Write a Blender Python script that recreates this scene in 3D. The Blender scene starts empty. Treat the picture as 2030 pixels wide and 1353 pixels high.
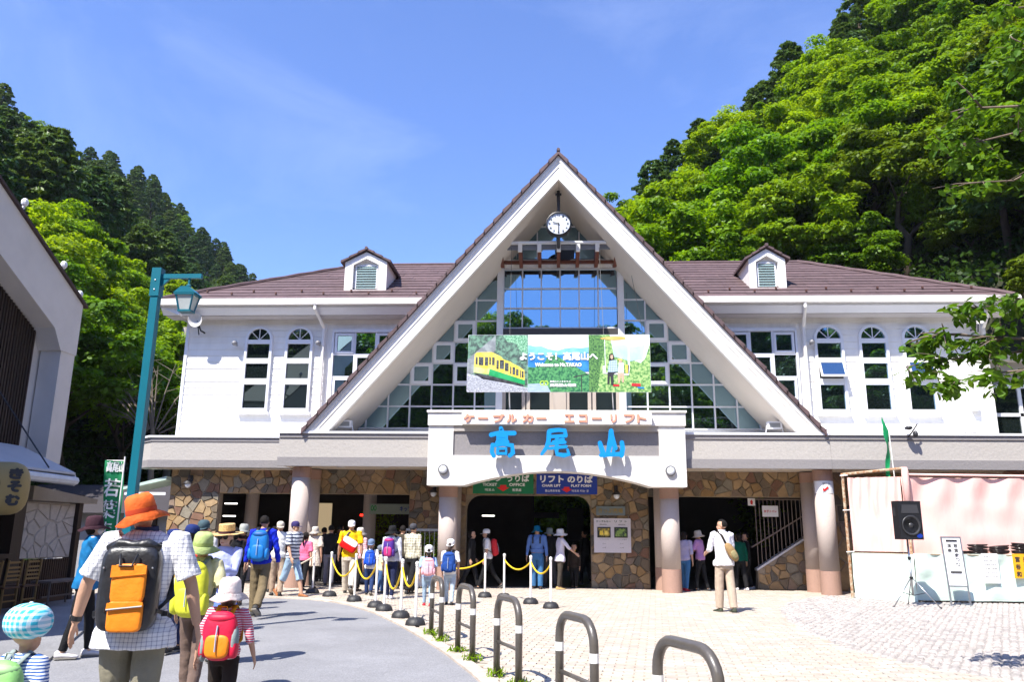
import bpy, math, random
import numpy as np
from mathutils import Vector, Matrix, noise as mnoise
D = bpy.data; S = bpy.context.scene; COL = S.collection
R_ = math.radians
# ---------------------------------------------------------------- camera, sky, sun, exposure
cam = D.cameras.new('camera'); cam.sensor_width = 36; cam.lens = 28.2; cam.clip_end = 2000; cam.clip_start = .05
co = D.objects.new('camera', cam); COL.objects.link(co); S.camera = co
CM = Matrix.Rotation(R_(3.0), 4, 'Z') @ Matrix.Rotation(R_(90 + 13.4), 4, 'X') @ Matrix.Rotation(R_(.57), 4, 'Z')
co.matrix_world = Matrix.Translation((0, 0, 1.5)) @ CM
SUN = Vector((-.40, -.60, 1.0)).normalized()          # direction towards the sun
elev = math.asin(SUN.z)
w = D.worlds.new('World'); S.world = w; w.use_nodes = True
nt = w.node_tree; nt.nodes.clear()
out = nt.nodes.new('ShaderNodeOutputWorld'); bg = nt.nodes.new('ShaderNodeBackground')
sky = nt.nodes.new('ShaderNodeTexSky'); sky.sky_type = 'NISHITA'; sky.sun_disc = False
sky.sun_elevation = elev; sky.sun_rotation = math.atan2(SUN.x, SUN.y); sky.altitude = 200
sky.air_density = 1.0; sky.dust_density = .5; sky.ozone_density = 3.0
tint = nt.nodes.new('ShaderNodeMix'); tint.data_type = 'RGBA'; tint.blend_type = 'MULTIPLY'; tint.inputs[0].default_value = 1
tint.inputs[7].default_value = (.80, .89, 1.22, 1)
tc = nt.nodes.new('ShaderNodeTexCoord'); mp = nt.nodes.new('ShaderNodeMapping'); mp.inputs['Scale'].default_value = (1.6, 1.0, 4.0)
mp.inputs['Rotation'].default_value = (0.3, .5, .4)
nz = nt.nodes.new('ShaderNodeTexNoise'); nz.inputs['Scale'].default_value = 1.7; nz.inputs['Detail'].default_value = 9; nz.inputs['Roughness'].default_value = .6
nz.inputs['Distortion'].default_value = .6
cr = nt.nodes.new('ShaderNodeMapRange'); cr.inputs[1].default_value = .5; cr.inputs[2].default_value = .9; cr.inputs[3].default_value = 0; cr.inputs[4].default_value = .14
cl = nt.nodes.new('ShaderNodeMix'); cl.data_type = 'RGBA'; cl.inputs[7].default_value = (6.5, 7.2, 8.6, 1)
L = nt.links
L.new(tc.outputs['Generated'], mp.inputs[0]); L.new(mp.outputs[0], nz.inputs[0]); L.new(nz.outputs[0], cr.inputs[0])
L.new(sky.outputs[0], tint.inputs[6]); L.new(tint.outputs[2], cl.inputs[6]); L.new(cr.outputs[0], cl.inputs[0])
L.new(cl.outputs[2], bg.inputs[0]); L.new(bg.outputs[0], out.inputs[0]); bg.inputs[1].default_value = .12
sl = D.lights.new('sun', 'SUN'); sl.energy = 4.6; sl.angle = R_(.5); sl.color = (1, .95, .86)
so = D.objects.new('sun', sl); COL.objects.link(so); so.rotation_euler = SUN.to_track_quat('Z', 'Y').to_euler()
S.view_settings.view_transform = 'Standard'; S.view_settings.look = 'None'; S.view_settings.gamma = 1
S.view_settings.use_curve_mapping = False; S.view_settings.exposure = 1.1
# ---------------------------------------------------------------- survey helpers (photo measurements -> metres)
F_ = 1590.; RM = CM.to_3x3()
def ray(px, py): return RM @ Vector(((px - 1015) / F_, -(py - 676.5) / F_, -1))
def U(px, py, Y):
    d = ray(px, py); return (d.x * Y / d.y, 1.5 + d.z * Y / d.y)
def G(px, py, z=0.):
    d = ray(px, py); t = (z - 1.5) / d.z; return (d.x * t, d.y * t)
# ---------------------------------------------------------------- materials
_m = {}
def rgb(c): return (c[0], c[1], c[2], 1)
def M(name, col, rough=.65, var=.12, vs=3., bump=0., bs=60., metal=0., stretch=(1, 1, 1), coat=0., spec=.5, objrand=0., sss=0.):
    if name in _m: return _m[name]
    m = D.materials.new(name); m.use_nodes = True; t = m.node_tree; b = t.nodes['Principled BSDF']
    b.inputs['Roughness'].default_value = rough; b.inputs['Metallic'].default_value = metal
    b.inputs['Coat Weight'].default_value = coat; b.inputs['Specular IOR Level'].default_value = spec
    tcn = t.nodes.new('ShaderNodeTexCoord'); mpn = t.nodes.new('ShaderNodeMapping'); mpn.inputs['Scale'].default_value = stretch
    t.links.new(tcn.outputs['Object'], mpn.inputs[0])
    n = t.nodes.new('ShaderNodeTexNoise'); n.inputs['Scale'].default_value = vs; n.inputs['Detail'].default_value = 6; n.inputs['Roughness'].default_value = .65
    t.links.new(mpn.outputs[0], n.inputs[0])
    mr = t.nodes.new('ShaderNodeMapRange'); mr.inputs[1].default_value = .3; mr.inputs[2].default_value = .7
    mr.inputs[3].default_value = 1 - var; mr.inputs[4].default_value = 1 + var
    t.links.new(n.outputs[0], mr.inputs[0])
    mx = t.nodes.new('ShaderNodeVectorMath'); mx.operation = 'SCALE'; mx.inputs[0].default_value = col[:3]
    src = mr.outputs[0]
    if objrand:
        oi = t.nodes.new('ShaderNodeObjectInfo'); r2 = t.nodes.new('ShaderNodeMapRange'); r2.inputs[3].default_value = 1 - objrand; r2.inputs[4].default_value = 1 + objrand
        t.links.new(oi.outputs['Random'], r2.inputs[0]); mm = t.nodes.new('ShaderNodeMath'); mm.operation = 'MULTIPLY'
        t.links.new(src, mm.inputs[0]); t.links.new(r2.outputs[0], mm.inputs[1]); src = mm.outputs[0]
    t.links.new(src, mx.inputs['Scale']); t.links.new(mx.outputs[0], b.inputs['Base Color'])
    if bump:
        n2 = t.nodes.new('ShaderNodeTexNoise'); n2.inputs['Scale'].default_value = bs; n2.inputs['Detail'].default_value = 5
        t.links.new(mpn.outputs[0], n2.inputs[0]); bp = t.nodes.new('ShaderNodeBump'); bp.inputs['Strength'].default_value = bump; bp.inputs['Distance'].default_value = .02
        t.links.new(n2.outputs[0], bp.inputs['Height']); t.links.new(bp.outputs[0], b.inputs['Normal'])
    _m[name] = m; return m
def M2(name, c1, c2, kind='noise', scale=8., rough=.7, lo=.4, hi=.6, stretch=(1, 1, 1), axis=2, duty=.5, bump=0., c3=None, coord='Object'):
    """two-colour pattern: noise | stripe | plaid"""
    if name in _m: return _m[name]
    m = D.materials.new(name); m.use_nodes = True; t = m.node_tree; b = t.nodes['Principled BSDF']; b.inputs['Roughness'].default_value = rough
    tcn = t.nodes.new('ShaderNodeTexCoord'); mpn = t.nodes.new('ShaderNodeMapping'); mpn.inputs['Scale'].default_value = stretch
    t.links.new(tcn.outputs[coord], mpn.inputs[0])
    def band(ax):
        s = t.nodes.new('ShaderNodeSeparateXYZ'); t.links.new(mpn.outputs[0], s.inputs[0])
        a = t.nodes.new('ShaderNodeMath'); a.operation = 'MULTIPLY'; a.inputs[1].default_value = scale; t.links.new(s.outputs[ax], a.inputs[0])
        nn = t.nodes.new('ShaderNodeTexNoise'); nn.inputs['Scale'].default_value = 6; t.links.new(mpn.outputs[0], nn.inputs[0])
        ad = t.nodes.new('ShaderNodeMath'); ad.operation = 'MULTIPLY_ADD'; ad.inputs[1].default_value = .5; t.links.new(nn.outputs[0], ad.inputs[0]); t.links.new(a.outputs[0], ad.inputs[2])
        f = t.nodes.new('ShaderNodeMath'); f.operation = 'FRACT'; t.links.new(ad.outputs[0], f.inputs[0])
        g = t.nodes.new('ShaderNodeMath'); g.operation = 'LESS_THAN'; g.inputs[1].default_value = duty; t.links.new(f.outputs[0], g.inputs[0]); return g
    mx = t.nodes.new('ShaderNodeMix'); mx.data_type = 'RGBA'; mx.inputs[6].default_value = rgb(c1); mx.inputs[7].default_value = rgb(c2)
    if kind == 'noise':
        n = t.nodes.new('ShaderNodeTexNoise'); n.inputs['Scale'].default_value = scale; n.inputs['Detail'].default_value = 8; n.inputs['Roughness'].default_value = .65
        t.links.new(mpn.outputs[0], n.inputs[0]); mr = t.nodes.new('ShaderNodeMapRange'); mr.inputs[1].default_value = lo; mr.inputs[2].default_value = hi
        t.links.new(n.outputs[0], mr.inputs[0]); t.links.new(mr.outputs[0], mx.inputs[0])
    elif kind == 'stripe':
        t.links.new(band(axis).outputs[0], mx.inputs[0])
    else:
        a, c = band(0), band(2); s = t.nodes.new('ShaderNodeMath'); s.operation = 'ADD'; t.links.new(a.outputs[0], s.inputs[0]); t.links.new(c.outputs[0], s.inputs[1])
        q = t.nodes.new('ShaderNodeMath'); q.operation = 'MULTIPLY'; q.inputs[1].default_value = .5; t.links.new(s.outputs[0], q.inputs[0]); t.links.new(q.outputs[0], mx.inputs[0])
    t.links.new(mx.outputs[2], b.inputs['Base Color'])
    if bump:
        n2 = t.nodes.new('ShaderNodeTexNoise'); n2.inputs['Scale'].default_value = 14; n2.inputs['Detail'].default_value = 4; t.links.new(mpn.outputs[0], n2.inputs[0])
        bp = t.nodes.new('ShaderNodeBump'); bp.inputs['Strength'].default_value = bump; bp.inputs['Distance'].default_value = .03
        t.links.new(n2.outputs[0], bp.inputs['Height']); t.links.new(bp.outputs[0], b.inputs['Normal'])
    _m[name] = m; return m
def cloth(name, col, rough=.85): return M('cloth_' + name, col, rough, .10, 9, .55, 16, spec=.2)
def emit(name, col, st):
    if name in _m: return _m[name]
    m = D.materials.new(name); m.use_nodes = True; b = m.node_tree.nodes['Principled BSDF']
    b.inputs['Base Color'].default_value = rgb(col); b.inputs['Emission Color'].default_value = rgb(col); b.inputs['Emission Strength'].default_value = st
    _m[name] = m; return m
def glassmat(name, tintc=(.8, .9, 1.), refl=.42, dark=(.008, .012, .012), rough=.015):
    m = D.materials.new(name); m.use_nodes = True; t = m.node_tree; t.nodes.clear()
    o = t.nodes.new('ShaderNodeOutputMaterial'); g = t.nodes.new('ShaderNodeBsdfGlossy'); g.inputs[0].default_value = rgb(tintc); g.inputs['Roughness'].default_value = rough
    d = t.nodes.new('ShaderNodeBsdfDiffuse'); d.inputs[0].default_value = rgb(dark); x = t.nodes.new('ShaderNodeMixShader'); x.inputs[0].default_value = refl
    tcn = t.nodes.new('ShaderNodeTexCoord'); n = t.nodes.new('ShaderNodeTexNoise'); n.inputs['Scale'].default_value = .8; t.links.new(tcn.outputs['Object'], n.inputs[0])
    bp = t.nodes.new('ShaderNodeBump'); bp.inputs['Strength'].default_value = .04; bp.inputs['Distance'].default_value = .05
    t.links.new(n.outputs[0], bp.inputs['Height']); t.links.new(bp.outputs[0], g.inputs['Normal'])
    t.links.new(d.outputs[0], x.inputs[1]); t.links.new(g.outputs[0], x.inputs[2]); t.links.new(x.outputs[0], o.inputs[0]); return m
GLASS = glassmat('coated_glass', (.50, .80, 1.), .43); GLASSD = glassmat('window_glass', (.7, .9, 1.), .07)
def leafmat(name, c, trans=.35, c2=None):
    m = D.materials.new(name); m.use_nodes = True; t = m.node_tree; t.nodes.clear()
    o = t.nodes.new('ShaderNodeOutputMaterial'); d = t.nodes.new('ShaderNodeBsdfPrincipled'); d.inputs['Roughness'].default_value = .45; d.inputs['Specular IOR Level'].default_value = .25
    tr = t.nodes.new('ShaderNodeBsdfTranslucent'); x = t.nodes.new('ShaderNodeMixShader'); x.inputs[0].default_value = trans
    at = t.nodes.new('ShaderNodeAttribute'); at.attribute_name = 'shade'; oi = t.nodes.new('ShaderNodeObjectInfo')
    mr = t.nodes.new('ShaderNodeMapRange'); mr.inputs[3].default_value = .55; mr.inputs[4].default_value = 1.35; t.links.new(at.outputs['Fac'], mr.inputs[0])
    mix = t.nodes.new('ShaderNodeMix'); mix.data_type = 'RGBA'; mix.inputs[6].default_value = rgb(c); mix.inputs[7].default_value = rgb(c2 or c)
    t.links.new(oi.outputs['Random'], mix.inputs[0])
    v = t.nodes.new('ShaderNodeVectorMath'); v.operation = 'SCALE'; t.links.new(mix.outputs[2], v.inputs[0]); t.links.new(mr.outputs[0], v.inputs['Scale'])
    t.links.new(v.outputs[0], d.inputs['Base Color'])
    v2 = t.nodes.new('ShaderNodeVectorMath'); v2.operation = 'MULTIPLY'; v2.inputs[1].default_value = (1.5, 1.35, .5); t.links.new(v.outputs[0], v2.inputs[0]); t.links.new(v2.outputs[0], tr.inputs[0])
    t.links.new(d.outputs[0], x.inputs[1]); t.links.new(tr.outputs[0], x.inputs[2]); t.links.new(x.outputs[0], o.inputs[0]); return m
# ---------------------------------------------------------------- mesh builder
class MB:
    def __init__(s): s.v = []; s.f = []; s.m = []
    def add(s, vs, fs, mi=0):
        n = len(s.v); s.v += [tuple(p) for p in vs]; s.f += [tuple(i + n for i in f) for f in fs]; s.m += [mi] * len(fs); return s
    def box(s, x0, x1, y0, y1, z0, z1, mi=0):
        return s.add([(x0, y0, z0), (x1, y0, z0), (x1, y1, z0), (x0, y1, z0), (x0, y0, z1), (x1, y0, z1), (x1, y1, z1), (x0, y1, z1)],
                     [(0, 3, 2, 1), (4, 5, 6, 7), (0, 1, 5, 4), (1, 2, 6, 5), (2, 3, 7, 6), (3, 0, 4, 7)], mi)
    def prism(s, poly, y0, y1, mi=0, ax='y'):
        """poly in (x,z) extruded along y (or (x,y) along z, (y,z) along x); poly counter-clockwise seen from -y"""
        n = len(poly)
        if ax == 'y': A = [(a, y0, b) for a, b in poly]; B = [(a, y1, b) for a, b in poly]
        elif ax == 'z': A = [(a, b, y0) for a, b in poly]; B = [(a, b, y1) for a, b in poly]
        else: A = [(y0, a, b) for a, b in poly]; B = [(y1, a, b) for a, b in poly]
        fs = [tuple(range(n)), tuple(range(2 * n - 1, n - 1, -1))] + [(i, i + n, (i + 1) % n + n, (i + 1) % n) for i in range(n)]
        return s.add(A + B, fs, mi)
    def quad(s, a, b, c, d, mi=0): return s.add([a, b, c, d], [(0, 1, 2, 3)], mi)
    def tube(s, pts, rad, n=8, mi=0, cap=True, flat=None):
        pts = [Vector(p) for p in pts]; k = len(pts)
        rs = rad if hasattr(rad, '__len__') else [rad] * k
        vs = []; prev = None
        for i, p in enumerate(pts):
            d = (pts[min(i + 1, k - 1)] - pts[max(i - 1, 0)])
            if d.length < 1e-9: d = Vector((0, 0, 1))
            d.normalize()
            if prev is None:
                u = d.orthogonal().normalized()
                if abs(d.x) < .9: u = (Vector((1, 0, 0)) - d * d.x).normalized()
            else: u = (prev - d * prev.dot(d)).normalized()
            prev = u; q = d.cross(u)
            r = rs[i]; ra, rb = (r if hasattr(r, '__len__') else (r, r))
            for j in range(n):
                a = 2 * math.pi * j / n; vs.append(p + u * (math.cos(a) * ra) + q * (math.sin(a) * rb))
        fs = [(i * n + j, i * n + (j + 1) % n, (i + 1) * n + (j + 1) % n, (i + 1) * n + j) for i in range(k - 1) for j in range(n)]
        if cap: fs += [tuple(range(n - 1, -1, -1)), tuple(range((k - 1) * n, k * n))]
        return s.add(vs, fs, mi)
    def lathe(s, prof, c=(0, 0, 0), n=16, mi=0, sx=1., sy=1., Mx=None):
        k = len(prof); vs = []
        for r, z in prof:
            for j in range(n):
                a = 2 * math.pi * j / n; p = Vector((math.cos(a) * r * sx, math.sin(a) * r * sy, z))
                vs.append((Mx @ p if Mx is not None else p) + Vector(c))
        fs = [(i * n + j, i * n + (j + 1) % n, (i + 1) * n + (j + 1) % n, (i + 1) * n + j) for i in range(k - 1) for j in range(n)]
        fs += [tuple(range(n - 1, -1, -1)), tuple(range((k - 1) * n, k * n))]
        return s.add(vs, fs, mi)
    def ell(s, c, r, n=12, k=8, mi=0, Mx=None, power=1.):
        prof = []
        vs = []
        for i in range(k + 1):
            t = -math.pi / 2 + math.pi * i / k
            for j in range(n):
                a = 2 * math.pi * j / n
                f = lambda x: math.copysign(abs(x) ** power, x)
                p = Vector((f(math.cos(t)) * f(math.cos(a)) * r[0], f(math.cos(t)) * f(math.sin(a)) * r[1], f(math.sin(t)) * r[2]))
                vs.append((Mx @ p if Mx is not None else p) + Vector(c))
        fs = [(i * n + j, i * n + (j + 1) % n, (i + 1) * n + (j + 1) % n, (i + 1) * n + j) for i in range(k) for j in range(n)]
        return s.add(vs, fs, mi)
    def xf(s, Mx):
        s.v = [tuple(Mx @ Vector(p)) for p in s.v]; return s
WL = {}
def obj(name, mb, mats, parent=None, smooth=False, local=False, kind=None, label=None):
    me = D.meshes.new(name); off = WL.get(parent.name, Vector()) if (parent and not local) else Vector()
    vs = [(p[0] - off.x, p[1] - off.y, p[2] - off.z) for p in mb.v] if off.length else mb.v
    me.from_pydata(vs, [], mb.f); mats = mats if isinstance(mats, (list, tuple)) else [mats]
    for m in mats: me.materials.append(m)
    if len(mats) > 1: me.polygons.foreach_set('material_index', mb.m)
    if smooth: me.polygons.foreach_set('use_smooth', [True] * len(me.polygons))
    o = D.objects.new(name, me); COL.objects.link(o)
    if parent: o.parent = parent; WL[o.name] = WL.get(parent.name, Vector()) if not local else Vector()
    else: WL[o.name] = Vector()
    if kind: o['kind'] = kind
    if label: o['label'] = label
    return o
def tag(o, label, cat, group=None):
    o['label'] = label; o['category'] = cat
    if group: o['group'] = group
    return o
def thing(name, label, cat, loc=(0, 0, 0), group=None, rz=0):
    o = D.objects.new(name, None); COL.objects.link(o); o.location = loc; o.rotation_euler = (0, 0, rz); o.empty_display_size = .2
    WL[o.name] = Vector(loc); return tag(o, label, cat, group)
def kids(o): return [c for c in D.objects if c.parent == o]
def copy_tree(o, parent=None):
    c = o.copy(); COL.objects.link(c)
    if parent: c.parent = parent
    WL[c.name] = WL.get(o.name, Vector())
    for k in [k for k in list(o.children)]: copy_tree(k, c)
    return c
def share(name, src, parent, loc=(0, 0, 0), kind=None, rot=None, sc=None, mat=None):
    o = D.objects.new(name, src.data); COL.objects.link(o); o.location = loc
    if parent: o.parent = parent
    if rot: o.rotation_euler = rot
    if sc: o.scale = sc
    return o
def text(s, x0, x1, z0, z1, y, th=.01, bold=.0, mb=None, mi=0, stagger=.0004):
    """text fitted to a box in the x-z plane facing -y, front face at y"""
    c = D.curves.new('text', 'FONT'); c.body = s; c.size = 1; c.resolution_u = 3
    o = D.objects.new('text', c); me = D.meshes.new_from_object(o); n = len(me.vertices)
    a = np.zeros(n * 3); me.vertices.foreach_get('co', a); a = a.reshape(-1, 3)
    fs = [tuple(p.vertices) for p in me.polygons]
    D.objects.remove(o); D.curves.remove(c)
    mb = mb or MB()
    if not n: D.meshes.remove(me); return mb
    lo, hi = a.min(0), a.max(0); bx = bold
    sx = (x1 - x0 - 2 * bx) / max(1e-6, hi[0] - lo[0]); sz = (z1 - z0 - 2 * bx) / max(1e-6, hi[1] - lo[1])
    X = x0 + bx + (a[:, 0] - lo[0]) * sx; Z = z0 + bx + (a[:, 1] - lo[1]) * sz
    # boundary edges for the side walls
    cnt = {}
    for f in fs:
        for i in range(len(f)):
            e = (f[i], f[(i + 1) % len(f)])
            if (e[1], e[0]) in cnt: cnt.pop((e[1], e[0]))
            else: cnt[e] = 1
    sh = [(0, 0)] if not bold else [(math.cos(t) * bold, math.sin(t) * bold) for t in np.arange(8) * math.pi / 4] + [(0, 0)]
    for q, (dx, dz) in enumerate(sh):
        yf = y - q * stagger
        V = [(X[i] + dx, yf, Z[i] + dz) for i in range(n)]; Ff = list(fs)
        if th > .003:
            V += [(X[i] + dx, yf + th, Z[i] + dz) for i in range(n)]
            Ff += [(e[1], e[0], e[0] + n, e[1] + n) for e in cnt]
        mb.add(V, Ff, mi)
    D.meshes.remove(me); return mb
def sbox(x0, x1, y0, y1, z0, z1): return MB().box(x0, x1, y0, y1, z0, z1)
# common materials
WHITE = M('white_paint', (.82, .79, .74), .5, .07, 2.2, .05, 30, stretch=(3, 3, .35))
SIDING = M('white_siding', (.81, .785, .74), .55, .06, 1.6, .06, 25, stretch=(2.5, 1, .6), objrand=.03)
TRIM = M('white_trim', (.72, .73, .76), .4, .04, 2)
CONC = M2('washed_concrete', (.45, .42, .385), (.36, .335, .31), 'noise', 45, .9, .35, .65, bump=.3)
CONCD = M2('grey_band', (.27, .25, .25), (.20, .19, .19), 'noise', 50, .9, .35, .65, bump=.3)
CWHITE = M('white_stucco', (.73, .71, .68), .85, .12, 2.5, .5, 70, stretch=(2.5, 2.5, .35))
SOFFIT = M('cream_soffit', (.62, .55, .47), .7, .05, 1)
ROOF = M('brown_slate', (.108, .068, .069), .75, .25, 5, .3, 50, objrand=.14)
PINKST = M2('pink_granite', (.56, .475, .43), (.45, .38, .345), 'noise', 60, .8, .35, .65)
PLINTH = M2('terracotta_granite', (.40, .25, .19), (.31, .19, .15), 'noise', 60, .7, .35, .65)
BLACK = M('black_plastic', (.012, .012, .014), .45, .1)
RUBBER = M('black_rubber', (.022, .022, .024), .55, .15, 8, .2, 40)
DARKW = M('dark_wood', (.028, .014, .009), .55, .25, 4, .2, 30, stretch=(1, 1, .15))
STEEL = M('brushed_steel', (.45, .46, .48), .35, .1, metal=.8)
ALU = M('painted_aluminium', (.62, .62, .64), .4, .04)
TEAL = M('teal_paint', (.004, .135, .19), .35, .1, 2)
rng = random.Random(7); nrg = np.random.default_rng(11)
# ================================================================ TERRAIN
def hraw(x, y):
    dR = .766 * x + .645 * (y - 33) if y < 51.5 else .766 * x + .645 * 18.5 - (y - 51.5) * .55
    hR = max(0., dR) * 1.0
    if y < 33 and x < 15.5: hR = 0
    hR = min(hR, 48)
    dL = max(0., -(x + 15.5)); kL = .8 + .08 * min(1, max(0, (y - 60) / 60)); hL = (min(dL, 55) * kL + max(0, dL - 55) * .52) * min(1, max(0, (y - 4) / 22))
    if y > 165: hL *= max(0, 1 - (y - 165) / 90)
    hL = min(hL, 92)
    hB = max(0., -(y + 12)) * .42
    hX = max(0, (y - 70)) * .05
    return max(hR, hL, hB, 0) + (hX if max(hR, hL) > 0 else 0)
def H(x, y): 
    h = hraw(x, y)
    return h + (mnoise.noise(Vector((x * .05, y * .05, 0))) * min(3, h * .12) if h > 0 else 0)
gx = list(np.arange(-190, -40, 7.)) + list(np.arange(-40, 50, 2.5)) + list(np.arange(50, 191, 9.)); gy = list(np.arange(-90, -10, 8.)) + list(np.arange(-10, 70, 2.5)) + list(np.arange(70, 300, 9.)) + [420, 800]
gx = [-700, -350] + gx + [350, 700]; gy = [-500, -200] + gy
mb = MB(); nx = len(gx)
for y in gy:
    for x in gx:
        xx, yy = max(-190, min(190, x)), max(-90, min(299, y)); mb.v.append((x, y, H(xx, yy) * (1 if xx == x and yy == y else .3) - .05))
for j in range(len(gy) - 1):
    for i in range(nx - 1):
        a = j * nx + i; mb.f.append((a, a + 1, a + nx + 1, a + nx)); mb.m.append(0)
EARTH = M2('forest_floor', (.018, .028, .008), (.035, .028, .015), 'noise', 3, .95, bump=.5)
obj('ground', mb, EARTH, kind='structure', smooth=True)
ASPH = M2('asphalt', (.30, .30, .315), (.165, .165, .175), 'noise', 70, .9, .35, .65, bump=.35)
_t = ASPH.node_tree; _b = _t.nodes['Principled BSDF']; _src = _b.inputs['Base Color'].links[0].from_socket
_n = _t.nodes.new('ShaderNodeTexNoise'); _n.inputs['Scale'].default_value = .55; _n.inputs['Detail'].default_value = 7; _n.inputs['Roughness'].default_value = .7; _tc = _t.nodes.new('ShaderNodeTexCoord'); _t.links.new(_tc.outputs['Object'], _n.inputs[0])
_r = _t.nodes.new('ShaderNodeMapRange'); _r.inputs[1].default_value = .35; _r.inputs[2].default_value = .65; _r.inputs[3].default_value = .82; _r.inputs[4].default_value = 1.1; _t.links.new(_n.outputs[0], _r.inputs[0])
_v = _t.nodes.new('ShaderNodeVectorMath'); _v.operation = 'SCALE'; _t.links.new(_src, _v.inputs[0]); _t.links.new(_r.outputs[0], _v.inputs['Scale']); _t.links.new(_v.outputs[0], _b.inputs['Base Color'])
def inpoly(p, poly):
    c = False; j = len(poly) - 1
    for i in range(len(poly)):
        (xi, yi), (xj, yj) = poly[i], poly[j]
        if (yi > p[1]) != (yj > p[1]) and p[0] < (xj - xi) * (p[1] - yi) / (yj - yi) + xi: c = not c
        j = i
    return c
mb = MB(); mb.quad((-30, -12, -.004), (16, -12, -.004), (16, 23.6, -.004), (-30, 23.6, -.004)); obj('road', mb, ASPH, kind='structure')
EDGE = [(-14, 19.4), (-9, 18.9), (-7, 18.65), (-6.07, 18.57), (-5.34, 18.35), (-4.73, 17.86), (-4.11, 17.1), (-3.25, 15.55), (-2.45, 13.74), (-1.78, 12.04), (-1.24, 10.56), (-.8, 9.22), (-.3, 7.5), (.1, 5.8), (.45, 4), (.7, 1)]
PLZ = EDGE + [(15.5, 1), (15.5, 23.3), (-14, 23.3)]
def poly_sheet(poly, z, mb=None):
    import mathutils.geometry as mg
    vs = [(x, y, z) for x, y in poly]; tri = mg.tessellate_polygon([[Vector(v) for v in vs]])
    mb = mb or MB(); mb.add(vs, [tuple(t) if (Vector(vs[t[1]]) - Vector(vs[t[0]])).cross(Vector(vs[t[2]]) - Vector(vs[t[0]])).z > 0 else tuple(reversed(t)) for t in tri]); return mb
JOINT = M('paver_joint_sand', (.17, .14, .115), .95, .2, 20)
plaza = obj('plaza', poly_sheet(PLZ, .002), JOINT, kind='structure')
ARC = [G(*p) for p in [(1700, 1181), (1640, 1183), (1575, 1192), (1548, 1205), (1545, 1214), (1560, 1232), (1600, 1258), (1680, 1290), (1780, 1316), (1900, 1338), (2030, 1358)]] + [(8, 7), (15, 6), (15.4, 22.2), (9, 22.2)]
COB = [(x, y) for x, y in ARC]
cob = obj('cobbled_ground', poly_sheet(COB, .006), M('cobble_mortar', (.27, .245, .225), .95, .2, 20), kind='structure')
PM = [M('paver_' + n, c, .85, .12, 6, .25, 60, objrand=.10) for n, c in [('buff', (.43, .365, .295)), ('rose', (.40, .325, .27)), ('grey', (.37, .335, .29)), ('pale', (.48, .42, .355))]]
# pavers: running bond
ca, sa = math.cos(R_(-7)), math.sin(R_(-7)); PW, PH_ = .225, .113
near = []; far = MB()
def camd(x, y): return math.hypot(x, y)
for j in range(-40, 230):
    for i in range(-90, 90):
        u = (i + (.5 if j % 2 else 0)) * PW; v = j * PH_
        x, y = ca * u - sa * v + 2, sa * u + ca * v + 1
        if not (1.5 < y < 23.1 and -13 < x < 15.2): continue
        if y < 3.5 or x > y * .72 + 1.2 or x < -y * .72 - 1: continue
        if not inpoly((x, y), PLZ) or inpoly((x, y), COB): continue
        if not all(inpoly((x + a * .13, y + b * .07), PLZ) for a in (-1, 1) for b in (-1, 1)): continue
        near.append((y, x, j, i))
near.sort()
vis = [q for q in near if q[0] > 6.6]; low = [q for q in near if q[0] <= 6.6]
pm_meshes = []
for k in range(4):
    b = MB(); h = .016; a_, b_ = PW / 2 - .006, PH_ / 2 - .005
    b.add([(-a_, -b_, 0), (a_, -b_, 0), (a_, b_, 0), (-a_, b_, 0), (-a_ + .004, -b_ + .004, h), (a_ - .004, -b_ + .004, h), (a_ - .004, b_ - .004, h), (-a_ + .004, b_ - .004, h)],
          [(0, 1, 5, 4), (1, 2, 6, 5), (2, 3, 7, 6), (3, 0, 4, 7), (4, 5, 6, 7)])
    me = D.meshes.new('paver'); me.from_pydata(b.v, [], b.f); me.materials.append(PM[k]); pm_meshes.append((me, b))
for q in vis[:300]:
    o = D.objects.new('paver', rng.choice(pm_meshes)[0]); COL.objects.link(o); o.parent = plaza; o.location = (q[1], q[0], .002 + rng.uniform(-.002, .003)); o.rotation_euler = (rng.uniform(-.01, .01), rng.uniform(-.008, .008), R_(-7))
mtx = Matrix.Rotation(R_(-7), 3, 'Z')
rb = [mtx @ Vector(p) for p in pm_meshes[0][1].v]; ff = pm_meshes[0][1].f
for q in vis[300:] + low:
    dz = rng.uniform(-.002, .003)
    far.add([(p.x + q[1], p.y + q[0], p.z + .002 + dz) for p in rb], ff, rng.choice((0, 0, 1, 2, 3)))
obj('pavers', far, PM, plaza, kind='stuff')
# cobbles
mb = MB(); CBM = [M('cobble_' + n, c, .85, .2, 8, .3, 50) for n, c in [('grey', (.38, .345, .32)), ('dark', (.31, .285, .27)), ('pale', (.44, .40, .37))]]
for j in range(0, 150):
    for i in range(0, 110):
        x = 3 + i * .115 + (.057 if j % 2 else 0) + rng.uniform(-.012, .012); y = 6 + j * .108 + rng.uniform(-.012, .012)
        if not inpoly((x, y), COB) or x > y * .72 + .8: continue
        n = 6; a0 = rng.random() * 6; r = rng.uniform(.046, .056); z = .006; h = rng.uniform(.012, .022)
        vs = [(x + math.cos(a0 + k * 1.047) * r, y + math.sin(a0 + k * 1.047) * r, z) for k in range(n)] + [(x + math.cos(a0 + k * 1.047) * r * .75, y + math.sin(a0 + k * 1.047) * r * .75, z + h) for k in range(n)]
        mb.add(vs, [(k, (k + 1) % n, (k + 1) % n + n, k + n) for k in range(n)] + [tuple(range(n, 2 * n))], rng.choice((0, 0, 1, 2)))
obj('cobbles', mb, CBM, cob, kind='stuff')
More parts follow.
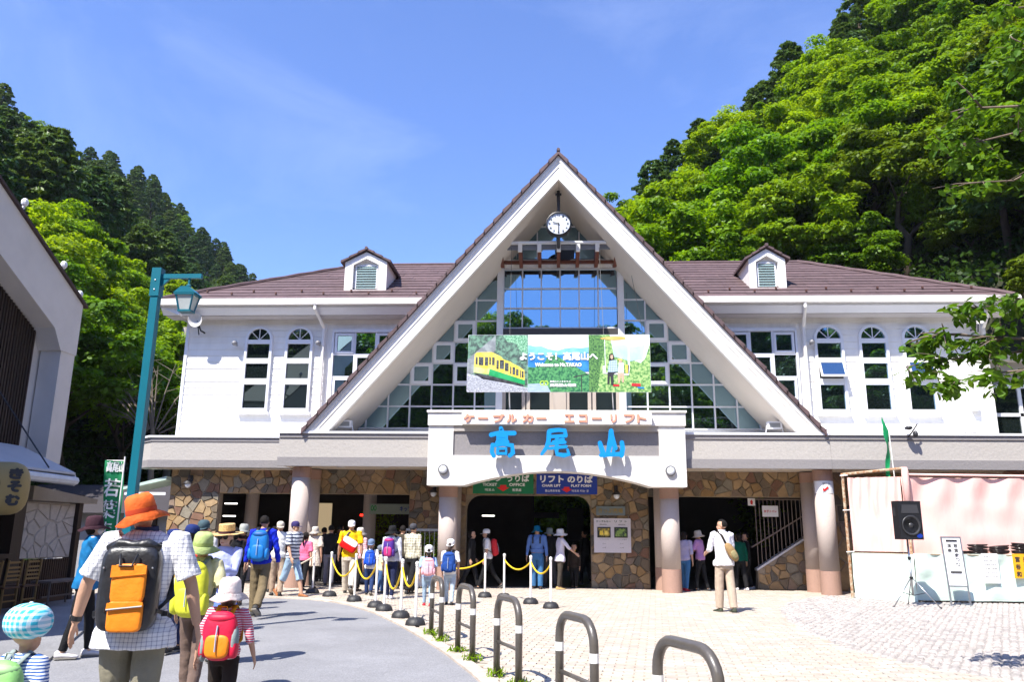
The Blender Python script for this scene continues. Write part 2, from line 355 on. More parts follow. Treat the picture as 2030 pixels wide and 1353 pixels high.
# kerb stones along the road edge
KERB = M('pale_kerb', (.47, .40, .34), .9, .15, 5, .3, 50, objrand=.08)
kerb = obj('kerb', MB().box(-14, -13.9, 19.35, 19.45, -.03, .01), KERB, kind='structure')
pts = [Vector((a, b, 0)) for a, b in EDGE]; seg = []
for a, b in zip(pts, pts[1:]):
    n = max(1, round((b - a).length / .55))
    for k in range(n): seg.append((a.lerp(b, k / n), a.lerp(b, (k + 1) / n)))
for k, (a, b) in enumerate(seg):
    if b.y < 5: continue
    d = (b - a).normalized(); nrm = Vector((-d.y, d.x, 0)); a2 = a + d * .006; b2 = b - d * .006; w_ = .09
    mb = MB().prism([(p.x, p.y) for p in (a2 - nrm * w_, b2 - nrm * w_, b2 + nrm * w_, a2 + nrm * w_)], -.02, .022, ax='z')
    obj('kerb_stone', mb, KERB, kerb)
# left kerb + paved apron in front of the shop
LK = MB(); LK.prism([(-4.2, 5.5), (-4.05, 5.5), (-9.6, 18.4), (-9.8, 18.4)], -.02, .03, ax='z'); obj('gutter_kerb', LK, M('grey_kerb', (.22, .22, .23), .9, .15, 6, .3, 50), kind='structure')
# ================================================================ STATION
X0 = .17; SL = 1.165; ZA = 12.22; YG = 21.3
st = thing('station_building', 'white cable car station with huge steep A-shaped glass gable, brown roof and stone ground floor', 'station', (0, 22, 0))
P = lambda name, mb, m, **k: obj(name, mb, m, st, **k)
# --- upper walls
for nm, xa, xb in (('l', -11.2, -3.0), ('r', 3.4, 12.55)):
    wl = P('wall', MB().prism([(-11.2, 3.9), (-6.3, 3.9), (-3.25, 7.95), (-11.2, 7.95)] if nm == 'l' else [(6.62, 3.9), (12.55, 3.9), (12.55, 7.95), (3.58, 7.95)], 23.42, 30.6), WHITE)
    bx0, bx1 = ((-11.22, -6.86) if nm == 'l' else (7.32, 12.57))
    for r in range(19):
        z = 4.06 + r * .198; x0_, x1_ = (bx0, bx1)
        if z > 7.55: x0_, x1_ = ((bx0, -3.6) if nm == 'l' else (3.9, bx1))
        b = MB().prism([(23.385, z), (23.40, z + .196), (23.424, z + .196), (23.424, z)], x0_, x1_, ax='x'); obj('board', b, SIDING, wl)
    # side boards are one skin
    sx_ = -11.2 if nm == 'l' else 12.55; b = MB()
    for r in range(19):
        z = 4.06 + r * .198; s_ = -1 if nm == 'l' else 1
        b.prism([(sx_, z), (sx_ + s_ * .03, z), (sx_ + s_ * .012, z + .196), (sx_, z + .196)], 23.43, 30.6, ax='y')
    obj('side_boards', b, SIDING, wl)
    obj('corner_trim', sbox(sx_ - .04 if nm == 'l' else sx_ - .05, sx_ + .05 if nm == 'l' else sx_ + .04, 23.36, 23.43, 4.05, 7.8), TRIM, wl)
# --- wing roofs
YE, ZE, YR, ZR = 22.7, 8.22, 27.0, 10.72; XL, XR, RL, RR = -11.8, 13.2, -6.8, 8.5
def rp(x, t, h=0): return (x, YE + (YR - YE) * t - h * .5, ZE + (ZR - ZE) * t + h * .86)
mb = MB()
c = [(XL, YE, ZE), (XR, YE, ZE), (XR, 31.3, ZE), (XL, 31.3, ZE), (RL, YR, ZR), (RR, YR, ZR)]
c += [(-3.2, YE, ZE), (-1.05, YR, ZR), (1.4, YR, ZR), (3.54, YE, ZE)]
mb.add(c, [(0, 6, 7, 4), (9, 1, 5, 8), (1, 2, 5), (2, 3, 4, 5), (3, 0, 4)]); roof = P('roof', mb, ROOF)
NR = 13
for r in range(NR):
    t0, t1 = r / NR, (r + 1.08) / NR; xa = XL + (RL - XL) * t0; xb = XR + (RR - XR) * t0
    x = xa - 1.2 * (rng.random() * .6 if r % 2 else .0); cuts = [xa]
    while x < xb: 
        x += 1.25
        if x > xa + .3: cuts.append(min(x, xb))
        if x >= xb: break
    for p_, q_ in zip(cuts, cuts[1:]):
        if q_ - p_ < .05: continue
        zc = ZE + (ZR - ZE) * t0; hw = (ZA - .3 - zc) / SL
        if X0 - hw < p_ and q_ < X0 + hw: continue
        if p_ < X0 - hw < q_: q_ = X0 - hw
        if p_ < X0 + hw < q_: p_ = X0 + hw
        if q_ - p_ < .03: continue
        a0, b0 = p_ + .003, q_ - .003; a1 = max(a0, XL + (RL - XL) * t1) if p_ <= xa + .01 else a0; b1 = min(b0, XR + (RR - XR) * t1) if q_ >= xb - .01 else b0
        j_ = rng.uniform(-.004, .004)
        vs = [rp(a0, t0, .004), rp(b0, t0, .004), rp(b1, t1, .004), rp(a1, t1, .004), rp(a0, t0, .034 + j_), rp(b0, t0, .034 + j_), rp(b1, t1, .012), rp(a1, t1, .012)]
        obj('roof_tile', MB().add(vs, [(0, 1, 5, 4), (1, 2, 6, 5), (3, 0, 4, 7), (4, 5, 6, 7), (2, 3, 7, 6)]), ROOF, roof)
# hip ends: courses
mb = MB()
for xe, xr_ in ((XL, RL), (XR, RR)):
    for r in range(NR):
        t0, t1 = r / NR, (r + 1.05) / NR; s_ = 1 if xe > 0 else -1
        def hp(sd, t, h): 
            yy = (YE + (YR - YE) * t) if sd == 0 else (31.3 + (YR - 31.3) * t); return (xe + (xr_ - xe) * t + s_ * h * .5, yy, ZE + (ZR - ZE) * t + h * .86)
        vs = [hp(0, t0, .045), hp(1, t0, .045), hp(1, t1, .01), hp(0, t1, .01), hp(0, t0, 0), hp(1, t0, 0)]
        mb.add(vs, [(0, 1, 2, 3), (0, 4, 5, 1)])
obj('hip_tiles', mb, ROOF, roof, kind='stuff')
mb = MB()
for (xe, xr_) in ((XL, RL), (XR, RR)): mb.tube([(xe + (xr_ - xe) * k / 14, YE + (YR - YE) * k / 14, ZE + (ZR - ZE) * k / 14 + .05 + (.02 if k % 2 else 0)) for k in range(15)], .06, 6)
mb.tube([(RL, YR, ZR + .03), (-1.1, YR, ZR + .03)], .06, 6); mb.tube([(1.45, YR, ZR + .03), (RR, YR, ZR + .03)], .06, 6); obj('ridge_cap', mb, ROOF, roof)
mb = MB()
for k in range(34):
    x = XL + 1.2 + k * .72 + rng.uniform(-.1, .1)
    if abs(x - X0) < 3.6 or x > 12.5: continue
    t = .085 if k % 2 else .15; p_ = rp(x, t, .05); mb.box(p_[0] - .025, p_[0] + .025, p_[1] - .02, p_[1] + .03, p_[2], p_[2] + .07)
obj('snow_guards', mb, M('rust', (.08, .03, .02), .7), roof)
# eaves, fascia, gutter (stop at the gable)
for xa, xb, e in ((XL, -3.0, 'l'), (3.3, XR, 'r')):
    P('gutter', MB().prism([(YE - .16, 8.02), (YE - .18, 8.20), (YE - .02, 8.20), (YE - .02, 8.02)], xa - (.06 if e == 'l' else 0), xb + (.06 if e == 'r' else 0), ax='x'), WHITE)
    mb = MB().prism([(YE + .0, 7.96), (YE + .0, 8.215), (YE + .12, 8.215), (YE + .28, 7.80), (YE + .2, 7.78)], xa + .02, xb - .02, ax='x'); P('fascia', mb, TRIM)
    P('soffit', sbox(xa + .1, xb - .1, YE + .24, 23.42, 7.76, 7.80), M('eave_soffit', (.50, .47, .46), .7, .05))
    sxx = xa if e == 'l' else xb; s_ = 1 if e == 'l' else -1
    mb = MB().prism([(sxx, 7.98), (sxx, 8.215), (sxx + s_ * .12, 8.215), (sxx + s_ * .62, 7.80), (sxx + s_ * .55, 7.76)][::s_], YE + .02, 31.2, ax='y'); P('fascia', mb, TRIM)
    P('gutter', sbox(min(sxx, sxx - s_ * .12), max(sxx, sxx - s_ * .12), YE - .1, 31.2, 8.04, 8.19), WHITE)
# --- dormers
LOUV = M('louvre_green_grey', (.30, .42, .42), .5, .08)
for dx, w2 in ((-5.83, .66), (6.52, .55)):
    zb, ze, za = 8.68, 9.68, 10.02; y0 = 23.6
    body = MB(); o_ = .26 * (w2 / .66)
    # front ring
    outer = [(dx - w2, zb), (dx + w2, zb), (dx + w2, ze), (dx, za), (dx - w2, ze)]; inner = [(dx - w2 + o_, zb + .1), (dx + w2 - o_, zb + .1), (dx + w2 - o_, ze - .08), (dx, za - .22), (dx - w2 + o_, ze - .08)]
    n = 5; vs = [(a, y0, b) for a, b in outer] + [(a, y0, b) for a, b in inner] + [(a, y0 + .16, b) for a, b in inner]
    body.add(vs, [(i, (i + 1) % n, (i + 1) % n + n, i + n) for i in range(n)] + [(i + n, (i + 1) % n + n, (i + 1) % n + 2 * n, i + 2 * n) for i in range(n)] + [tuple(range(10, 15))])
    # cheeks
    for s_ in (-1, 1): body.quad((dx + s_ * w2, y0, zb), (dx + s_ * w2, y0 + 2.4, zb), (dx + s_ * w2, y0 + 2.4, ze), (dx + s_ * w2, y0, ze))
    d = P('dormer', body, WHITE)
    # eaves are cut into short tiles
    for s_ in (-1, 1):
        for k in range(3):
            f0, f1 = k / 3, (k + 1.1) / 3; e_ = .13
            X = lambda f: dx + s_ * (w2 + e_) * (1 - f); Z = lambda f: ze - .05 + (za + .05 - ze + .05) * f
            vs = []
            for yy in (y0 - .1, y0 + 2.3): vs += [(X(f0), yy, Z(f0) + .01), (X(min(1, f1)), yy, Z(min(1, f1)) + .0), (X(min(1, f1)), yy, Z(min(1, f1)) + .05), (X(f0), yy, Z(f0) + .09)]
            obj('dormer_tile', MB().add(vs, [(0, 1, 2, 3), (7, 6, 5, 4), (0, 3, 7, 4), (3, 2, 6, 7), (1, 0, 4, 5)]), ROOF, d)
    obj('dormer_ridge', MB().tube([(dx, y0 - .12, za + .1), (dx, y0 + 2.2, za + .1)], .055, 6), ROOF, d)
    fr = MB(); a_, b_ = dx - w2 + o_ + .05, dx + w2 - o_ - .05; fr.box(a_, b_, y0 + .1, y0 + .155, zb + .1, zb + .14).box(a_, a_ + .04, y0 + .1, y0 + .155, zb + .14, ze - .1).box(b_ - .04, b_, y0 + .1, y0 + .155, zb + .14, ze - .1).box(a_, b_, y0 + .1, y0 + .155, ze - .1, ze - .06)
    obj('louvre_frame', fr, TRIM, d)
    for k in range(9):
        z = zb + .155 + k * ((ze - .1 - zb - .155) / 9); obj('louvre_slat', MB().prism([(y0 + .09, z), (y0 + .15, z + .06), (y0 + .15, z + .075), (y0 + .08, z + .015)], a_ + .04, b_ - .04, ax='x'), LOUV, d)
# --- the great gable
def gb(v0, v1, ya, yb, side, zf=4.06):
    """band between vertical depths v0..v1 below the outer slope line"""
    s_ = side; pts_ = []
    top = ZA - v0; bot = ZA - v1
    x_out = (top - zf) / SL; x_in = (bot - zf) / SL
    poly = [(X0, bot), (X0, top), (X0 + s_ * x_out, zf), (X0 + s_ * x_in, zf)]
    return MB().prism(poly if s_ < 0 else poly[::-1], ya, yb)
for s_ in (-1, 1):
    g = P('gable_bargeboard', gb(.50, .86, YG + .02, YG + .16, s_), WHITE)
    obj('moulding', gb(.32, .497, YG + .0, YG + .16, s_), WHITE, g); obj('moulding', gb(.15, .317, YG - .025, YG + .16, s_), WHITE, g)
    P('gable_soffit', gb(.78, .86, YG + .163, 23.52, s_), SOFFIT)
    P('gable_roof_slab', gb(.15, .777, YG + .163, 28.5, s_), WHITE)
    n = 27
    for k in range(n):
        xa, xb = 7.02 * k / n, 7.02 * (k + 1.12) / n
        za, zb_ = ZA - xa * SL, ZA - xb * SL
        if xb > 6.93: xb = 6.93; zb_ = ZA - xb * SL
        vs = []
        for yy in (YG - .12, 28.6): vs += [(X0 + s_ * xa, yy, za - .14), (X0 + s_ * xb, yy, zb_ - .14), (X0 + s_ * xb, yy, zb_ + .015), (X0 + s_ * xa, yy, za - .05)]
        f = [(0, 1, 2, 3), (7, 6, 5, 4), (2, 1, 5, 6), (3, 2, 6, 7), (1, 0, 4, 5)]
        obj('roof_tile', MB().add(vs, f if s_ > 0 else [t[::-1] for t in f]), ROOF, g)
P('ridge_cap', MB().tube([(X0, YG - .14, ZA - .0), (X0, 28.6, ZA - .0)], .05, 6), ROOF)
P('roof_bracket', MB().tube([(X0, 21.9, 11.25), (X0, 21.9, 10.9)], .05, 8).box(X0 - .09, X0 + .09, 21.85, 21.95, 11.12, 11.16), BLACK)
# glass wall
ZG = 11.37
def clip(poly, s_):
    out_ = []; f = lambda p: (ZG - .02 - p[1]) / SL - s_ * (p[0] - X0)
    for i in range(len(poly)):
        a, b = poly[i], poly[(i + 1) % len(poly)]; fa, fb = f(a), f(b)
        if fa >= 0: out_.append(a)
        if fa * fb < 0: t = fa / (fa - fb); out_.append((a[0] + (b[0] - a[0]) * t, a[1] + (b[1] - a[1]) * t))
    return out_
gw = P('glass_wall', MB().box(-6.3, 6.6, 23.53, 23.6, 4.3, 4.45).prism([(-5.7, 4.45), (6.1, 4.45), (X0, ZG - .1)], 23.62, 23.66), TRIM)
rowz = [4.45 + .655 * k for k in range(11)]
def winframe(x0, x1, z0, z1, y, par, t=.085, gm=GLASS):
    f = obj('opening_frame', MB().box(x0, x1, y, y + .08, z0, z0 + t).box(x0, x1, y, y + .08, z1 - t, z1).box(x0, x0 + t, y, y + .08, z0 + t, z1 - t).box(x1 - t, x1, y, y + .08, z0 + t, z1 - t), TRIM, par)
    obj('pane', sbox(x0 + t, x1 - t, y + .045, y + .06, z0 + t, z1 - t), gm, par); return f
for s_, xs in ((-1, -1.68), (1, 2.13)):
    for k in range(7):
        for j in range(7):
            xa, xb = xs + s_ * .645 * j, xs + s_ * .645 * (j + 1); z0, z1 = rowz[k], rowz[k + 1]
            lo_, hi_ = min(xa, xb), max(xa, xb)
            if (k, j) in {(2, 3), (2, 1), (3, 2), (3, 0), (4, 1)} and (ZG - z1) / SL > abs(xb - X0) - .24:
                winframe(lo_ + .02, hi_ - .02, z0 + .02, z1 - .02, 23.42, gw); continue
            pl = clip([(lo_ + .015, z0 + .015), (hi_ - .015, z0 + .015), (hi_ - .015, z1 - .015), (lo_ + .015, z1 - .015)], s_)
            if len(pl) >= 3:
                ar = abs(sum(pl[i][0] * pl[(i + 1) % len(pl)][1] - pl[(i + 1) % len(pl)][0] * pl[i][1] for i in range(len(pl)))) / 2
                if ar > .01: obj('pane', MB().prism(pl, 23.5, 23.515), GLASS, gw)
        zt = rowz[k]; hw = (ZG - zt) / SL; x_end = X0 + s_ * hw
        if abs(x_end) > abs(xs): obj('mullion', sbox(min(xs, x_end), max(xs, x_end), 23.46, 23.52, zt - .022, zt + .022), ALU, gw)
    for j in range(0, 8):
        x = xs + s_ * .645 * j; zt = ZG - abs(x - X0) * SL
        if zt > 4.5: obj('mullion', sbox(x - .022, x + .022, 23.452, 23.525, 4.45, zt), ALU, gw)
    xp = (-1.69, -1.50) if s_ < 0 else (1.95, 2.14); obj('post', sbox(xp[0], xp[1], 23.36, 23.54, 4.45, 9.72), TRIM, gw)
for j in range(6):                                  # centre grid
    cw = 3.45 / 6; xa = -1.5 + cw * j
    for z0, z1 in ((7.5, 8.12), (8.12, 8.74), (8.74, 9.36)): obj('pane', sbox(xa + .02, xa + cw - .02, 23.5, 23.515, z0 + .02, z1 - .02), GLASS, gw)
    obj('mullion', sbox(xa - .02, xa + .02, 23.45, 23.52, 7.5, 9.4), ALU, gw)
    pl = None
for z in (7.5, 8.12, 8.74, 9.36): obj('mullion', sbox(-1.5, 1.95, 23.455, 23.522, z - .02, z + .02), ALU, gw)
obj('spandrel', sbox(-1.5, 1.95, 23.44, 23.52, 9.40, 9.66), WHITE, gw); obj('spandrel', sbox(-1.5, 1.95, 23.40, 23.52, 7.26, 7.46), M('dark_bronze', (.05, .045, .04), .5), gw)
for j in range(-3, 3):                              # triangle above
    xa = X0 + .645 * j
    for z0, z1 in ((9.7, 10.2), (10.2, 10.75), (10.75, 11.3)):
        pl = clip(clip([(xa + .015, z0 + .015), (xa + .63, z0 + .015), (xa + .63, z1 - .015), (xa + .015, z1 - .015)], 1), -1)
        if len(pl) >= 3: obj('pane', MB().prism(pl, 23.5, 23.515), GLASS, gw)
    if abs(xa - X0) < 1.2: obj('mullion', sbox(xa - .02, xa + .02, 23.45, 23.52, 9.66, ZG - abs(xa - X0) * SL - .05), ALU, gw)
for z in (10.2, 10.75): hw = (ZG - z) / SL; obj('mullion', sbox(X0 - hw, X0 + hw, 23.455, 23.522, z - .02, z + .02), ALU, gw)
obj('vent_fan', MB().lathe([(.27, 0), (.3, .03), (.3, .12), (0.01, .12)], (X0 + .2, 23.38, 9.86), 24, Mx=Matrix.Rotation(R_(90), 3, 'X')), BLACK, gw)
BEIGE = M('beige_frame', (.42, .36, .31), .6, .05)
for xa, xb in ((-1.5, -.82), (-.78, .0), (.38, 1.12), (1.16, 1.95)):
    f = obj('window', MB().box(xa, xa + .1, 23.4, 23.5, 4.45, 7.26).box(xb - .1, xb, 23.4, 23.5, 4.45, 7.26).box(xa + .1, xb - .1, 23.4, 23.5, 4.45, 4.52).box(xa + .1, xb - .1, 23.4, 23.5, 7.16, 7.26), BEIGE, gw)
    obj('pane', sbox(xa + .1, xb - .1, 23.46, 23.475, 4.52, 7.16), GLASSD, gw)
obj('post', sbox(.0, .38, 23.36, 23.5, 4.45, 7.26), BEIGE, gw)
# trellis in front of the centre glass
WOOD = M('stained_timber', (.13, .035, .014), .6, .2, 5)
tr = P('trellis', MB().box(-1.60, 1.98, 22.18, 22.30, 9.74, 9.80), TRIM)
obj('trellis_rail', sbox(-1.55, 1.93, 22.32, 22.40, 9.60, 9.73), M('blue_grey_metal', (.16, .17, .20), .5), tr); obj('trellis_rail', sbox(-1.5, 1.9, 22.95, 23.05, 9.38, 9.47), WOOD, tr)
for j in range(7):
    x = -1.52 + j * .565
    obj('rafter', MB().prism([(22.3, 9.50), (22.3, 9.73), (23.4, 9.73), (23.4, 9.38), (23.1, 9.30)], x - .05, x + .05, ax='x'), WOOD, tr)
    obj('rafter_cap', sbox(x - .06, x + .06, 22.2, 22.30, 9.50, 9.735), WHITE, tr)
# --- wing windows
def gridwin(x0, x1, z0, z1, cols, rows, opened):
    sd = -1 if x0 < 0 else 1; lim = lambda z: X0 + sd * (11.8 - z) / SL; zl = lambda x: 11.8 - abs(x - X0) * SL
    def cut(pl):
        o_ = []; f = lambda p: sd * (p[0] - lim(p[1]))
        for i in range(len(pl)):
            a, b = pl[i], pl[(i + 1) % len(pl)]; fa, fb = f(a), f(b)
            if fa >= 0: o_.append(a)
            if fa * fb < 0: t = fa / (fa - fb); o_.append((a[0] + (b[0] - a[0]) * t, a[1] + (b[1] - a[1]) * t))
        return o_
    def bar(mb, a, b, c_, d_, ya, yb2):
        pl = cut([(a, c_), (b, c_), (b, d_), (a, d_)])
        if len(pl) >= 3: mb.prism(pl, ya, yb2)
        return mb
    fm_ = MB()
    for a, b, c_, d_ in ((x0 - .06, x1 + .06, z1, z1 + .1), (x0 - .06, x1 + .06, z0 - .1, z0), (x0 - .06, x0, z0, z1), (x1, x1 + .06, z0, z1)): bar(fm_, a, b, c_, d_, 23.33, 23.42)
    f = P('grid_window', fm_, TRIM)
    cw, ch = (x1 - x0) / cols, (z1 - z0) / rows
    for i in range(cols):
        for j in range(rows):
            a, b = x0 + cw * i, z0 + ch * j; full = len(cut([(a, b), (a + cw, b), (a + cw, b + ch), (a, b + ch)])) == 4 and sd * ((a + cw if sd < 0 else a) - lim(b)) > 0
            if (i + j) % 2 == opened and full: winframe(a + .03, a + cw - .03, b + .03, b + ch - .03, 23.33, f, .07)
            else:
                m_ = bar(MB(), a + .02, a + cw - .02, b + .02, b + ch - .02, 23.385, 23.40)
                if m_.v: obj('pane', m_, GLASS, f)
    for i in range(1, cols):
        m_ = bar(MB(), x0 + cw * i - .025, x0 + cw * i + .025, z0, z1, 23.35, 23.42)
        if m_.v: obj('mullion', m_, TRIM, f)
    for j in range(1, rows):
        m_ = bar(MB(), x0, x1, z0 + ch * j - .025, z0 + ch * j + .025, 23.355, 23.418)
        if m_.v: obj('mullion', m_, TRIM, f)
gridwin(-6.62, -4.06, 4.6, 7.35, 4, 4, 1); gridwin(4.5, 7.12, 4.6, 7.35, 4, 4, 0)
def archwin(cx, openmid):
    hw = .345; y = 23.30; zc = 7.12
    fr = MB(); n = 14
    ring = lambda r, yy: [(cx + r * math.cos(math.pi * k / n), yy, zc + r * math.sin(math.pi * k / n)) for k in range(n + 1)]
    o1, i1, o2, i2 = ring(hw + .075, y), ring(hw, y), ring(hw + .075, 23.4), ring(hw, 23.4)
    fr.add(o1 + i1 + o2 + i2, [(k, k + n + 1, k + n + 2, k + 1) for k in range(n)] + [(k, k + 1, k + 1 + 2 * (n + 1), k + 2 * (n + 1)) for k in range(n)] + [(k + n + 1, k + 3 * (n + 1), k + 1 + 3 * (n + 1), k + n + 2) for k in range(n)])
    for s_ in (-1, 1): fr.box(min(cx + s_ * hw, cx + s_ * (hw + .075)), max(cx + s_ * hw, cx + s_ * (hw + .075)), y, 23.4, 4.9, zc)
    for za, zb_ in ((4.9, 5.02), (5.74, 5.92), (6.38, 6.54), (6.99, zc + .0)): fr.box(cx - hw, cx + hw, y + .01, 23.4, za, zb_)
    fr.box(cx - hw - .13, cx + hw + .13, y - .04, 23.4, 4.83, 4.9)
    wdw = P('arched_window', fr, TRIM)
    pts_ = [(cx + hw * math.cos(math.pi * k / n), zc + hw * math.sin(math.pi * k / n)) for k in range(n + 1)]
    obj('pane', MB().prism(pts_, 23.36, 23.372), GLASSD if cx < 0 else GLASS, wdw)
    for a in (45, 90, 135): obj('glazing_bar', MB().tube([(cx, 23.345, zc), (cx + hw * math.cos(R_(a)), 23.345, zc + hw * math.sin(R_(a)))], .014, 4), TRIM, wdw)
    for k, (za, zb_) in enumerate(((5.02, 5.74), (5.92, 6.38), (6.54, 6.99))):
        if k == 1 and openmid:
            obj('window_gap', sbox(cx - hw, cx + hw, 23.35, 23.37, za, zb_), BLACK, wdw)
            Mx = Matrix.Translation((0, 23.28, 6.42)) @ Matrix.Rotation(R_(-22), 4, 'X') @ Matrix.Translation((0, -23.28, -6.42))
            t = .05; x0_, x1_ = cx - hw - .02, cx + hw + .02; z0_, z1_ = 5.9, 6.42
            obj('sash', MB().box(x0_, x1_, 23.25, 23.29, z0_, z0_ + t).box(x0_, x1_, 23.25, 23.29, z1_ - t, z1_).box(x0_, x0_ + t, 23.25, 23.29, z0_ + t, z1_ - t).box(x1_ - t, x1_, 23.25, 23.29, z0_ + t, z1_ - t).xf(Mx), WHITE, wdw)
            obj('pane', MB().box(x0_ + t, x1_ - t, 23.262, 23.275, z0_ + t, z1_ - t).xf(Mx), GLASS, wdw)
        else: obj('pane', sbox(cx - hw, cx + hw, 23.36, 23.372, za, zb_), GLASSD if cx < 0 else GLASS, wdw)
for cx, om in ((-8.93, 0), (-7.68, 0), (8.08, 1), (9.36, 0), (10.6, 1)): archwin(cx, om)
# downpipes
for x in (-6.95, 7.35): P('downpipe', MB().tube([(x - .1, YE - .1, 8.05), (x - .1, YE - .1, 7.9), (x + .02, 23.27, 7.45), (x + .02, 23.27, 4.2)], .05, 8), WHITE)
P('downpipe', MB().tube([(12.4, YE - .1, 8.05), (12.4, YE - .1, 7.85), (12.5, 23.25, 7.4), (12.5, 23.25, 4.2)], .05, 8), WHITE)
# annex on the right
ax_ = P('annex', sbox(12.62, 16, 24.3, 28, 3.9, 6.6), M('annex_wall', (.36, .33, .29), .7)); obj('annex_window', MB().box(12.9, 13.0, 24.2, 24.3, 4.3, 5.9).box(13.75, 13.85, 24.2, 24.3, 4.3, 5.9).box(14.6, 14.7, 24.2, 24.3, 4.3, 5.9).box(13, 14.6, 24.2, 24.3, 5.8, 5.9).box(13, 14.6, 24.2, 24.3, 4.95, 5.05), TRIM, ax_)
obj('annex_pane', sbox(13, 14.6, 24.25, 24.26, 4.3, 5.8), GLASSD, ax_); obj('annex_roof', MB().prism([(12.62, 6.6), (16, 6.6), (16, 7.4)], 24, 28), SOFFIT, ax_)
# --- canopy
def canopy(x0, x1, y0, lend=0):
    g = P('canopy', sbox(x0, x1, y0 + .06, 23.5, 3.24, 4.02), CONC)
    obj('canopy_lip', sbox(x0 - .02, x1, y0 - .05, 23.4, 4.03, 4.09), TRIM, g); obj('canopy_band', sbox(x0, x1, y0 - .01, y0 + .05, 3.92, 4.027), CONCD, g)
    obj('canopy_face', sbox(x0, x1, y0 + .02, y0 + .058, 3.40, 3.917), CONC, g); obj('canopy_band', sbox(x0 - .01, x1, y0 - .02, y0 + .055, 3.16, 3.397), CONCD, g)
    obj('canopy_soffit', sbox(x0, x1, y0 + .057, 22.9, 3.19, 3.238), SOFFIT, g); return g
c1 = canopy(-7.37, 7.2, 21.3); c2 = canopy(7.205, 15.5, 21.3)
g = P('canopy', MB().prism([(-11.45, 22.48), (-7.4, 22.48), (-7.4, 23.4), (-11.95, 23.4), (-11.95, 23.0)], 3.24, 4.02, ax='z'), CONC)
def ring3(a, z0, z1): return MB().prism([(-11.47 - a, 22.44 - a), (-7.38, 22.44 - a), (-7.38, 23.3), (-12.0 - a, 23.3), (-12.0 - a, 22.95 - a)], z0, z1, ax='z')
obj('canopy_lip', ring3(.06, 4.03, 4.09), TRIM, g); obj('canopy_band', ring3(.02, 3.92, 4.027), CONCD, g); obj('canopy_face', ring3(.0, 3.40, 3.917), CONC, g); obj('canopy_band', ring3(.03, 3.19, 3.397), CONCD, g)
obj('canopy_soffit', MB().prism([(-11.4, 22.55), (-7.4, 22.55), (-7.4, 22.9), (-11.7, 22.9)], 3.16, 3.188, ax='z'), SOFFIT, g)
for x in (4.3, 5.9, 8.9, 10.3, -4.6, -5.8): obj('downlight', MB().lathe([(.13, 0), (.13, .02)], (x, 21.9, 3.175), 16), ALU, c1 if abs(x) < 7 else c2)
# --- sign box
arch = [(-2.33 + (2.5 + 2.33) * k / 16, 2.66 + .38 * math.sin(math.pi * k / 16) ** .9) for k in range(17)]
bx = P('sign_box', MB().prism([(-3.28, 2.66)] + arch + [(3.42, 2.66), (3.42, 3.44), (-3.28, 3.44)], 21.0, 21.7), CWHITE)
obj('sign_box_side', sbox(-3.28, -2.62, 21.0, 21.7, 3.442, 4.22), CWHITE, bx); obj('sign_box_side', sbox(2.74, 3.42, 21.0, 21.7, 3.442, 4.22), CWHITE, bx)
obj('sign_panel', sbox(-2.62, 2.74, 21.05, 21.7, 3.442, 4.07), CONCD, bx); obj('sign_box_head', sbox(-2.62, 2.74, 21.0, 21.7, 4.072, 4.22), CONC, bx)
obj('sign_box_cap', MB().box(-3.30, 3.44, 20.95, 21.75, 4.222, 4.56).box(-3.33, 3.47, 20.91, 21.79, 4.562, 4.62), CWHITE, bx)
obj('letter_board', sbox(-2.38, 2.54, 20.74, 20.948, 4.23, 4.53), WHITE, bx)
PK = M('salmon_letter', (.72, .30, .20), .6, .15, 8)
for ch, a, b in (('ケ', 345, 420), ('ー', 445, 515), ('ブ', 550, 630), ('ル', 645, 715), ('カ', 755, 830), ('ー', 850, 920), ('エ', 1045, 1115), ('コ', 1145, 1205), ('ー', 1235, 1305), ('リ', 1365, 1410), ('フ', 1460, 1535), ('ト', 1550, 1615)):
    xa, xb = U(a / 3.5 + 820, 832, 20.7)[0], U(b / 3.5 + 820, 832, 20.7)[0]; zz = (4.355, 4.405) if ch == 'ー' else (4.27, 4.49)
    obj('letter', text(ch, xa, xb, zz[0], zz[1], 20.71, .03, .012), PK, bx)
BLUE = M('sky_blue_letter', (.004, .24, .62), .45, .04, spec=.3)
def brush(strokes, xa, xb, za, zb, y, th, name, m, par):
    """brush character: strokes are lists of (u, v, half-width) in a unit box"""
    mb = MB(); w_, h_ = xb - xa, zb - za
    for q, st_ in enumerate(strokes):
        P_ = [Vector((xa + u * w_, za + v * h_)) for u, v, r in st_]; n = len(P_); L_, R2 = [], []
        for i, p in enumerate(P_):
            d = (P_[min(i + 1, n - 1)] - P_[max(i - 1, 0)]).normalized(); nn = Vector((-d.y, d.x)) * st_[i][2] * 1.45 * h_; L_.append(p + nn); R2.append(p - nn)
        d0 = (P_[0] - P_[1]).normalized() * st_[0][2] * h_; d1 = (P_[-1] - P_[-2]).normalized() * st_[-1][2] * h_ * .7
        for i in range(n - 1):
            mb.prism([tuple(R2[i]), tuple(R2[i + 1]), tuple(L_[i + 1]), tuple(L_[i])], y - .0012 * q - .0001 * i, y + th)
        for c_, r, dd in ((P_[0], st_[0][2] * 1.45 * h_, d0), (P_[-1], st_[-1][2] * 1.45 * h_, d1)):
            mb.prism([(c_.x + r * math.cos(a_ * .628), c_.y + r * math.sin(a_ * .628)) for a_ in range(10)], y - .0012 * q - .0006, y + th)
    return obj(name, mb, m, par)
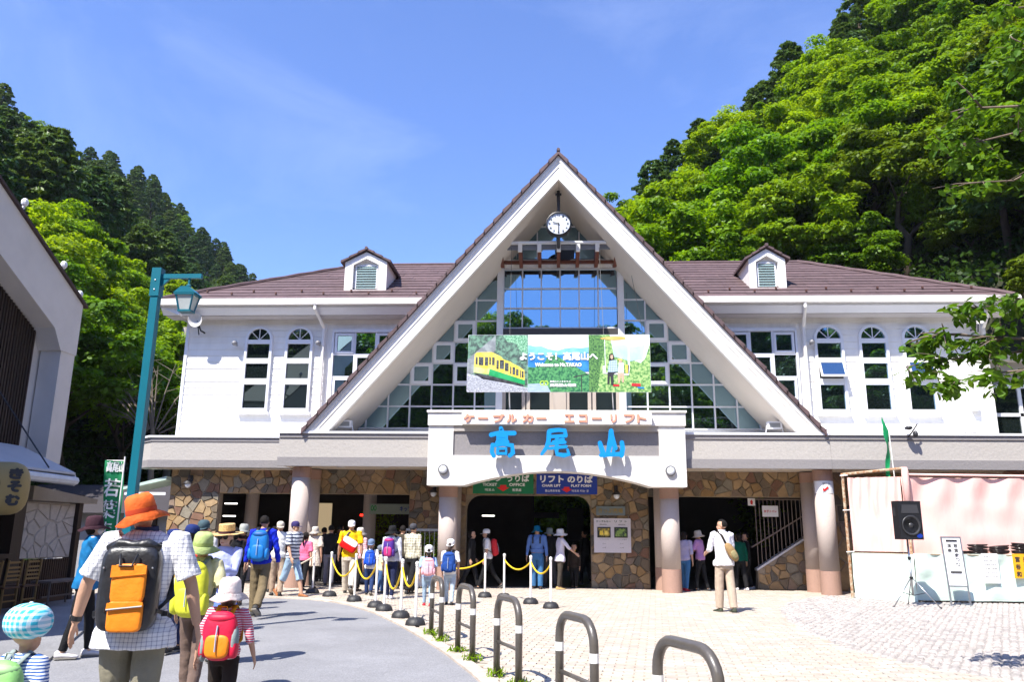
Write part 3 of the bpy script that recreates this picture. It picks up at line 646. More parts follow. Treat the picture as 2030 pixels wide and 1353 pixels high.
TAKA = [[(.42, .97, .05), (.46, .86, .06)], [(.02, .74, .055), (.3, .80, .05), (.98, .80, .055)], [(.30, .76, .035), (.30, .50, .035)], [(.66, .78, .035), (.66, .50, .035)], [(.32, .69, .028), (.64, .69, .028)], [(.32, .60, .028), (.64, .60, .028)], [(.26, .50, .035), (.72, .51, .035)], [(.08, .40, .045), (.06, .15, .05), (.14, .02, .05)], [(.08, .38, .05), (.5, .42, .045), (.9, .38, .055), (.93, .12, .055), (.80, .03, .05)], [(.30, .28, .035), (.30, .09, .035)], [(.30, .27, .03), (.66, .27, .035), (.64, .09, .035)], [(.30, .10, .032), (.64, .10, .032)]]
O_ = [[(.30, .90, .055), (.60, .94, .05), (.84, .92, .055), (.86, .74, .055)], [(.34, .70, .04), (.84, .73, .045)], [(.28, .88, .055), (.26, .55, .055), (.18, .30, .05), (.02, .08, .035)], [(.78, .60, .04), (.42, .52, .03)], [(.30, .44, .035), (.84, .50, .04)], [(.28, .28, .035), (.88, .35, .04)], [(.56, .62, .045), (.54, .25, .05), (.56, .08, .05), (.80, .04, .055), (.98, .08, .05), (.93, .24, .03)]]
YAMA = [[(.50, .95, .06), (.50, .70, .075), (.44, .45, .07), (.36, .12, .055)], [(.50, .92, .05), (.56, .55, .07), (.66, .30, .05)], [(.06, .50, .055), (.12, .30, .065), (.20, .05, .065)], [(.10, .05, .055), (.40, .07, .055), (.86, .09, .055)], [(.90, .52, .055), (.93, .30, .06), (.88, .04, .06)], [(.56, .10, .04), (.60, .32, .04)]]
for ch, a, b, t, u in ((TAKA, 535, 700, 727, 930), (O_, 885, 1082, 733, 930), (YAMA, 1280, 1465, 742, 930)):
    xa, zt = U(a / 3.5 + 820, t / 3.5 + 640, 20.72); xb, zb_ = U(b / 3.5 + 820, u / 3.5 + 640, 20.72)
    brush(ch, xa, xb, zb_, zt, 20.72, .07, 'letter', BLUE, bx)
# --- columns
for cx, cy, top in ((-6.83, 21.75, 3.16), (-2.8, 21.72, 2.66), (3.05, 21.72, 2.66), (7.08, 21.75, 3.16), (12.0, 21.75, 3.16), (-6.83, 22.72, 3.16), (-2.8, 22.68, 3.16), (3.0, 22.68, 3.16), (7.02, 22.72, 3.16)):
    cpt = P('column', MB().lathe([(.245, .60), (.245, top - .28)], (cx, cy, 0), 28), PINKST, smooth=False)
    cpt.data.polygons.foreach_set('use_smooth', [len(p.vertices) == 4 for p in cpt.data.polygons])
    obj('plinth', MB().lathe([(.252, 0), (.252, .60)], (cx, cy, 0), 28), PLINTH, cpt); obj('capital', MB().lathe([(.252, top - .28), (.252, top - .002)], (cx, cy, 0), 28), PLINTH, cpt)
# --- stone ground floor
STC = [(.34, .27, .20), (.42, .34, .25), (.20, .18, .17), (.29, .30, .32), (.46, .37, .28), (.24, .15, .13), (.28, .24, .25), (.38, .28, .17), (.14, .145, .16)]
STM = [M('stone_%s' % n, tuple(v * k_ for v, k_ in zip(c, (.80, .68, .48))), .8, .22, 7, .4, 30) for n, c in zip('abcdefghi', STC)]
MORT = M('wall_mortar', (.31, .25, .18), .95, .15, 12, .3, 60)
def vor(x0, x1, z0, z1, size, keep=None):
    nx_, nz_ = max(1, round((x1 - x0) / size)), max(1, round((z1 - z0) / size)); si = []
    for i in range(nx_):
        for j in range(nz_): si.append((x0 + (i + .5 + rng.uniform(-.49, .49)) * (x1 - x0) / nx_, z0 + (j + .5 + rng.uniform(-.49, .49)) * (z1 - z0) / nz_))
    for k in range(len(si)):                    # thin out for size variety
        pass
    si = [s for s in si if rng.random() > .22]; res = []
    for a in si:
        poly = [(x0, z0), (x1, z0), (x1, z1), (x0, z1)]
        for b in si:
            if a is b or abs(a[0] - b[0]) > size * 3.2 or abs(a[1] - b[1]) > size * 3.2: continue
            mx_, mz_, nx2, nz2 = (a[0] + b[0]) / 2, (a[1] + b[1]) / 2, b[0] - a[0], b[1] - a[1]; o2 = []
            f = lambda p: (mx_ - p[0]) * nx2 + (mz_ - p[1]) * nz2
            for i in range(len(poly)):
                p, q = poly[i], poly[(i + 1) % len(poly)]; fp, fq = f(p), f(q)
                if fp >= 0: o2.append(p)
                if fp * fq < 0: t = fp / (fp - fq); o2.append((p[0] + (q[0] - p[0]) * t, p[1] + (q[1] - p[1]) * t))
            poly = o2
            if len(poly) < 3: break
        if len(poly) >= 3:
            cx, cz = sum(p[0] for p in poly) / len(poly), sum(p[1] for p in poly) / len(poly); ar = 0
            for i in range(len(poly)): ar += poly[i][0] * poly[(i + 1) % len(poly)][1] - poly[(i + 1) % len(poly)][0] * poly[i][1]
            if ar / 2 > .008: res.append((cx, cz, [(cx + (p[0] - cx) * .93, cz + (p[1] - cz) * .93) for p in poly if True], ar / 2))
    return res
sw = P('stone_wall', MB().box(-11.0, -9.55, 22.93, 23.2, 0, 3.24).box(-9.55, -4.06, 22.93, 23.2, 2.5, 3.24).box(-4.06, -2.44, 22.93, 23.2, 0, 3.24).box(-2.44, 1.04, 22.93, 23.2, 2.5, 3.24).box(1.04, 2.64, 22.93, 23.2, 0, 3.24).box(2.64, 7.06, 22.93, 23.2, 2.5, 3.24).box(7.06, 15.5, 22.93, 23.2, 0, 3.24), MORT)
for s_, xx in ((1, -2.44), (-1, 1.04)):
    cpts = [(xx, 2.5), (xx, 2.1)] + [(xx + s_ * .4 * (1 - math.cos(R_(a))), 2.1 + .4 * math.sin(R_(a))) for a in (15, 30, 45, 60, 75, 90)]
    obj('arch_corner', MB().prism(cpts if s_ < 0 else cpts[::-1], 22.92, 23.2), MORT, sw)
stones = []
for r_ in ((-11, -9.55, 0, 3.2, .21), (-9.55, -4.06, 2.5, 3.2, .21), (-4.06, -2.44, 0, 3.2, .21), (-2.44, 1.04, 2.5, 3.2, .21), (1.04, 2.64, 0, 3.2, .20), (2.64, 7.06, 2.5, 3.2, .21), (7.06, 15.4, 2.3, 3.2, .3), (7.06, 15.4, 0, 2.3, .4)):
    stones += [s + (r_,) for s in vor(*r_)]
def stone_mb(s, mb=None, mi=0, y=22.93):
    mb = mb or MB(); p = s[2]; n = len(p); cx, cz = s[0], s[1]; d = rng.uniform(.018, .055)
    vs = [(a, y, b) for a, b in p] + [(cx + (a - cx) * .9, y - d, cz + (b - cz) * .9) for a, b in p]
    return mb.add(vs, [tuple(range(n, 2 * n))] + [(i, (i + 1) % n, (i + 1) % n + n, i + n) for i in range(n)], mi)
stones.sort(key=lambda s: (s[0] > 7.2, -s[3]))
restm = MB()
for k, s in enumerate(stones):
    if k < 300: obj('stone', stone_mb(s), rng.choice(STM), sw)
    else: stone_mb(s, restm, rng.randrange(9))
obj('stones', restm, STM, sw, kind='stuff')
# ramp parapet with railing on the right
pp = P('parapet', MB().prism([(5.62, 0), (7.06, 0), (7.06, 1.42), (5.62, .52)], 23.25, 23.5), MORT)
for s in vor(5.62, 7.06, 0, 1.42, .22):
    if s[1] + .1 < .52 + (s[0] - 5.62) * .62: obj('stone', stone_mb(s, y=23.25), rng.choice(STM), pp)
obj('coping', MB().prism([(5.6, .52), (7.06, 1.43), (7.06, 1.49), (5.6, .58)], 23.22, 23.52), ALU, pp)
rl = P('railing', MB().tube([(5.5, 23.3, 1.15), (7.04, 23.3, 2.05)], .02, 6).tube([(5.62, 23.3, 2.46), (7.04, 23.3, 2.46)], .02, 6), M('bronze_rail', (.22, .17, .14), .5))
for k in range(13): x = 5.66 + k * .112; obj('bar', MB().tube([(x, 23.3, .58 + (x - 5.62) * .62), (x, 23.3, 2.46)], .012, 5), M('bronze_rail', 0), rl)
# interior
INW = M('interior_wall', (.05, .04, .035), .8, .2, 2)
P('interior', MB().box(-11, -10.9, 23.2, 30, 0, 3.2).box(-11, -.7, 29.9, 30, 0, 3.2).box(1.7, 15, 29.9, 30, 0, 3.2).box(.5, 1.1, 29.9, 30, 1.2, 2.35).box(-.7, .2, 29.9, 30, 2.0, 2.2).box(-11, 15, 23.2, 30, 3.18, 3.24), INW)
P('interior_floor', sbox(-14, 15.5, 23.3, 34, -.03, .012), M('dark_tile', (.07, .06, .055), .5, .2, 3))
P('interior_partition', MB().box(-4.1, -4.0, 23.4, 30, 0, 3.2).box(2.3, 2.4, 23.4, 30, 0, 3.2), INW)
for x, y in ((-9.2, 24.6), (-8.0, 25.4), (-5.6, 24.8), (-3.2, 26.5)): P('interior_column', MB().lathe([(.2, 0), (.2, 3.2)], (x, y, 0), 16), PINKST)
cnt_ = P('ticket_counter', sbox(-8.6, -4.2, 26.6, 27.2, 0, 1.0), DARKW); obj('counter_top', sbox(-8.7, -4.15, 26.5, 27.3, 1.0, 1.05), WOOD, cnt_)
P('lightbox_panel', sbox(-8.6, -7.6, 27.8, 27.85, 1.2, 2.4), emit('warm_lit_panel', (.55, .42, .25), .35))
SHELF = M('shop_goods', (.25, .12, .06), .7, .5, 30)
P('shop_shelf', MB().box(-7.4, -5.6, 27.9, 28.2, 0, .1).box(-7.4, -5.6, 27.9, 28.2, .7, .8).box(-7.4, -5.6, 27.9, 28.2, 1.4, 1.5).box(-7.3, -5.7, 27.95, 28.15, .8, 1.2), SHELF)
for x0_, x1_, y_, z_ in ((-4.9, -4.05, 24.6, 2.18), (-10.3, -9.9, 25.2, 2.28), (-10.4, -10.0, 25.4, 1.9), (-2.3, -1.9, 26.5, 2.0)): P('fluorescent_tube', MB().tube([(x0_, y_, z_), (x1_, y_, z_)], .02, 6), emit('tube_light', (1, .95, .88), 2.2))
P('red_display', sbox(-6.3, -5.95, 26.5, 26.55, 1.95, 2.02), emit('red_led', (1, .02, .01), 2.5))
# ================================================================ VEGETATION
def quads_mesh(name, c, nrm, up, sx, sy, shade, mat, fold=0.):
    """leaf-shaped rhombs: centres, normals, long axes"""
    n = len(c); nrm = nrm / (np.linalg.norm(nrm, axis=1, keepdims=True) + 1e-9); up = up - nrm * (up * nrm).sum(1, keepdims=True); up /= (np.linalg.norm(up, axis=1, keepdims=True) + 1e-9); sd = np.cross(nrm, up)
    sx = sx[:, None]; sy = sy[:, None]
    v = np.empty((n, 4, 3)); v[:, 0] = c - up * sy; v[:, 1] = c + sd * sx - up * sy * .1; v[:, 2] = c + up * sy; v[:, 3] = c - sd * sx - up * sy * .1
    me = D.meshes.new(name); me.vertices.add(n * 4); me.vertices.foreach_set('co', v.reshape(-1).astype(np.float32))
    me.loops.add(n * 4); me.loops.foreach_set('vertex_index', np.arange(n * 4, dtype=np.int32)); me.polygons.add(n); me.polygons.foreach_set('loop_start', np.arange(n, dtype=np.int32) * 4)
    try: me.polygons.foreach_set('loop_total', np.full(n, 4, dtype=np.int32))
    except Exception: pass
    a = me.attributes.new('shade', 'FLOAT', 'FACE'); a.data.foreach_set('value', shade.astype(np.float32))
    me.materials.append(mat); me.update(calc_edges=True); return me
def crown_pts(R, Hh, nclump, nleaf, flat=.5, rc=.3, seed=0, cone=False, layered=False, bottom=-.5):
    g = np.random.default_rng(seed); C = []; Nn = []; Sh = []
    for k in range(nclump):
        if cone:
            t = (k + g.random()) / nclump; z = t ** .8; rr = (1 - z) ** .45 * R + .1; a = g.random() * 6.283; q = g.random() ** .35
            cc = np.array([math.cos(a) * rr * q, math.sin(a) * rr * q, z * Hh - rr * .25 * q]); rad = np.array([.30, .30, .15]) * (rr * .5 + .35)
        else:
            a = g.random() * 6.283; zz = g.uniform(bottom, 1.); rr = math.sqrt(max(0, 1 - zz * zz)) ; q = g.uniform(.62, 1.0) * (1 + .16 * math.sin(3 * a + seed) + .1 * math.sin(5 * a + 2 * seed))
            cc = np.array([math.cos(a) * rr * R * q, math.sin(a) * rr * R * q, Hh * (.5 + .5 * zz * q)]); s = R * rc * g.uniform(.6, 1.25); rad = np.array([s, s, s * flat])
        m = int(nleaf * g.uniform(.7, 1.3)); d = g.normal(size=(m, 3)); d /= np.linalg.norm(d, axis=1, keepdims=True); d[:, 2] = np.where(g.random(m) < .7, np.abs(d[:, 2]), d[:, 2])
        p = cc + d * rad * (g.random((m, 1)) ** .4)
        if layered: p[:, 2] -= ((p[:, 0] - cc[0]) ** 2 + (p[:, 1] - cc[1]) ** 2) * .12
        C.append(p); Nn.append(d * .6 + np.array([0, 0, .7]) + g.normal(size=(m, 3)) * .45); Sh.append(np.clip(g.normal(.5, .2, m) + g.uniform(-.15, .15), 0, 1))
    return np.concatenate(C), np.concatenate(Nn), np.concatenate(Sh), g
def crown_mesh(name, mat, ls, asp=.6, **kw):
    c, n, s, g = crown_pts(**kw); m = len(c); up = g.normal(size=(m, 3)) + np.array([0, 0, -.3]); sz = ls * g.uniform(.6, 1.3, m); return quads_mesh(name, c, n, up, sz * asp, sz, s, mat)
BARK = M('bark', (.07, .05, .035), .9, .3, 6, .6, 20, stretch=(1, 1, .25))
def trunk_mesh(name, h, r, limbs=6, spread=1.6, seed=0):
    g = random.Random(seed); mb = MB(); pts_ = [(g.uniform(-.1, .1) * k, g.uniform(-.1, .1) * k, h * k / 5 - .6 * (k == 0)) for k in range(6)]
    mb.tube(pts_, [r * (1 - .13 * k) for k in range(6)], 8)
    for i in range(limbs):
        k = 2 + i % 3; b = Vector(pts_[k]); a = g.random() * 6.28; l = spread * g.uniform(.7, 1.2)
        mb.tube([b, b + Vector((math.cos(a) * l * .5, math.sin(a) * l * .5, l * .5)), b + Vector((math.cos(a) * l, math.sin(a) * l, l * .8))], [r * .4, r * .25, r * .1], 5)
    me = D.meshes.new(name); me.from_pydata(mb.v, [], mb.f); me.materials.append(BARK); me.polygons.foreach_set('use_smooth', [True] * len(me.polygons)); return me
LB = leafmat('spring_leaf', (.12, .26, .006), .5, (.28, .40, .008)); LG = leafmat('green_leaf', (.06, .16, .008), .45, (.19, .31, .010)); LC = leafmat('conifer_leaf', (.055, .125, .035), .3, (.11, .18, .035)); LUN = leafmat('undergrowth_leaf', (.03, .07, .006), .3); LY = leafmat('olive_leaf', (.15, .20, .012), .4, (.11, .20, .010))
KIND = {}
for q in range(3): KIND['bright', q] = (crown_mesh('crown', LB, .12, R=3.3, Hh=6.4, nclump=130, nleaf=230, flat=.5, rc=.25, seed=q, layered=True), trunk_mesh('trunk', 4.5, .22, seed=q), 2.4)
for q in range(3): KIND['green', q] = (crown_mesh('crown', LG, .13, R=3.2, Hh=6.6, nclump=120, nleaf=230, flat=.55, rc=.25, seed=10 + q), trunk_mesh('trunk', 4.5, .24, seed=5 + q), 2.4)
for q in range(2): KIND['olive', q] = (crown_mesh('crown', LY, .11, R=3.0, Hh=5.2, nclump=110, nleaf=240, flat=.32, rc=.28, seed=20 + q, layered=True), trunk_mesh('trunk', 4, .2, seed=9 + q), 2.2)
for q in range(3): KIND['conifer', q] = (crown_mesh('crown', LC, .17, asp=.4, R=2.9, Hh=9.5, nclump=330, nleaf=60, seed=30 + q, cone=True), trunk_mesh('trunk', 9, .22, limbs=0, seed=15 + q), 2.0)
NAMES = {'bright': ('broadleaf_tree', 'yellow-green leafy tree'), 'green': ('broadleaf_tree', 'mid green leafy tree'), 'olive': ('maple_tree', 'olive tinted layered maple'), 'conifer': ('cedar_tree', 'dark cedar')}
used_tree = {}
def zone(x, y, z):
    v = RM.transposed() @ (Vector((x, y, z)) - Vector((0, 0, 1.5)))
    if v.z > 0: return 'out of view'
    u, w2 = 1015 - 1590 * v.x / v.z, 676.5 + 1590 * v.y / v.z
    for lim, nm in ((60, 'at the left edge'), (125, 'above the shop roof'), (185, 'past the shop roof'), (260, 'left of the teal lamp post'), (330, 'behind the teal lamp post'), (400, 'above the left eave corner'), (560, 'above the left wing roof'), (900, 'behind the gable'), (1240, 'just right of the gable top'), (1330, 'right of the gable peak'), (1430, 'left of the right dormer'), (1530, 'above the right dormer'), (1640, 'right of the right dormer'), (1760, 'above the right wing roof'), (1880, 'above the outer arched windows'), (1980, 'above the right eave corner'), (9999, 'at the right edge')):
        if u < lim: break
    return nm + (', high up' if w2 < 150 else ', upper slope' if w2 < 300 else ', mid slope' if w2 < 430 else ', low down')
def tree(kind, x, y, s, where, group, z=None, sz=None, lab=None):
    q = rng.randrange(sum(1 for k in KIND if k[0] == kind)); cr_, tk, cz = KIND[kind, q]
    nm, lb = NAMES[kind]; zz_ = zone(x, y, (H(x, y) if z is None else z) + 5 * s); wn = ('young ' if 'young' in group else 'small ' if s < .85 else 'large ' if s > 1.05 else ''); o = thing(nm, lab or wn + lb + ' ' + (where if 'bank' in where or 'passage' in where else zz_ + (', far ridge' if 'far ridge' in where else '')), 'tree', (x, y, H(x, y) if z is None else z), group, rz=rng.random() * 6.28); sc_ = (s, s, sz or s); 
    k = D.objects.new('crown', cr_); COL.objects.link(k); k.parent = o; k.location = (0, 0, cz * (sz or s)); k.scale = sc_
    k = D.objects.new('trunk', tk); COL.objects.link(k); k.parent = o; k.scale = sc_
    return o
# right hillside: bright trees low, conifers on the crest
def hill(xr, yr, step, fn):
    y = yr[0]
    while y < yr[1]:
        x = xr[0]
        while x < xr[1]:
            fn(x + rng.uniform(-.3, .3) * step, y + rng.uniform(-.3, .3) * step); x += step
        y += step * .85
def fr(x, y):
    d = .766 * x + .645 * (y - 33)
    if d < 1.2 or x > y * .80 + 4 or x < -1 or y > 57: return
    if y < 31.5 and x < 17.3: return
    az = x / y; r = rng.random()
    if y > 50 and r < .55: kind = 'conifer'
    elif az > .50: kind = 'olive' if r < .22 else ('green' if r < .9 else 'conifer')
    elif az > .33: kind = 'olive' if r < .2 else ('green' if r < .65 else 'bright')
    else: kind = 'bright' if r < .85 else 'green'
    if kind == 'conifer': tree(kind, x, y, rng.uniform(.62, .85), 'on the crest of the right hill', 'trees on the right hillside')
    else: tree(kind, x, y, rng.uniform(.75, 1.1) * (.84 if y > 43 else 1), 'on the slope behind the right wing', 'trees on the right hillside')
hill((0, 46), (19, 58), 3.7, fr)
for px_, py_, s_, wh in ((1562, 88, .8, 'tallest crest cedar standing clear against the sky above the right dormer'), (1600, 112, .6, 'crest cedar just right of the tallest one'), (1386, 240, .68, 'dark crest cedar against the sky left of the right dormer'), (1334, 280, .55, 'lowest crest cedar against the sky, nearest the gable'), (1492, 178, .5, 'small crest cedar below the tallest one'), (1700, -40, .9, 'cedar cut by the top edge of the photo on the right crest'), (1668, 30, .6, 'crest cedar just left of the one cut by the top edge')):
    Xc, Zc = U(px_, py_, 52.5); tree('conifer', Xc, 52.5, s_, '', 'cedars on the crest of the right hill', z=Zc - 11.3 * s_, lab=wh)
def fs(x, y):
    d = .766 * x + .645 * (y - 33)
    if d < .4 or d > 15 or x > y * .80 + 3 or x < -1 or (y < 31 and x < 16.8): return
    tree('olive' if rng.random() < .45 else 'green', x, y, rng.uniform(.48, .62), '', 'young trees filling the foot of the right hillside', z=H(x, y) - 1.1)
hill((8, 34), (19, 44), 3.1, fs)
def fl(x, y):
    az = x / y
    if x > -17.5 or az < -.95 or az > -.33: return
    if x > -29 - max(0, (y - 45) * .1) and y < 62 : kind = 'bright' if rng.random() < .8 else 'green'
    elif rng.random() < .12: kind = 'green'
    else: kind = 'conifer'
    s = rng.uniform(.8, 1.05) if kind != 'conifer' else rng.uniform(.85, 1.15)
    tree(kind, x, y, s, 'on the left hillside beyond the shop', 'trees on the left hillside')
hill((-60, -16), (24, 62), 4.1, fl)
def ff(x, y):
    az = x / y
    if az < -.92 or az > -.30 or x > -20: return
    kind = 'conifer' if rng.random() < .88 else 'green'; s = rng.uniform(.58, .85)
    tree(kind, x, y, s, 'on the far ridge to the left', 'trees on the far left ridge')
hill((-132, -22), (66, 170), 5.9, ff)
# wooded bank behind the camera, seen mirrored in the station glass
for k in range(26):
    x = -38 + k * 3.0; y = -19 + rng.uniform(-3, 2)
    tree(rng.choice(['green', 'green', 'bright', 'conifer']), x, y, rng.uniform(1.15, 1.5) * (1.25 if x < -4 else .95), 'on the bank opposite the station', 'trees opposite the station')
for k in range(16): tree('green', -40 + k * 5.2, -31 + rng.uniform(-3, 3), 1.5, 'on the bank opposite the station', 'trees opposite the station')
# behind the station passage
for x, y in ((-1.5, 36), (1, 35), (3.5, 37)): tree('bright', x, y, .8, 'behind the station passage', 'trees behind the station', z=-2.2)
# undergrowth on the slopes
c = []; 
for _ in range(170000):
    if rng.random() < .55: x, y = rng.uniform(0, 40), rng.uniform(20, 58)
    else: x, y = rng.uniform(-45, -15.5), rng.uniform(15, 60)
    h = H(x, y)
    if h > .3: c.append((x, y, h + rng.uniform(0, .9)))
c = np.array(c); g = np.random.default_rng(3); o = D.objects.new('undergrowth', quads_mesh('undergrowth', c, g.normal(size=c.shape) + np.array([0, -.3, .8]), g.normal(size=c.shape), g.uniform(.05, .11, len(c)), g.uniform(.09, .18, len(c)), g.uniform(0, .9, len(c)), LUN)); COL.objects.link(o); o['kind'] = 'stuff'; o['label'] = 'leafy undergrowth covering the hillsides'
# near overhanging cherry branches on the right
CH = thing('cherry_tree', 'cherry tree just right of the view whose leafy branches hang in front of the station', 'tree', (8.8, 7.6, 0))
mb = MB(); mb.tube([(8.8, 7.6, -.3), (8.6, 7.7, 1.5), (8.5, 7.8, 3.2), (8.9, 7.6, 5), (8.7, 7.5, 7.5)], [.26, .22, .18, .13, .07], 10); obj('trunk', mb, BARK, CH, smooth=True)
LCH = leafmat('cherry_leaf', (.075, .17, .012), .5, (.12, .21, .015))
brs = []; leafs = []
def sprig(b, e, nb, r=.03, droop=.15, lsz=.13, dens=1.):
    b, e = Vector(b), Vector(e); n = 7; P_ = [b.lerp(e, k / n) + Vector((rng.uniform(-.06, .06), rng.uniform(-.06, .06), -droop * (k / n) ** 2 + rng.uniform(-.04, .04))) for k in range(n + 1)]
    brs.append((P_, [r * (1 - .8 * k / n) for k in range(n + 1)]))
    for i in range(nb):
        k = rng.randrange(1, n + 1); p = P_[k]; a = rng.random() * 6.28; l = rng.uniform(.2, .5); d = (Vector((math.cos(a), math.sin(a), rng.uniform(-.5, .45))) + (e - b).normalized() * .8).normalized(); q = p + d * l + Vector((0, 0, -.04))
        brs.append(([p, p.lerp(q, .5) + Vector((0, 0, .02)), q], [r * .25, r * .18, r * .08]))
        for m in range(int(rng.randrange(8, 14) * dens)):
            t = rng.uniform(.2, 1.05); c_ = p.lerp(q, t) + Vector((rng.uniform(-.07, .07), rng.uniform(-.07, .07), rng.uniform(-.09, .03))); leafs.append((c_, lsz * rng.uniform(.6, 1.15)))
T_ = Vector((8.5, 7.8, 3.2))
sprig(T_, (4.3, 8.9, 3.8), 80, .05); sprig((6.9, 8.2, 3.6), (4.0, 9.1, 3.5), 34, .03); sprig((6.6, 8.2, 3.5), (4.4, 8.7, 3.25), 22, .03); sprig((7.4, 8.0, 3.8), (4.75, 8.8, 4.15), 50, .03)
sprig((8.7, 7.6, 5), (4.6, 8.0, 6.3), 30, .06, droop=.3, dens=.9); sprig((7, 7.8, 5.8), (4.3, 8.3, 6.0), 22, .03, droop=.3); sprig((7.2, 7.8, 5.9), (4.7, 7.6, 6.8), 22, .03, droop=.3); sprig((8.7, 7.5, 6.6), (4.9, 7.7, 7.3), 26, .04, droop=.3); sprig((6.4, 7.9, 5.6), (4.6, 8.2, 5.35), 14, .03, droop=.2)
sprig((8.7, 7.5, 7.0), (6, 4.2, 7.4), 30, .05); sprig((8.7, 7.5, 6.0), (7, 4.6, 6.6), 30, .05)
mb = MB()
for P_, rr in brs: mb.tube(P_, rr, 5)
obj('branch', mb, M('grey_bark', (.16, .12, .09), .9, .3, 20), CH, smooth=True)
lm = MB(); lm.add([(0, 0, 0), (-.28, .35, .03), (-.24, .7, .0), (0, 1, -.12), (.24, .7, 0), (.28, .35, .03), (0, .5, -.05)], [(0, 6, 1), (1, 6, 2), (2, 6, 3), (3, 6, 4), (4, 6, 5), (5, 6, 0)])
lme = []
for k in range(3):
    me = D.meshes.new('leaf'); me.from_pydata(lm.v, [], lm.f); me.materials.append(LCH); a = me.attributes.new('shade', 'FLOAT', 'FACE'); a.data.foreach_set('value', [.3 + .3 * k] * 6); lme.append(me)
def inview(p):
    v = RM.transposed() @ (p - Vector((0, 0, 1.5))); return v.z < 0 and abs(v.x / v.z) < .645 and abs(v.y / v.z) < .43
li = [l for l in leafs if inview(l[0])]; rng.shuffle(li); ids = set(id(l) for l in li[:300]); rest = MB()
for l in leafs:
    e = (rng.uniform(-1.2, .2), rng.uniform(-.7, .7), rng.uniform(0, 6.28))
    if id(l) in ids:
        o = D.objects.new('leaf', rng.choice(lme)); COL.objects.link(o); o.parent = CH; o.location = l[0] - Vector((8.8, 7.6, 0)); o.rotation_euler = e; o.scale = (l[1],) * 3
    else:
        from mathutils import Euler
        m_ = Euler(e).to_matrix(); rest.add([m_ @ (Vector(p) * l[1]) + l[0] for p in lm.v], lm.f)
o = obj('leaves', rest, LCH, CH, kind='stuff'); a = o.data.attributes.new('shade', 'FLOAT', 'FACE'); a.data.foreach_set('value', [rng.uniform(.1, 1) for _ in o.data.polygons])
# ================================================================ THINGS
def PXx(px, py, x):
    d = ray(px, py); t = x / d.x; return (d.y * t, 1.5 + d.z * t)
IRON = M('dark_iron', (.03, .03, .035), .5, .1)
# --- clock under the gable
ck = thing('clock', 'round white wall clock with black rim hanging under the gable peak', 'clock', (X0, 21.7, 10.1))
RXm = Matrix.Rotation(R_(90), 3, 'X')
obj('clock_case', MB().lathe([(.35, -.12), (.37, -.09), (.37, .09), (.33, .11), (.33, .06), (.01, .06)], (X0, 21.7, 10.12), 36, Mx=RXm), BLACK, ck)
obj('clock_face', MB().lathe([(.325, .06), (.325, .065)], (X0, 21.7, 10.12), 36, Mx=RXm), M('clock_white', (.62, .66, .72), .4, .02), ck)
tm = MB()
for k in range(1, 13):
    a = R_(90 - 30 * k); cx, cz = X0 + .26 * math.cos(a), 10.12 + .26 * math.sin(a); w_ = .028 if k < 10 else .042; text(str(k), cx - w_, cx + w_, cz - .03, cz + .03, 21.628, .002, .003, tm)
obj('clock_numerals', tm, BLACK, ck)
obj('clock_hand', MB().prism([(X0 - .01, 10.15), (X0 - .014, 9.86), (X0 + .014, 9.86), (X0 + .012, 10.15)], 21.618, 21.624), BLACK, ck)
obj('clock_hand', MB().prism([(X0 - .17, 10.175), (X0 - .17, 10.15), (X0 + .03, 10.098), (X0 + .03, 10.125)], 21.61, 21.616), BLACK, ck)
obj('clock_bracket', MB().tube([(X0, 21.75, 10.4), (X0, 21.8, 11.0)], .045, 8), IRON, ck); obj('clock_stay', MB().tube([(X0, 21.78, 9.8), (X0, 22.2, 9.6)], .05, 8), IRON, ck)
# --- billboard
yb = 20.8; bx0, bx1, bz0, bz1 = -2.26, 2.56, 5.08, 6.63
bb = thing('billboard', 'wide welcome banner with cable car, mountain and chairlift pictures in front of the glass', 'banner', (.15, yb, 5.08))
obj('banner_sheet', sbox(bx0, bx1, yb, yb + .04, bz0, bz1), M('banner_backing', (.75, .77, .78), .5, .02), bb)
def BX(u): return bx0 + (bx1 - bx0) * (u - 45) / (1983 - 45)
def BZ(v): return bz1 - (bz1 - bz0) * (v - 78) / (682 - 78)
def flat(name, poly, y, m, par=bb):
    pl = [(BX(a), BZ(b)) for a, b in poly]; ar = sum(pl[i][0] * pl[(i + 1) % len(pl)][1] - pl[(i + 1) % len(pl)][0] * pl[i][1] for i in range(len(pl)))
    if ar < 0: pl = pl[::-1]
    return obj(name, MB().prism(pl, y, y + .0015), m, par)
pc = lambda n, c1_, c2_, s=9, st=(1, 1, 1), lo=.42, hi=.58: M2('print_' + n, c1_, c2_, 'noise', s, .5, lo, hi, stretch=st)
L1, L2, L3, L4, L5, L6 = [yb - .0025 * k for k in range(1, 7)]
flat('print_forest', [(48, 80), (686, 80), (686, 680), (38, 680)], L1, pc('forest', (.05, .08, .07), (.16, .32, .22), 9))
flat('print_trackside', [(38, 480), (300, 560), (686, 660), (686, 682), (38, 682)], L2, pc('gravel', (.12, .13, .16), (.62, .64, .70), 22, (1, 1, 4)))
flat('print_beam', [(340, 85), (40, 340), (38, 480), (110, 490), (340, 240)], L2, pc('haze', (.20, .22, .24), (.32, .36, .36), 5))
flat('print_rail', [(40, 495), (686, 640), (686, 655), (40, 515)], L3, pc('rail', (.35, .38, .45), (.6, .62, .7), 30))
flat('print_underside', [(110, 480), (640, 600), (640, 625), (200, 545)], L3, pc('under', (.02, .02, .02), (.06, .06, .07)))
CARY = pc('yellow', (.85, .62, .05), (.9, .72, .14), 4); CARG = pc('green', (.0, .30, .08), (.02, .38, .12), 4)
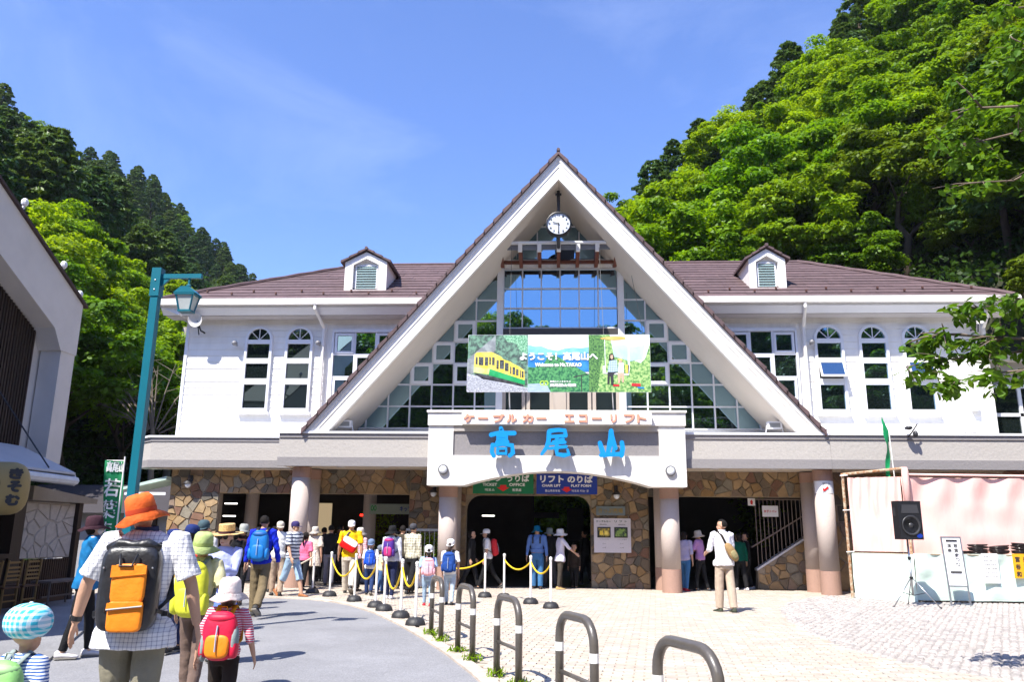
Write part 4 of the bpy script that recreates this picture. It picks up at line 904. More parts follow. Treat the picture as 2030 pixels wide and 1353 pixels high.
flat('print_car', [(118, 285), (140, 265), (300, 262), (400, 310), (425, 340), (500, 365), (530, 385), (600, 420), (650, 455), (655, 610), (270, 500), (110, 470)], L3, CARY)
flat('print_car_side', [(282, 440), (655, 560), (655, 608), (270, 505)], L4, CARG)
flat('print_car_band', [(112, 420), (280, 440), (272, 500), (110, 478)], L4, pc('lime', (.5, .75, .15), (.65, .8, .3), 4))
PWN = pc('window', (.01, .015, .02), (.10, .12, .13), 20)
for a, b, c_, d_ in ((128, 150, 312, 392), (162, 212, 312, 400), (228, 262, 312, 405), (274, 292, 312, 395), (305, 332, 316, 400), (352, 376, 345, 440), (388, 432, 345, 440), (442, 482, 375, 462), (498, 512, 415, 492), (524, 552, 420, 500), (562, 588, 440, 510), (604, 614, 455, 530), (622, 642, 462, 530)):
    flat('print_car_window', [(a, c_), (b, c_ + 4), (b, d_ + 3), (a, d_)], L4 - .001, PWN)
flat('print_leaves', [(420, 85), (680, 85), (684, 300), (600, 250), (560, 170), (460, 150)], L2, pc('leaves', (.04, .20, .10), (.35, .65, .42), 26))
flat('print_sky', [(688, 80), (1332, 80), (1332, 300), (688, 300)], L1, pc('psky', (.70, .78, .84), (.80, .84, .87), 2))
flat('print_hill', [(688, 185), (760, 205), (830, 200), (900, 230), (1000, 250), (1080, 225), (1170, 215), (1250, 222), (1332, 210), (1332, 330), (688, 330)], L2, pc('farhill', (.16, .46, .66), (.24, .56, .74), 3))
flat('print_hill', [(688, 280), (860, 300), (1100, 290), (1332, 270), (1332, 470), (688, 470)], L3, pc('midhill', (.01, .16, .50), (.04, .26, .60), 4))
flat('print_trees', [(688, 420), (760, 425), (860, 380), (900, 310), (960, 290), (1040, 330), (1110, 380), (1200, 420), (1332, 500), (1332, 682), (688, 682)], L4, pc('ptrees', (.01, .11, .05), (.10, .36, .12), 14))
flat('print_roof', [(688, 600), (880, 590), (930, 682), (688, 682)], L5, pc('proof', (.30, .42, .52), (.40, .50, .60), 5, (1, 1, 6)))
flat('print_railing', [(1170, 520), (1332, 490), (1332, 498), (1260, 510), (1260, 682), (1250, 682), (1250, 515), (1170, 535)], L5, IRON)
flat('print_forest', [(1334, 80), (1981, 80), (1981, 682), (1334, 682)], L1, pc('lforest', (.06, .22, .05), (.42, .62, .22), 13))
flat('print_sky', [(1560, 80), (1981, 80), (1981, 180), (1930, 330), (1880, 380), (1760, 330), (1600, 300)], L2, pc('psky2', (.62, .78, .82), (.78, .84, .86), 2))
flat('print_hill', [(1590, 200), (1700, 185), (1800, 215), (1930, 190), (1900, 340), (1770, 360), (1600, 310)], L3, pc('fh2', (.38, .66, .72), (.48, .72, .78), 3))
flat('print_dark_tree', [(1334, 80), (1470, 80), (1500, 230), (1460, 400), (1420, 682), (1334, 682)], L2, pc('dtree', (.02, .09, .03), (.14, .32, .08), 20))
flat('print_awning', [(1455, 115), (1595, 95), (1720, 102), (1730, 130), (1600, 140), (1470, 125)], L4, pc('orange', (.72, .42, .10), (.8, .5, .15), 4))
SK = M('print_skin', (.62, .40, .28), .6); 
flat('print_chair', [(1500, 120), (1508, 120), (1512, 480), (1740, 490), (1755, 130), (1762, 130), (1765, 440), (1750, 510), (1480, 490), (1480, 410), (1504, 405)], L4, pc('chair', (.65, .66, .68), (.8, .8, .8), 5)); flat('print_seat', [(1720, 400), (1755, 400), (1750, 490), (1720, 480)], L4, CARY)
flat('print_woman', [(1550, 350), (1630, 350), (1640, 470), (1530, 480)], L5, M2('print_check', (.55, .66, .72), (.18, .3, .4), 'plaid', 22)); flat('print_hair', [(1550, 290), (1580, 275), (1600, 300), (1600, 345), (1545, 360)], L5, BLACK); flat('print_face', [(1564, 295), (1590, 295), (1590, 330), (1575, 340), (1562, 325)], L6, SK)
flat('print_legs', [(1530, 475), (1625, 475), (1590, 500), (1590, 610), (1565, 610), (1560, 520), (1550, 520), (1545, 600), (1525, 600)], L5, IRON)
flat('print_child', [(1650, 375), (1700, 375), (1700, 480), (1640, 480)], L5, pc('pwhite', (.7, .7, .7), (.8, .8, .8))); flat('print_face', [(1650, 350), (1682, 350), (1680, 378), (1655, 380)], L6, SK); flat('print_legs', [(1635, 480), (1700, 480), (1698, 580), (1680, 580), (1672, 500), (1655, 590), (1638, 590)], L5, SK)
flat('print_hat', [(1636, 345), (1650, 332), (1680, 332), (1692, 352)], L6, CARY)
RED = M('print_red', (.6, .02, .03), .5); flat('print_red_block', [(1780, 590), (1875, 595), (1870, 625), (1778, 618)], L5, RED); flat('print_red_block', [(1585, 600), (1650, 602), (1650, 622), (1585, 622)], L5, RED); flat('print_blue_block', [(1840, 628), (1910, 632), (1908, 646), (1840, 642)], L5, BLUE)
PWH = M('print_white', (.82, .82, .82), .5, .0)
def btxt(s, a, b, c_, d_, bold, m=PWH): obj('lettering', text(s, BX(a), BX(b), BZ(d_), BZ(c_), L6 - .004, .001, bold), m, bb)
btxt('ようこそ！髙尾山へ', 600, 1430, 262, 352, .011); btxt('Welcome to Mt.TAKAO', 762, 1258, 376, 418, .008)
btxt('高尾山と人をむすぶ', 922, 1140, 562, 585, .002); btxt('高尾登山電鉄', 922, 1200, 594, 628, .006)
lg = MB(); 
for cx in (842, 878): lg.add(*[( [(BX(cx) + r * math.cos(a * .3927), L6, BZ(590) + r * math.sin(a * .3927)) for r in (.045, .07) for a in range(16)], [(k, (k + 1) % 16, (k + 1) % 16 + 16, k + 16) for k in range(16)])][0])
obj('emblem', lg, pc('lime2', (.45, .7, .05), (.5, .75, .08)), bb)
obj('hanging_wire', MB().tube([(-1.15, 20.82, 6.6), (-1.2, 22.2, 9.6)], .006, 5).tube([(1.35, 20.82, 6.6), (1.35, 22.2, 9.6)], .006, 5).tube([(2.4, 20.82, 6.6), (2.3, 22.9, 9.2)], .006, 4), IRON, bb)
obj('banner_stay', MB().tube([(-1.15, 20.82, 5.1), (-1.15, 21.2, 4.62)], .02, 5).tube([(1.55, 20.82, 5.1), (1.6, 21.2, 4.62)], .02, 5), STEEL, bb)
# --- hanging signs
def sign(name, label, x0, x1, z0, z1, y, m, items, th=.05, cat='sign', frame=None):
    t = thing(name, label, cat, ((x0 + x1) / 2, y, z0)); obj('sign_board', sbox(x0, x1, y, y + th, z0, z1), m, t)
    for q, (s, a, b, c_, d_, bold, mm) in enumerate(items):
        w_, h_ = x1 - x0, z1 - z0; obj('lettering', text(s, x0 + a * w_, x0 + b * w_, z0 + c_ * h_, z0 + d_ * h_, y - .004, .002, bold), mm, t)
    return t
def arrow(t, x, z, s, y): obj('arrow', MB().prism([(x, z), (x + s, z + s * .62), (x + s * .5, z + s * .62), (x + s * .5, z + s), (x - s * .5, z + s), (x - s * .5, z + s * .62), (x - s, z + s * .62)], y - .006, y - .003), M('arrow_red', (.65, .01, .01), .5), t)
SGR = M('sign_green', (.0, .16, .055), .4, .03); SBL = M('sign_blue', (.005, .035, .30), .4, .03)
t = sign('hanging_sign', 'green ticket office sign with white letters hanging under the arch', -2.17, -.53, 2.50, 3.03, 21.95, SGR, [('キップ', .06, .50, .60, .95, .008, PWH), ('うりば', .56, .93, .60, .95, .008, PWH), ('TICKET', .16, .40, .38, .53, .004, PWH), ('OFFICE', .60, .86, .38, .53, .004, PWH), ('매표소', .20, .36, .12, .26, .001, PWH), ('售票處', .65, .80, .12, .26, .001, PWH)]); arrow(t, -1.35, 2.56, .17, 21.95)
t = sign('hanging_sign', 'blue chair lift platform sign with white letters hanging under the arch', -.45, 1.18, 2.50, 3.04, 21.95, SBL, [('リフト', .06, .45, .55, .92, .010, PWH), ('のりば', .51, .93, .55, .92, .010, PWH), ('CHAIR LIFT', .09, .40, .35, .48, .004, PWH), ('PLAT FORM', .57, .90, .35, .48, .004, PWH), ('登山吊车车站', .14, .39, .10, .22, .001, PWH), ('리프트 타는 곳', .58, .86, .10, .22, .001, PWH)]); arrow(t, .36, 2.54, .15, 21.95)
GOLD = M('faded_gold', (.30, .22, .06), .6); GINK = M('green_ink', (.01, .08, .05), .6); INK = M('black_ink', (.03, .03, .035), .6)
sign('name_plate', 'grey plate with faded gold letters on the stone pier beside the arch', 1.19, 1.99, 1.97, 2.22, 22.83, M('plate_grey', (.16, .20, .22), .5), [('きっぷ売場', .08, .92, .25, .78, .004, GOLD)])
t = sign('notice_board', 'white cable car and lift notice board with two framed photos on the stone pier', 1.12, 2.13, .97, 1.89, 22.82, M('board_white', (.66, .63, .68), .5, .02), [('ケーブルカー', .06, .46, .88, .94, .002, GINK), ('リ フ ト', .56, .90, .88, .94, .002, GINK), ('運転時間', .15, .34, .80, .835, 0, INK), ('運転時間', .66, .85, .80, .835, 0, INK), ('ケーブルカーのご案内', .16, .40, .37, .40, 0, INK), ('リフトのご案内', .64, .88, .37, .40, 0, INK), ('大人', .22, .32, .25, .28, 0, INK), ('大人', .70, .80, .25, .28, 0, INK), ('小児', .22, .32, .13, .16, 0, INK), ('小児', .70, .80, .13, .16, 0, INK)])
for k, (a, b) in enumerate(((.09, .45), (.55, .91))):
    x0_, x1_ = 1.12 + a * 1.01, 1.12 + b * 1.01; fr_ = obj('photo_frame', sbox(x0_, x1_, 22.80, 22.819, 1.37, 1.65), BLACK, t)
    obj('photo_print', sbox(x0_ + .03, x1_ - .03, 22.795, 22.799, 1.40, 1.62), pc('photo%d' % k, (.02, .04, .03), [(.55, .40, .06), (.25, .40, .08)][k], 12), fr_)
    if k == 0:
        for xx in (x0_ + .06, x0_ + .19): obj('photo_car', MB().prism([(xx, 1.44), (xx + .1, 1.44), (xx + .09, 1.55), (xx + .01, 1.55)], 22.790, 22.794), CARY, fr_)
t = sign('restroom_sign', 'white women restroom sign in red letters wired to the ramp railing', 5.83, 6.27, 1.98, 2.28, 23.22, PWH, [('女子トイレ', .1, .9, .38, .62, .002, M('arrow_red', 0))], .01)
t = thing('restroom_pictogram', 'small white square sign with a red figure at the top left of the ramp railing', 'sign', (5.55, 23.24, 2.3)); obj('sign_board', sbox(5.45, 5.65, 23.23, 23.25, 2.28, 2.48), PWH, t); obj('pictogram', MB().prism([(5.53, 2.31), (5.57, 2.31), (5.59, 2.38), (5.56, 2.44), (5.54, 2.44), (5.51, 2.38)], 23.222, 23.228), M('arrow_red', 0), t)
t = thing('column_sign', 'white paper with a red arrow wrapped round the right column', 'sign', (7.08, 21.75, 2.5)); b = MB(); n = 9
for k in range(n + 1):
    a = R_(195 + k * 150 / n); b.v += [(7.08 + .25 * math.cos(a), 21.75 + .25 * math.sin(a), 2.55), (7.08 + .25 * math.cos(a), 21.75 + .25 * math.sin(a), 2.87)]
for k in range(n): b.f.append((2 * k, 2 * k + 2, 2 * k + 3, 2 * k + 1)); b.m.append(0)
obj('paper', b, PWH, t); obj('arrow', MB().prism([(7.0, 2.62), (7.02, 2.60), (7.13, 2.69), (7.11, 2.73), (7.02, 2.66), (7.0, 2.70), (6.96, 2.60)], 21.485, 21.492), M('arrow_red', 0), t); obj('lettering', text('女子トイレ', 6.98, 7.18, 2.78, 2.83, 21.488, .001, .001), INK, t)
# --- lamps on the building
def roundlamp(x, z, y, lab):
    t = thing('bulkhead_lamp', lab, 'lamp', (x, y, z)); obj('lamp_rim', MB().lathe([(.125, 0), (.135, .03), (.125, .07), (.1, .07), (.1, 0)], (x, y, z), 24, Mx=RXm), M('grey_rim', (.10, .10, .11), .5), t); obj('lamp_glass', MB().ell((x, y - .045, z), (.108, .07, .108), 16, 8), M('opal_glass', (.72, .76, .82), .15), t, smooth=True)
roundlamp(-2.86, 3.06, 20.998, 'round white lamp at the left foot of the white sign box'); roundlamp(3.01, 3.06, 20.998, 'round white lamp at the right foot of the white sign box')
def pendant(x, z, lab):
    y = 22.78; t = thing('wall_lantern', lab, 'lamp', (x, y, z)); obj('lamp_arm', MB().tube([(x, 22.9, z + .2), (x, y - .05, z + .28), (x, y - .08, z + .16)], .014, 6).box(x - .05, x + .05, 22.86, 22.9, z + .1, z + .28), IRON, t); obj('lamp_shade', MB().lathe([(.03, .14), (.07, .11), (.13, .04), (.12, .03)], (x, y - .08, z), 14), IRON, t); obj('lamp_globe', MB().ell((x, y - .08, z), (.085, .085, .09), 12, 8), M('opal_glass', 0), t, smooth=True)
pendant(-10.4, 2.72, 'small white lantern on the stone wall at the left corner'); pendant(-3.35, 2.52, 'small white lantern on the stone pier left of the arch'); pendant(1.75, 2.5, 'small white lantern on the stone pier right of the arch')
def flood(x, y, lab):
    t = thing('floodlight', lab, 'floodlight', (x, y, 4.1)); obj('lamp_housing', MB().box(x - .19, x + .19, y, y + .16, 4.26, 4.46), ALU, t); obj('lamp_lens', sbox(x - .14, x + .14, y - .006, y - .001, 4.30, 4.42), M('lens_grey', (.20, .21, .22), .15), t); obj('lamp_stand', MB().tube([(x - .2, y + .08, 4.36), (x - .24, y + .08, 4.1)], .014, 6).tube([(x + .2, y + .08, 4.36), (x + .24, y + .08, 4.1)], .014, 6), ALU, t)
flood(-5.75, 21.8, 'white floodlight on the canopy at the left foot of the gable'); flood(5.95, 21.8, 'white floodlight on the canopy at the right foot of the gable')
def spot(x, z, lab):
    t = thing('spotlight', lab, 'lamp', (x, 23.3, z)); obj('lamp_head', MB().ell((x, 23.18, z), (.085, .1, .08), 12, 8), M('lamp_grey', (.22, .22, .23), .4), t, smooth=True); obj('lamp_mount', MB().tube([(x, 23.36, z - .02), (x, 23.2, z - .02)], .03, 8), M('lamp_grey', 0), t)
spot(-9.62, 6.98, 'grey ball spotlight left of the two left arched windows'); spot(-7.06, 6.98, 'grey ball spotlight right of the two left arched windows'); spot(7.55, 6.98, 'grey ball spotlight left of the three right arched windows'); spot(11.2, 6.95, 'grey ball spotlight right of the three right arched windows')
def horn(x, z, s_, lab):
    t = thing('horn_loudspeaker', lab, 'loudspeaker', (x, 22.9, z)); m_ = Matrix.Rotation(R_(90 + 8), 3, 'X'); obj('horn_bell', MB().lathe([(.04, -.3), (.06, -.2), (.12, -.1), (.21, 0), (.225, .0), (.2, -.01), (.1, -.08), (.03, -.1)], (x, 22.75, z), 24, Mx=m_), M('horn_grey', (.55, .53, .50), .5), t, smooth=True); obj('horn_mount', MB().tube([(x, 22.95, z - .02), (x + .05, 23.1, z - .25), (x + .05, 23.38, z - .25)], .025, 6).tube([(x + .03, 22.85, z), (x + .05, 23.0, z - .4)], .02, 6), IRON, t)
horn(-10.72, 7.60, -1, 'round grey horn loudspeaker under the left eave corner'); horn(12.15, 7.62, 1, 'round grey horn loudspeaker under the right eave corner')
t = thing('canopy_spotlight', 'small twin spotlight casting a long shadow on the right canopy face', 'lamp', (9.2, 21.25, 4.1)); obj('lamp_head', MB().ell((9.12, 21.05, 4.2), (.1, .12, .05), 10, 6).ell((9.3, 21.1, 4.05), (.06, .08, .09), 10, 6), IRON, t, smooth=True); obj('lamp_mount', MB().tube([(9.2, 21.3, 4.0), (9.22, 21.1, 4.1), (9.35, 21.05, 4.3)], .018, 6), IRON, t)
t = thing('meter_box', 'white electric box on the siding near the right corner', 'electrical box', (12.0, 23.35, 5)); obj('box_body', sbox(11.93, 12.10, 23.22, 23.37, 4.98, 5.28), TRIM, t); obj('box_cover', sbox(11.95, 12.08, 23.2, 23.218, 5.0, 5.24), WHITE, t)
t = thing('exhaust_vent', 'pair of white round vent hoods low on the right wall', 'vent', (11.9, 23.35, 4.2)); [obj('vent_hood', MB().ell((x, 23.33, 4.25), (.13, .12, .11), 12, 8), WHITE, t, smooth=True) for x in (11.75, 12.02)]; obj('vent_frame', sbox(11.55, 12.2, 23.30, 23.37, 4.36, 4.42), ALU, t)
# --- stanchions and ropes
WP = M('white_pole', (.80, .78, .76), .4, .03); YR_ = M('yellow_rope', (.75, .50, .01), .6, .15, 40); WR = M('white_rope', (.6, .55, .45), .7, .15, 40)
SPT = [(619, 1179), (653, 1185), (702, 1195), (744, 1207), (761, 1214), (794, 1228), (823, 1243), (961, 1187), (999, 1190), (1052, 1200), (1092, 1209)]
SP = [G(*p) for p in SPT]; proto = None
where = ['farthest left, where the pale rope ends', 'second from the left of the curved row', 'third in the curved row, behind the first yellow loop', 'fourth in the curved row', 'fifth in the curved row, close beside its neighbour', 'sixth in the curved row', 'nearest and last of the curved row', 'leftmost of the right-hand row by the arch', 'second of the right-hand row', 'third of the right-hand row, before the man in denim', 'rightmost and nearest of the right-hand row']
for k, (x, y) in enumerate(SP):
    if proto is None:
        o = thing('stanchion', '', 'stanchion', (x, y, .015)); pr = o
        obj('pole', MB().lathe([(.024, .06), (.024, .93)], n=10), WP, o, local=True); obj('finial', MB().ell((0, 0, .965), (.034, .034, .036), 12, 8).lathe([(.03, .925), (.03, .94)], n=10), WP, o, local=True, smooth=True)
        obj('base', MB().lathe([(.165, 0), (.165, .02), (.15, .07), (.11, .115), (.05, .13), (.03, .13)], n=24), RUBBER, o, local=True, smooth=True); proto = o
    else: o = copy_tree(proto); o.location = (x, y, .015)
    o['label'] = 'white rope post on black base, ' + where[k]; o['group'] = 'rope posts in front of the entrance'
def rope(a, b, sag, m, lab, za=.88, zb=.88):
    a, b = Vector((*a, za)), Vector((*b, zb)); P_ = [a.lerp(b, k / 14) - Vector((0, 0, sag * 4 * (k / 14) * (1 - k / 14))) for k in range(15)]
    nm = 'barrier_rope'; tw = MB(); tw.tube(P_, .017, 7)
    for ph in (0, 2.1, 4.2): tw.tube([P_[int(k / 6)].lerp(P_[min(14, int(k / 6) + 1)], (k % 6) / 6) + Vector((0, math.cos(k * 1.1 + ph), math.sin(k * 1.1 + ph))) * .012 for k in range(84)], .009, 4)
    return tag(obj(nm, tw, m, smooth=True), lab, 'rope', 'barrier ropes')
rope(SP[1], SP[2], .38, YR_, 'yellow rope looping between the second and third posts of the curved row'); rope(SP[2], SP[3], .36, YR_, 'yellow rope looping between the third and fourth posts of the curved row'); rope(SP[4], SP[5], .42, YR_, 'yellow rope sagging deep between the fifth and sixth posts of the curved row'); rope(SP[5], SP[6], .30, YR_, 'yellow rope between the two nearest posts of the curved row')
rope((-2.6, 19.9), SP[7], .14, YR_, 'yellow rope from the column to the leftmost post of the right-hand row', .7); rope(SP[8], SP[9], .19, YR_, 'yellow rope between the second and third posts of the right-hand row'); rope(SP[9], SP[10], .22, YR_, 'yellow rope between the last two posts of the right-hand row')
rope((-7.9, 20.4), (-5.75, 19.7), .3, WR, 'pale rope hanging from the farthest left post behind the striped-shirt man', .75)
# --- bike hoops
HG = M('taupe_enamel', (.085, .075, .065), .35, .15, 10, .1, 60, coat=.3); RF = M('white_band', (.75, .75, .74), .4)
HP = [((-1.80, 12.4), (-1.56, 11.7)), ((-1.21, 10.7), (-.96, 10.05)), ((-.60, 9.0), (-.34, 8.35)), ((.05, 7.2), (.31, 6.55)), ((.68, 5.65), (.95, 5.0))]
hw_ = ['farthest of the five, beside the girl with a pink backpack', 'second farthest of the five', 'middle one of the five, weeds at its feet', 'second nearest of the five', 'nearest of the five, cut by the bottom edge']
for k, (a, b) in enumerate(HP):
    A, B = Vector((*a, 0)), Vector((*b, 0)); d = (B - A); ln = d.length; d.normalize(); t = thing('bollard_hoop', 'dark taupe steel hoop barrier, ' + hw_[k], 'hoop barrier', (a[0], a[1], 0), 'steel hoop barriers along the kerb')
    r = .19; Hh = .83; P_ = [A, A + Vector((0, 0, Hh - r))] + [A + d * (r - r * math.cos(q)) + Vector((0, 0, Hh - r + r * math.sin(q))) for q in [R_(15 * i) for i in range(1, 7)]] + [B - d * (r - r * math.cos(q)) + Vector((0, 0, Hh - r + r * math.sin(q))) for q in [R_(90 - 15 * i) for i in range(0, 6)]] + [B + Vector((0, 0, Hh - r)), B]
    obj('hoop', MB().tube(P_, .036, 12), HG, t, smooth=True); obj('crossbar', MB().tube([A + Vector((0, 0, .37)), B + Vector((0, 0, .37))], .019, 8), HG, t, smooth=True)
    for q in (A, B): obj('reflective_band', MB().lathe([(.0372, .53), (.0372, .60)], (q.x, q.y, 0), 12), RF, t); obj('foot_collar', MB().lathe([(.045, 0), (.045, .02), (.037, .03)], (q.x, q.y, .008), 12), HG, t)
c = []
for k in (0, 1, 2, 3):
    for q in (HP[k][0], HP[k][1]):
        for _ in range(70): a = rng.random() * 6.28; r = rng.uniform(0.02, .12) ; c.append((q[0] + math.cos(a) * r, q[1] + math.sin(a) * r, rng.uniform(.02, .09)))
c = np.array(c); g = np.random.default_rng(5); o = D.objects.new('weeds', quads_mesh('weeds', c, g.normal(size=c.shape), g.normal(size=c.shape) * .5 + np.array([0, 0, 1]), g.uniform(.006, .012, len(c)), g.uniform(.03, .06, len(c)), g.uniform(.2, 1, len(c)), LB)); COL.objects.link(o); o['kind'] = 'stuff'; o['label'] = 'small weeds growing at the feet of the hoops'
# --- teal street lamp
lx, ly = -6.07, 11.5
t = thing('street_lamp', 'tall teal steel post with a hanging square lantern on a short arm', 'street lamp', (lx, ly, 0))
obj('post', MB().box(lx - .058, lx + .058, ly - .058, ly + .058, 0, 5.36).box(lx - .072, lx + .072, ly - .072, ly + .072, 4.95, 5.40), TEAL, t); obj('arm', MB().box(lx + .072, lx + .69, ly - .03, ly + .03, 5.24, 5.31).prism([(lx + .072, 5.10), (lx + .2, 5.24), (lx + .072, 5.24)], ly - .02, ly + .02), TEAL, t)
for z in (5.05, 5.2): obj('bolt', MB().ell((lx - .0, ly - .075, z), (.014, .01, .014), 6, 4), STEEL, t)
lc = lx + .50; lan = obj('lantern', MB().tube([(lc, ly, 5.24), (lc, ly, 5.12)], .018, 6).ell((lc, ly, 5.12), (.04, .04, .03), 8, 6).prism([(lc - .17, 4.98), (lc + .17, 4.98), (lc + .06, 5.08), (lc - .06, 5.08)], ly - .14, ly + .14), TEAL, t)
b = MB(); w1, w2, za, zb_ = .135, .085, 4.975, 4.73
for sx in (-1, 1):
    for sy in (-1, 1): b.tube([(lc + sx * w1, ly + sy * w1 * .9, za), (lc + sx * w2, ly + sy * w2 * .9, zb_)], .014, 4)
b.box(lc - w2 - .015, lc + w2 + .015, ly - w2, ly + w2, zb_ - .03, zb_); b.box(lc - w1 - .02, lc + w1 + .02, ly - w1, ly + w1, za - .02, za); obj('lantern_frame', b, TEAL, t)
b = MB(); P1 = [(lc + sx * w1 * .95, ly + sy * w1 * .85, za) for sx, sy in ((-1, -1), (1, -1), (1, 1), (-1, 1))]; P2 = [(lc + sx * w2 * .95, ly + sy * w2 * .85, zb_) for sx, sy in ((-1, -1), (1, -1), (1, 1), (-1, 1))]
b.add(P1 + P2, [(i, i + 4, (i + 1) % 4 + 4, (i + 1) % 4) for i in range(4)]); obj('lantern_glass', b, M('frosted_glass', (.42, .46, .46), .3), t)
# --- utility pole and wires
t = thing('utility_pole', 'grey concrete utility pole with insulators behind the left end of the station', 'utility pole', (-18.5, 38, 0)); obj('pole', MB().tube([(-18.6, 38, 0), (-18.35, 38, 11.3)], [.2, .13], 10), M('pole_grey', (.25, .23, .21), .8, .1, 6), t, smooth=True)
for z in (9.2, 8.0, 7.0): obj('crossarm', sbox(-19.2 if z > 9 else -18.6, -17.7, 37.8, 37.9, z, z + .08), STEEL, t)
for x in (-19.6, -19.0, -18.0): obj('insulator', MB().lathe([(.05, 0), (.07, .05), (.04, .1), (.07, .15), (.02, .2)], (x, 37.85, 9.28), 8), M('opal_glass', 0), t)
obj('crossarm', sbox(-20.1, -18.4, 37.8, 37.9, 9.2, 9.28), STEEL, t)
for k, z in enumerate((9.4, 7.1, 6.0, 5.3)):
    tag(obj('overhead_wire', MB().tube([Vector((-18.5, 37.8, z)).lerp(Vector((-26, 26, z + .3)), q / 10) - Vector((0, 0, .5 * 4 * q / 10 * (1 - q / 10))) for q in range(11)], .018, 4), IRON), ('highest', 'second highest', 'third highest', 'lowest')[k] + ' black wire running from the utility pole towards the shop', 'wire', 'overhead wires')
b = MB(); r_ = random.Random(9)
for _ in range(16):
    p = Vector((-15.6, 30.5, 5.0)); d = Vector((r_.uniform(-1, .6), 0, r_.uniform(.15, 1))).normalized()
    L_ = r_.uniform(2, 4); q = p + d * L_; b.tube([p + d * .3, p.lerp(q, .5) + Vector((0, 0, .2)), q], [.035, .025, .008], 5)
    for __ in range(4): s0 = p.lerp(q, r_.uniform(.4, .95)); b.tube([s0, s0 + Vector((r_.uniform(-.8, .8), 0, r_.uniform(0, .7)))], [.014, .005], 4)
b.tube([(-15.2, 30.5, -.3), (-15.4, 30.5, 2.5), (-15.6, 30.5, 5.3)], [.16, .13, .08], 8)
t = thing('bare_tree', 'leafless pale-twigged tree among the bright trees left of the station', 'tree', (-15.2, 30.5, 0)); obj('trunk', b, M('pale_twig', (.22, .18, .14), .9), t)
# --- left shop building
XS = -10.4; SW = M('shop_white', (.66, .62, .575), .8, .06, 1.5, .3, 80)
sh = thing('noodle_shop', 'white shop on the left with dark slatted upper wall and open kitchen below', 'shop', (-10.6, 14, 0))
ln = lambda y: 6.30 + (16.6 - y) * .49
obj('wall', MB().prism([(6, 2.9), (16.62, 2.9), (16.62, 6.2), (6, ln(6) - .1)], -12.2, XS - .5, ax='x'), SW, sh)
obj('fascia_band', MB().prism([(6, ln(6) - 1.15), (15.75, ln(15.75) - 1.15), (16.05, 5.15), (16.62, 5.15), (16.62, ln(16.62)), (6, ln(6))], XS - .498, XS, ax='x'), SW, sh)
obj('corner_pillar', sbox(XS - .46, XS - .02, 16.1, 16.6, 2.8, 5.148), SW, sh); obj('roof_edge', MB().prism([(5.9, ln(5.9) + .005), (16.72, ln(16.72) + .005), (16.72, ln(16.72) + .07), (5.9, ln(5.9) + .07)], -12.25, XS + .06, ax='x'), M('dark_brown_roof', (.05, .025, .02), .6), sh)
sl_ = obj('slatted_screen', sbox(XS - .49, XS - .47, 6, 15.85, 2.95, 6.9), M('black_timber', (.012, .008, .007), .6, .3, 5), sh)
proto = None
for k in range(80):
    y = 15.80 - k * .085; zt = min(7.5, ln(y) - 1.17)
    o = obj('slat', sbox(XS - .468, XS - .43, y - .028, y + .012, 2.96, zt), M('slat_brown', (.03, .016, .011), .6, .3, 4, objrand=.3), sl_)
obj('ground_floor', MB().box(-16, -15.9, 6, 16.6, 0, 2.9).box(-16, XS - .3, 16.0, 16.3, 0, .9).box(XS - .1, XS + .0, 6, 15.5, 0, .92).box(-16, XS - .3, 6, 16, 2.6, 2.9), DARKW, sh)
obj('counter', sbox(XS - .5, XS + .12, 8, 15.3, .92, 1.0), DARKW, sh); obj('post', sbox(XS - .25, XS + .05, 15.3, 15.62, 0, 2.9), DARKW, sh); obj('post', sbox(XS - .2, XS + .03, 17.45, 17.6, 0, 2.2), DARKW, sh)
obj('lintel', sbox(XS - .2, XS + .06, 8, 15.3, 2.15, 2.6), DARKW, sh); obj('lintel', MB().prism([(15.6, 2.02), (17.9, 2.02), (17.9, 2.12), (15.6, 2.30)], XS - .4, XS + .16, ax='x'), M('beige_beam', (.30, .24, .17), .8), sh)
wsn = obj('stone_panel', sbox(XS - .3, XS - .06, 15.63, 17.44, .88, 2.0), M('pale_mortar', (.46, .40, .33), .9), sh)  # window reflection of the sunlit station wall, modelled as pale stonework
for s in vor(15.64, 17.43, .88, 1.99, .24):
    p = s[2]; n = len(p); vs = [(XS - .06, a, b_) for a, b_ in p] + [(XS - .035, s[0] + (a - s[0]) * .9, s[1] + (b_ - s[1]) * .9) for a, b_ in p]
    obj('stone', MB().add(vs, [tuple(range(n, 2 * n))] + [(i, (i + 1) % n, (i + 1) % n + n, i + n) for i in range(n)]), M('pale_stone_%d' % rng.randrange(3), [(.60, .50, .38), (.50, .44, .38), (.66, .56, .42)][rng.randrange(3)], .8, .15, 7), wsn)  # bright stone colours stand in for the lit wall mirrored in the glass
fz = MB(); fz.box(XS - .1, XS - .02, 15.63, 17.44, .0, .08)
for k in range(24): fz.box(XS - .08, XS - .03, 15.66 + k * .075, 15.69 + k * .075, .08, .86)
obj('slatted_dado', fz, M('brown_lath', (.08, .04, .02), .7), sh)
obj('kitchen_back', MB().box(-14, -13.9, 7, 16, 0, 1.7), M('kitchen_tile', (.13, .14, .13), .4, .2, 20), sh); obj('kitchen_hood', sbox(-13.6, -12.2, 10, 15, 1.9, 2.2), STEEL, sh)
obj('menu_panel', sbox(XS - .05, XS - .02, 14.2, 14.9, 1.02, 1.35), M2('menu_photos', (.04, .04, .05), (.20, .30, .42), 'noise', 14, .4), sh)
AW = M('awning_canvas', (.50, .50, .52), .8, .05, 3, .2, 40)
aw = thing('awning', 'pale canvas awning sloping out over the shop front', 'awning', (-10, 12, 2.5))
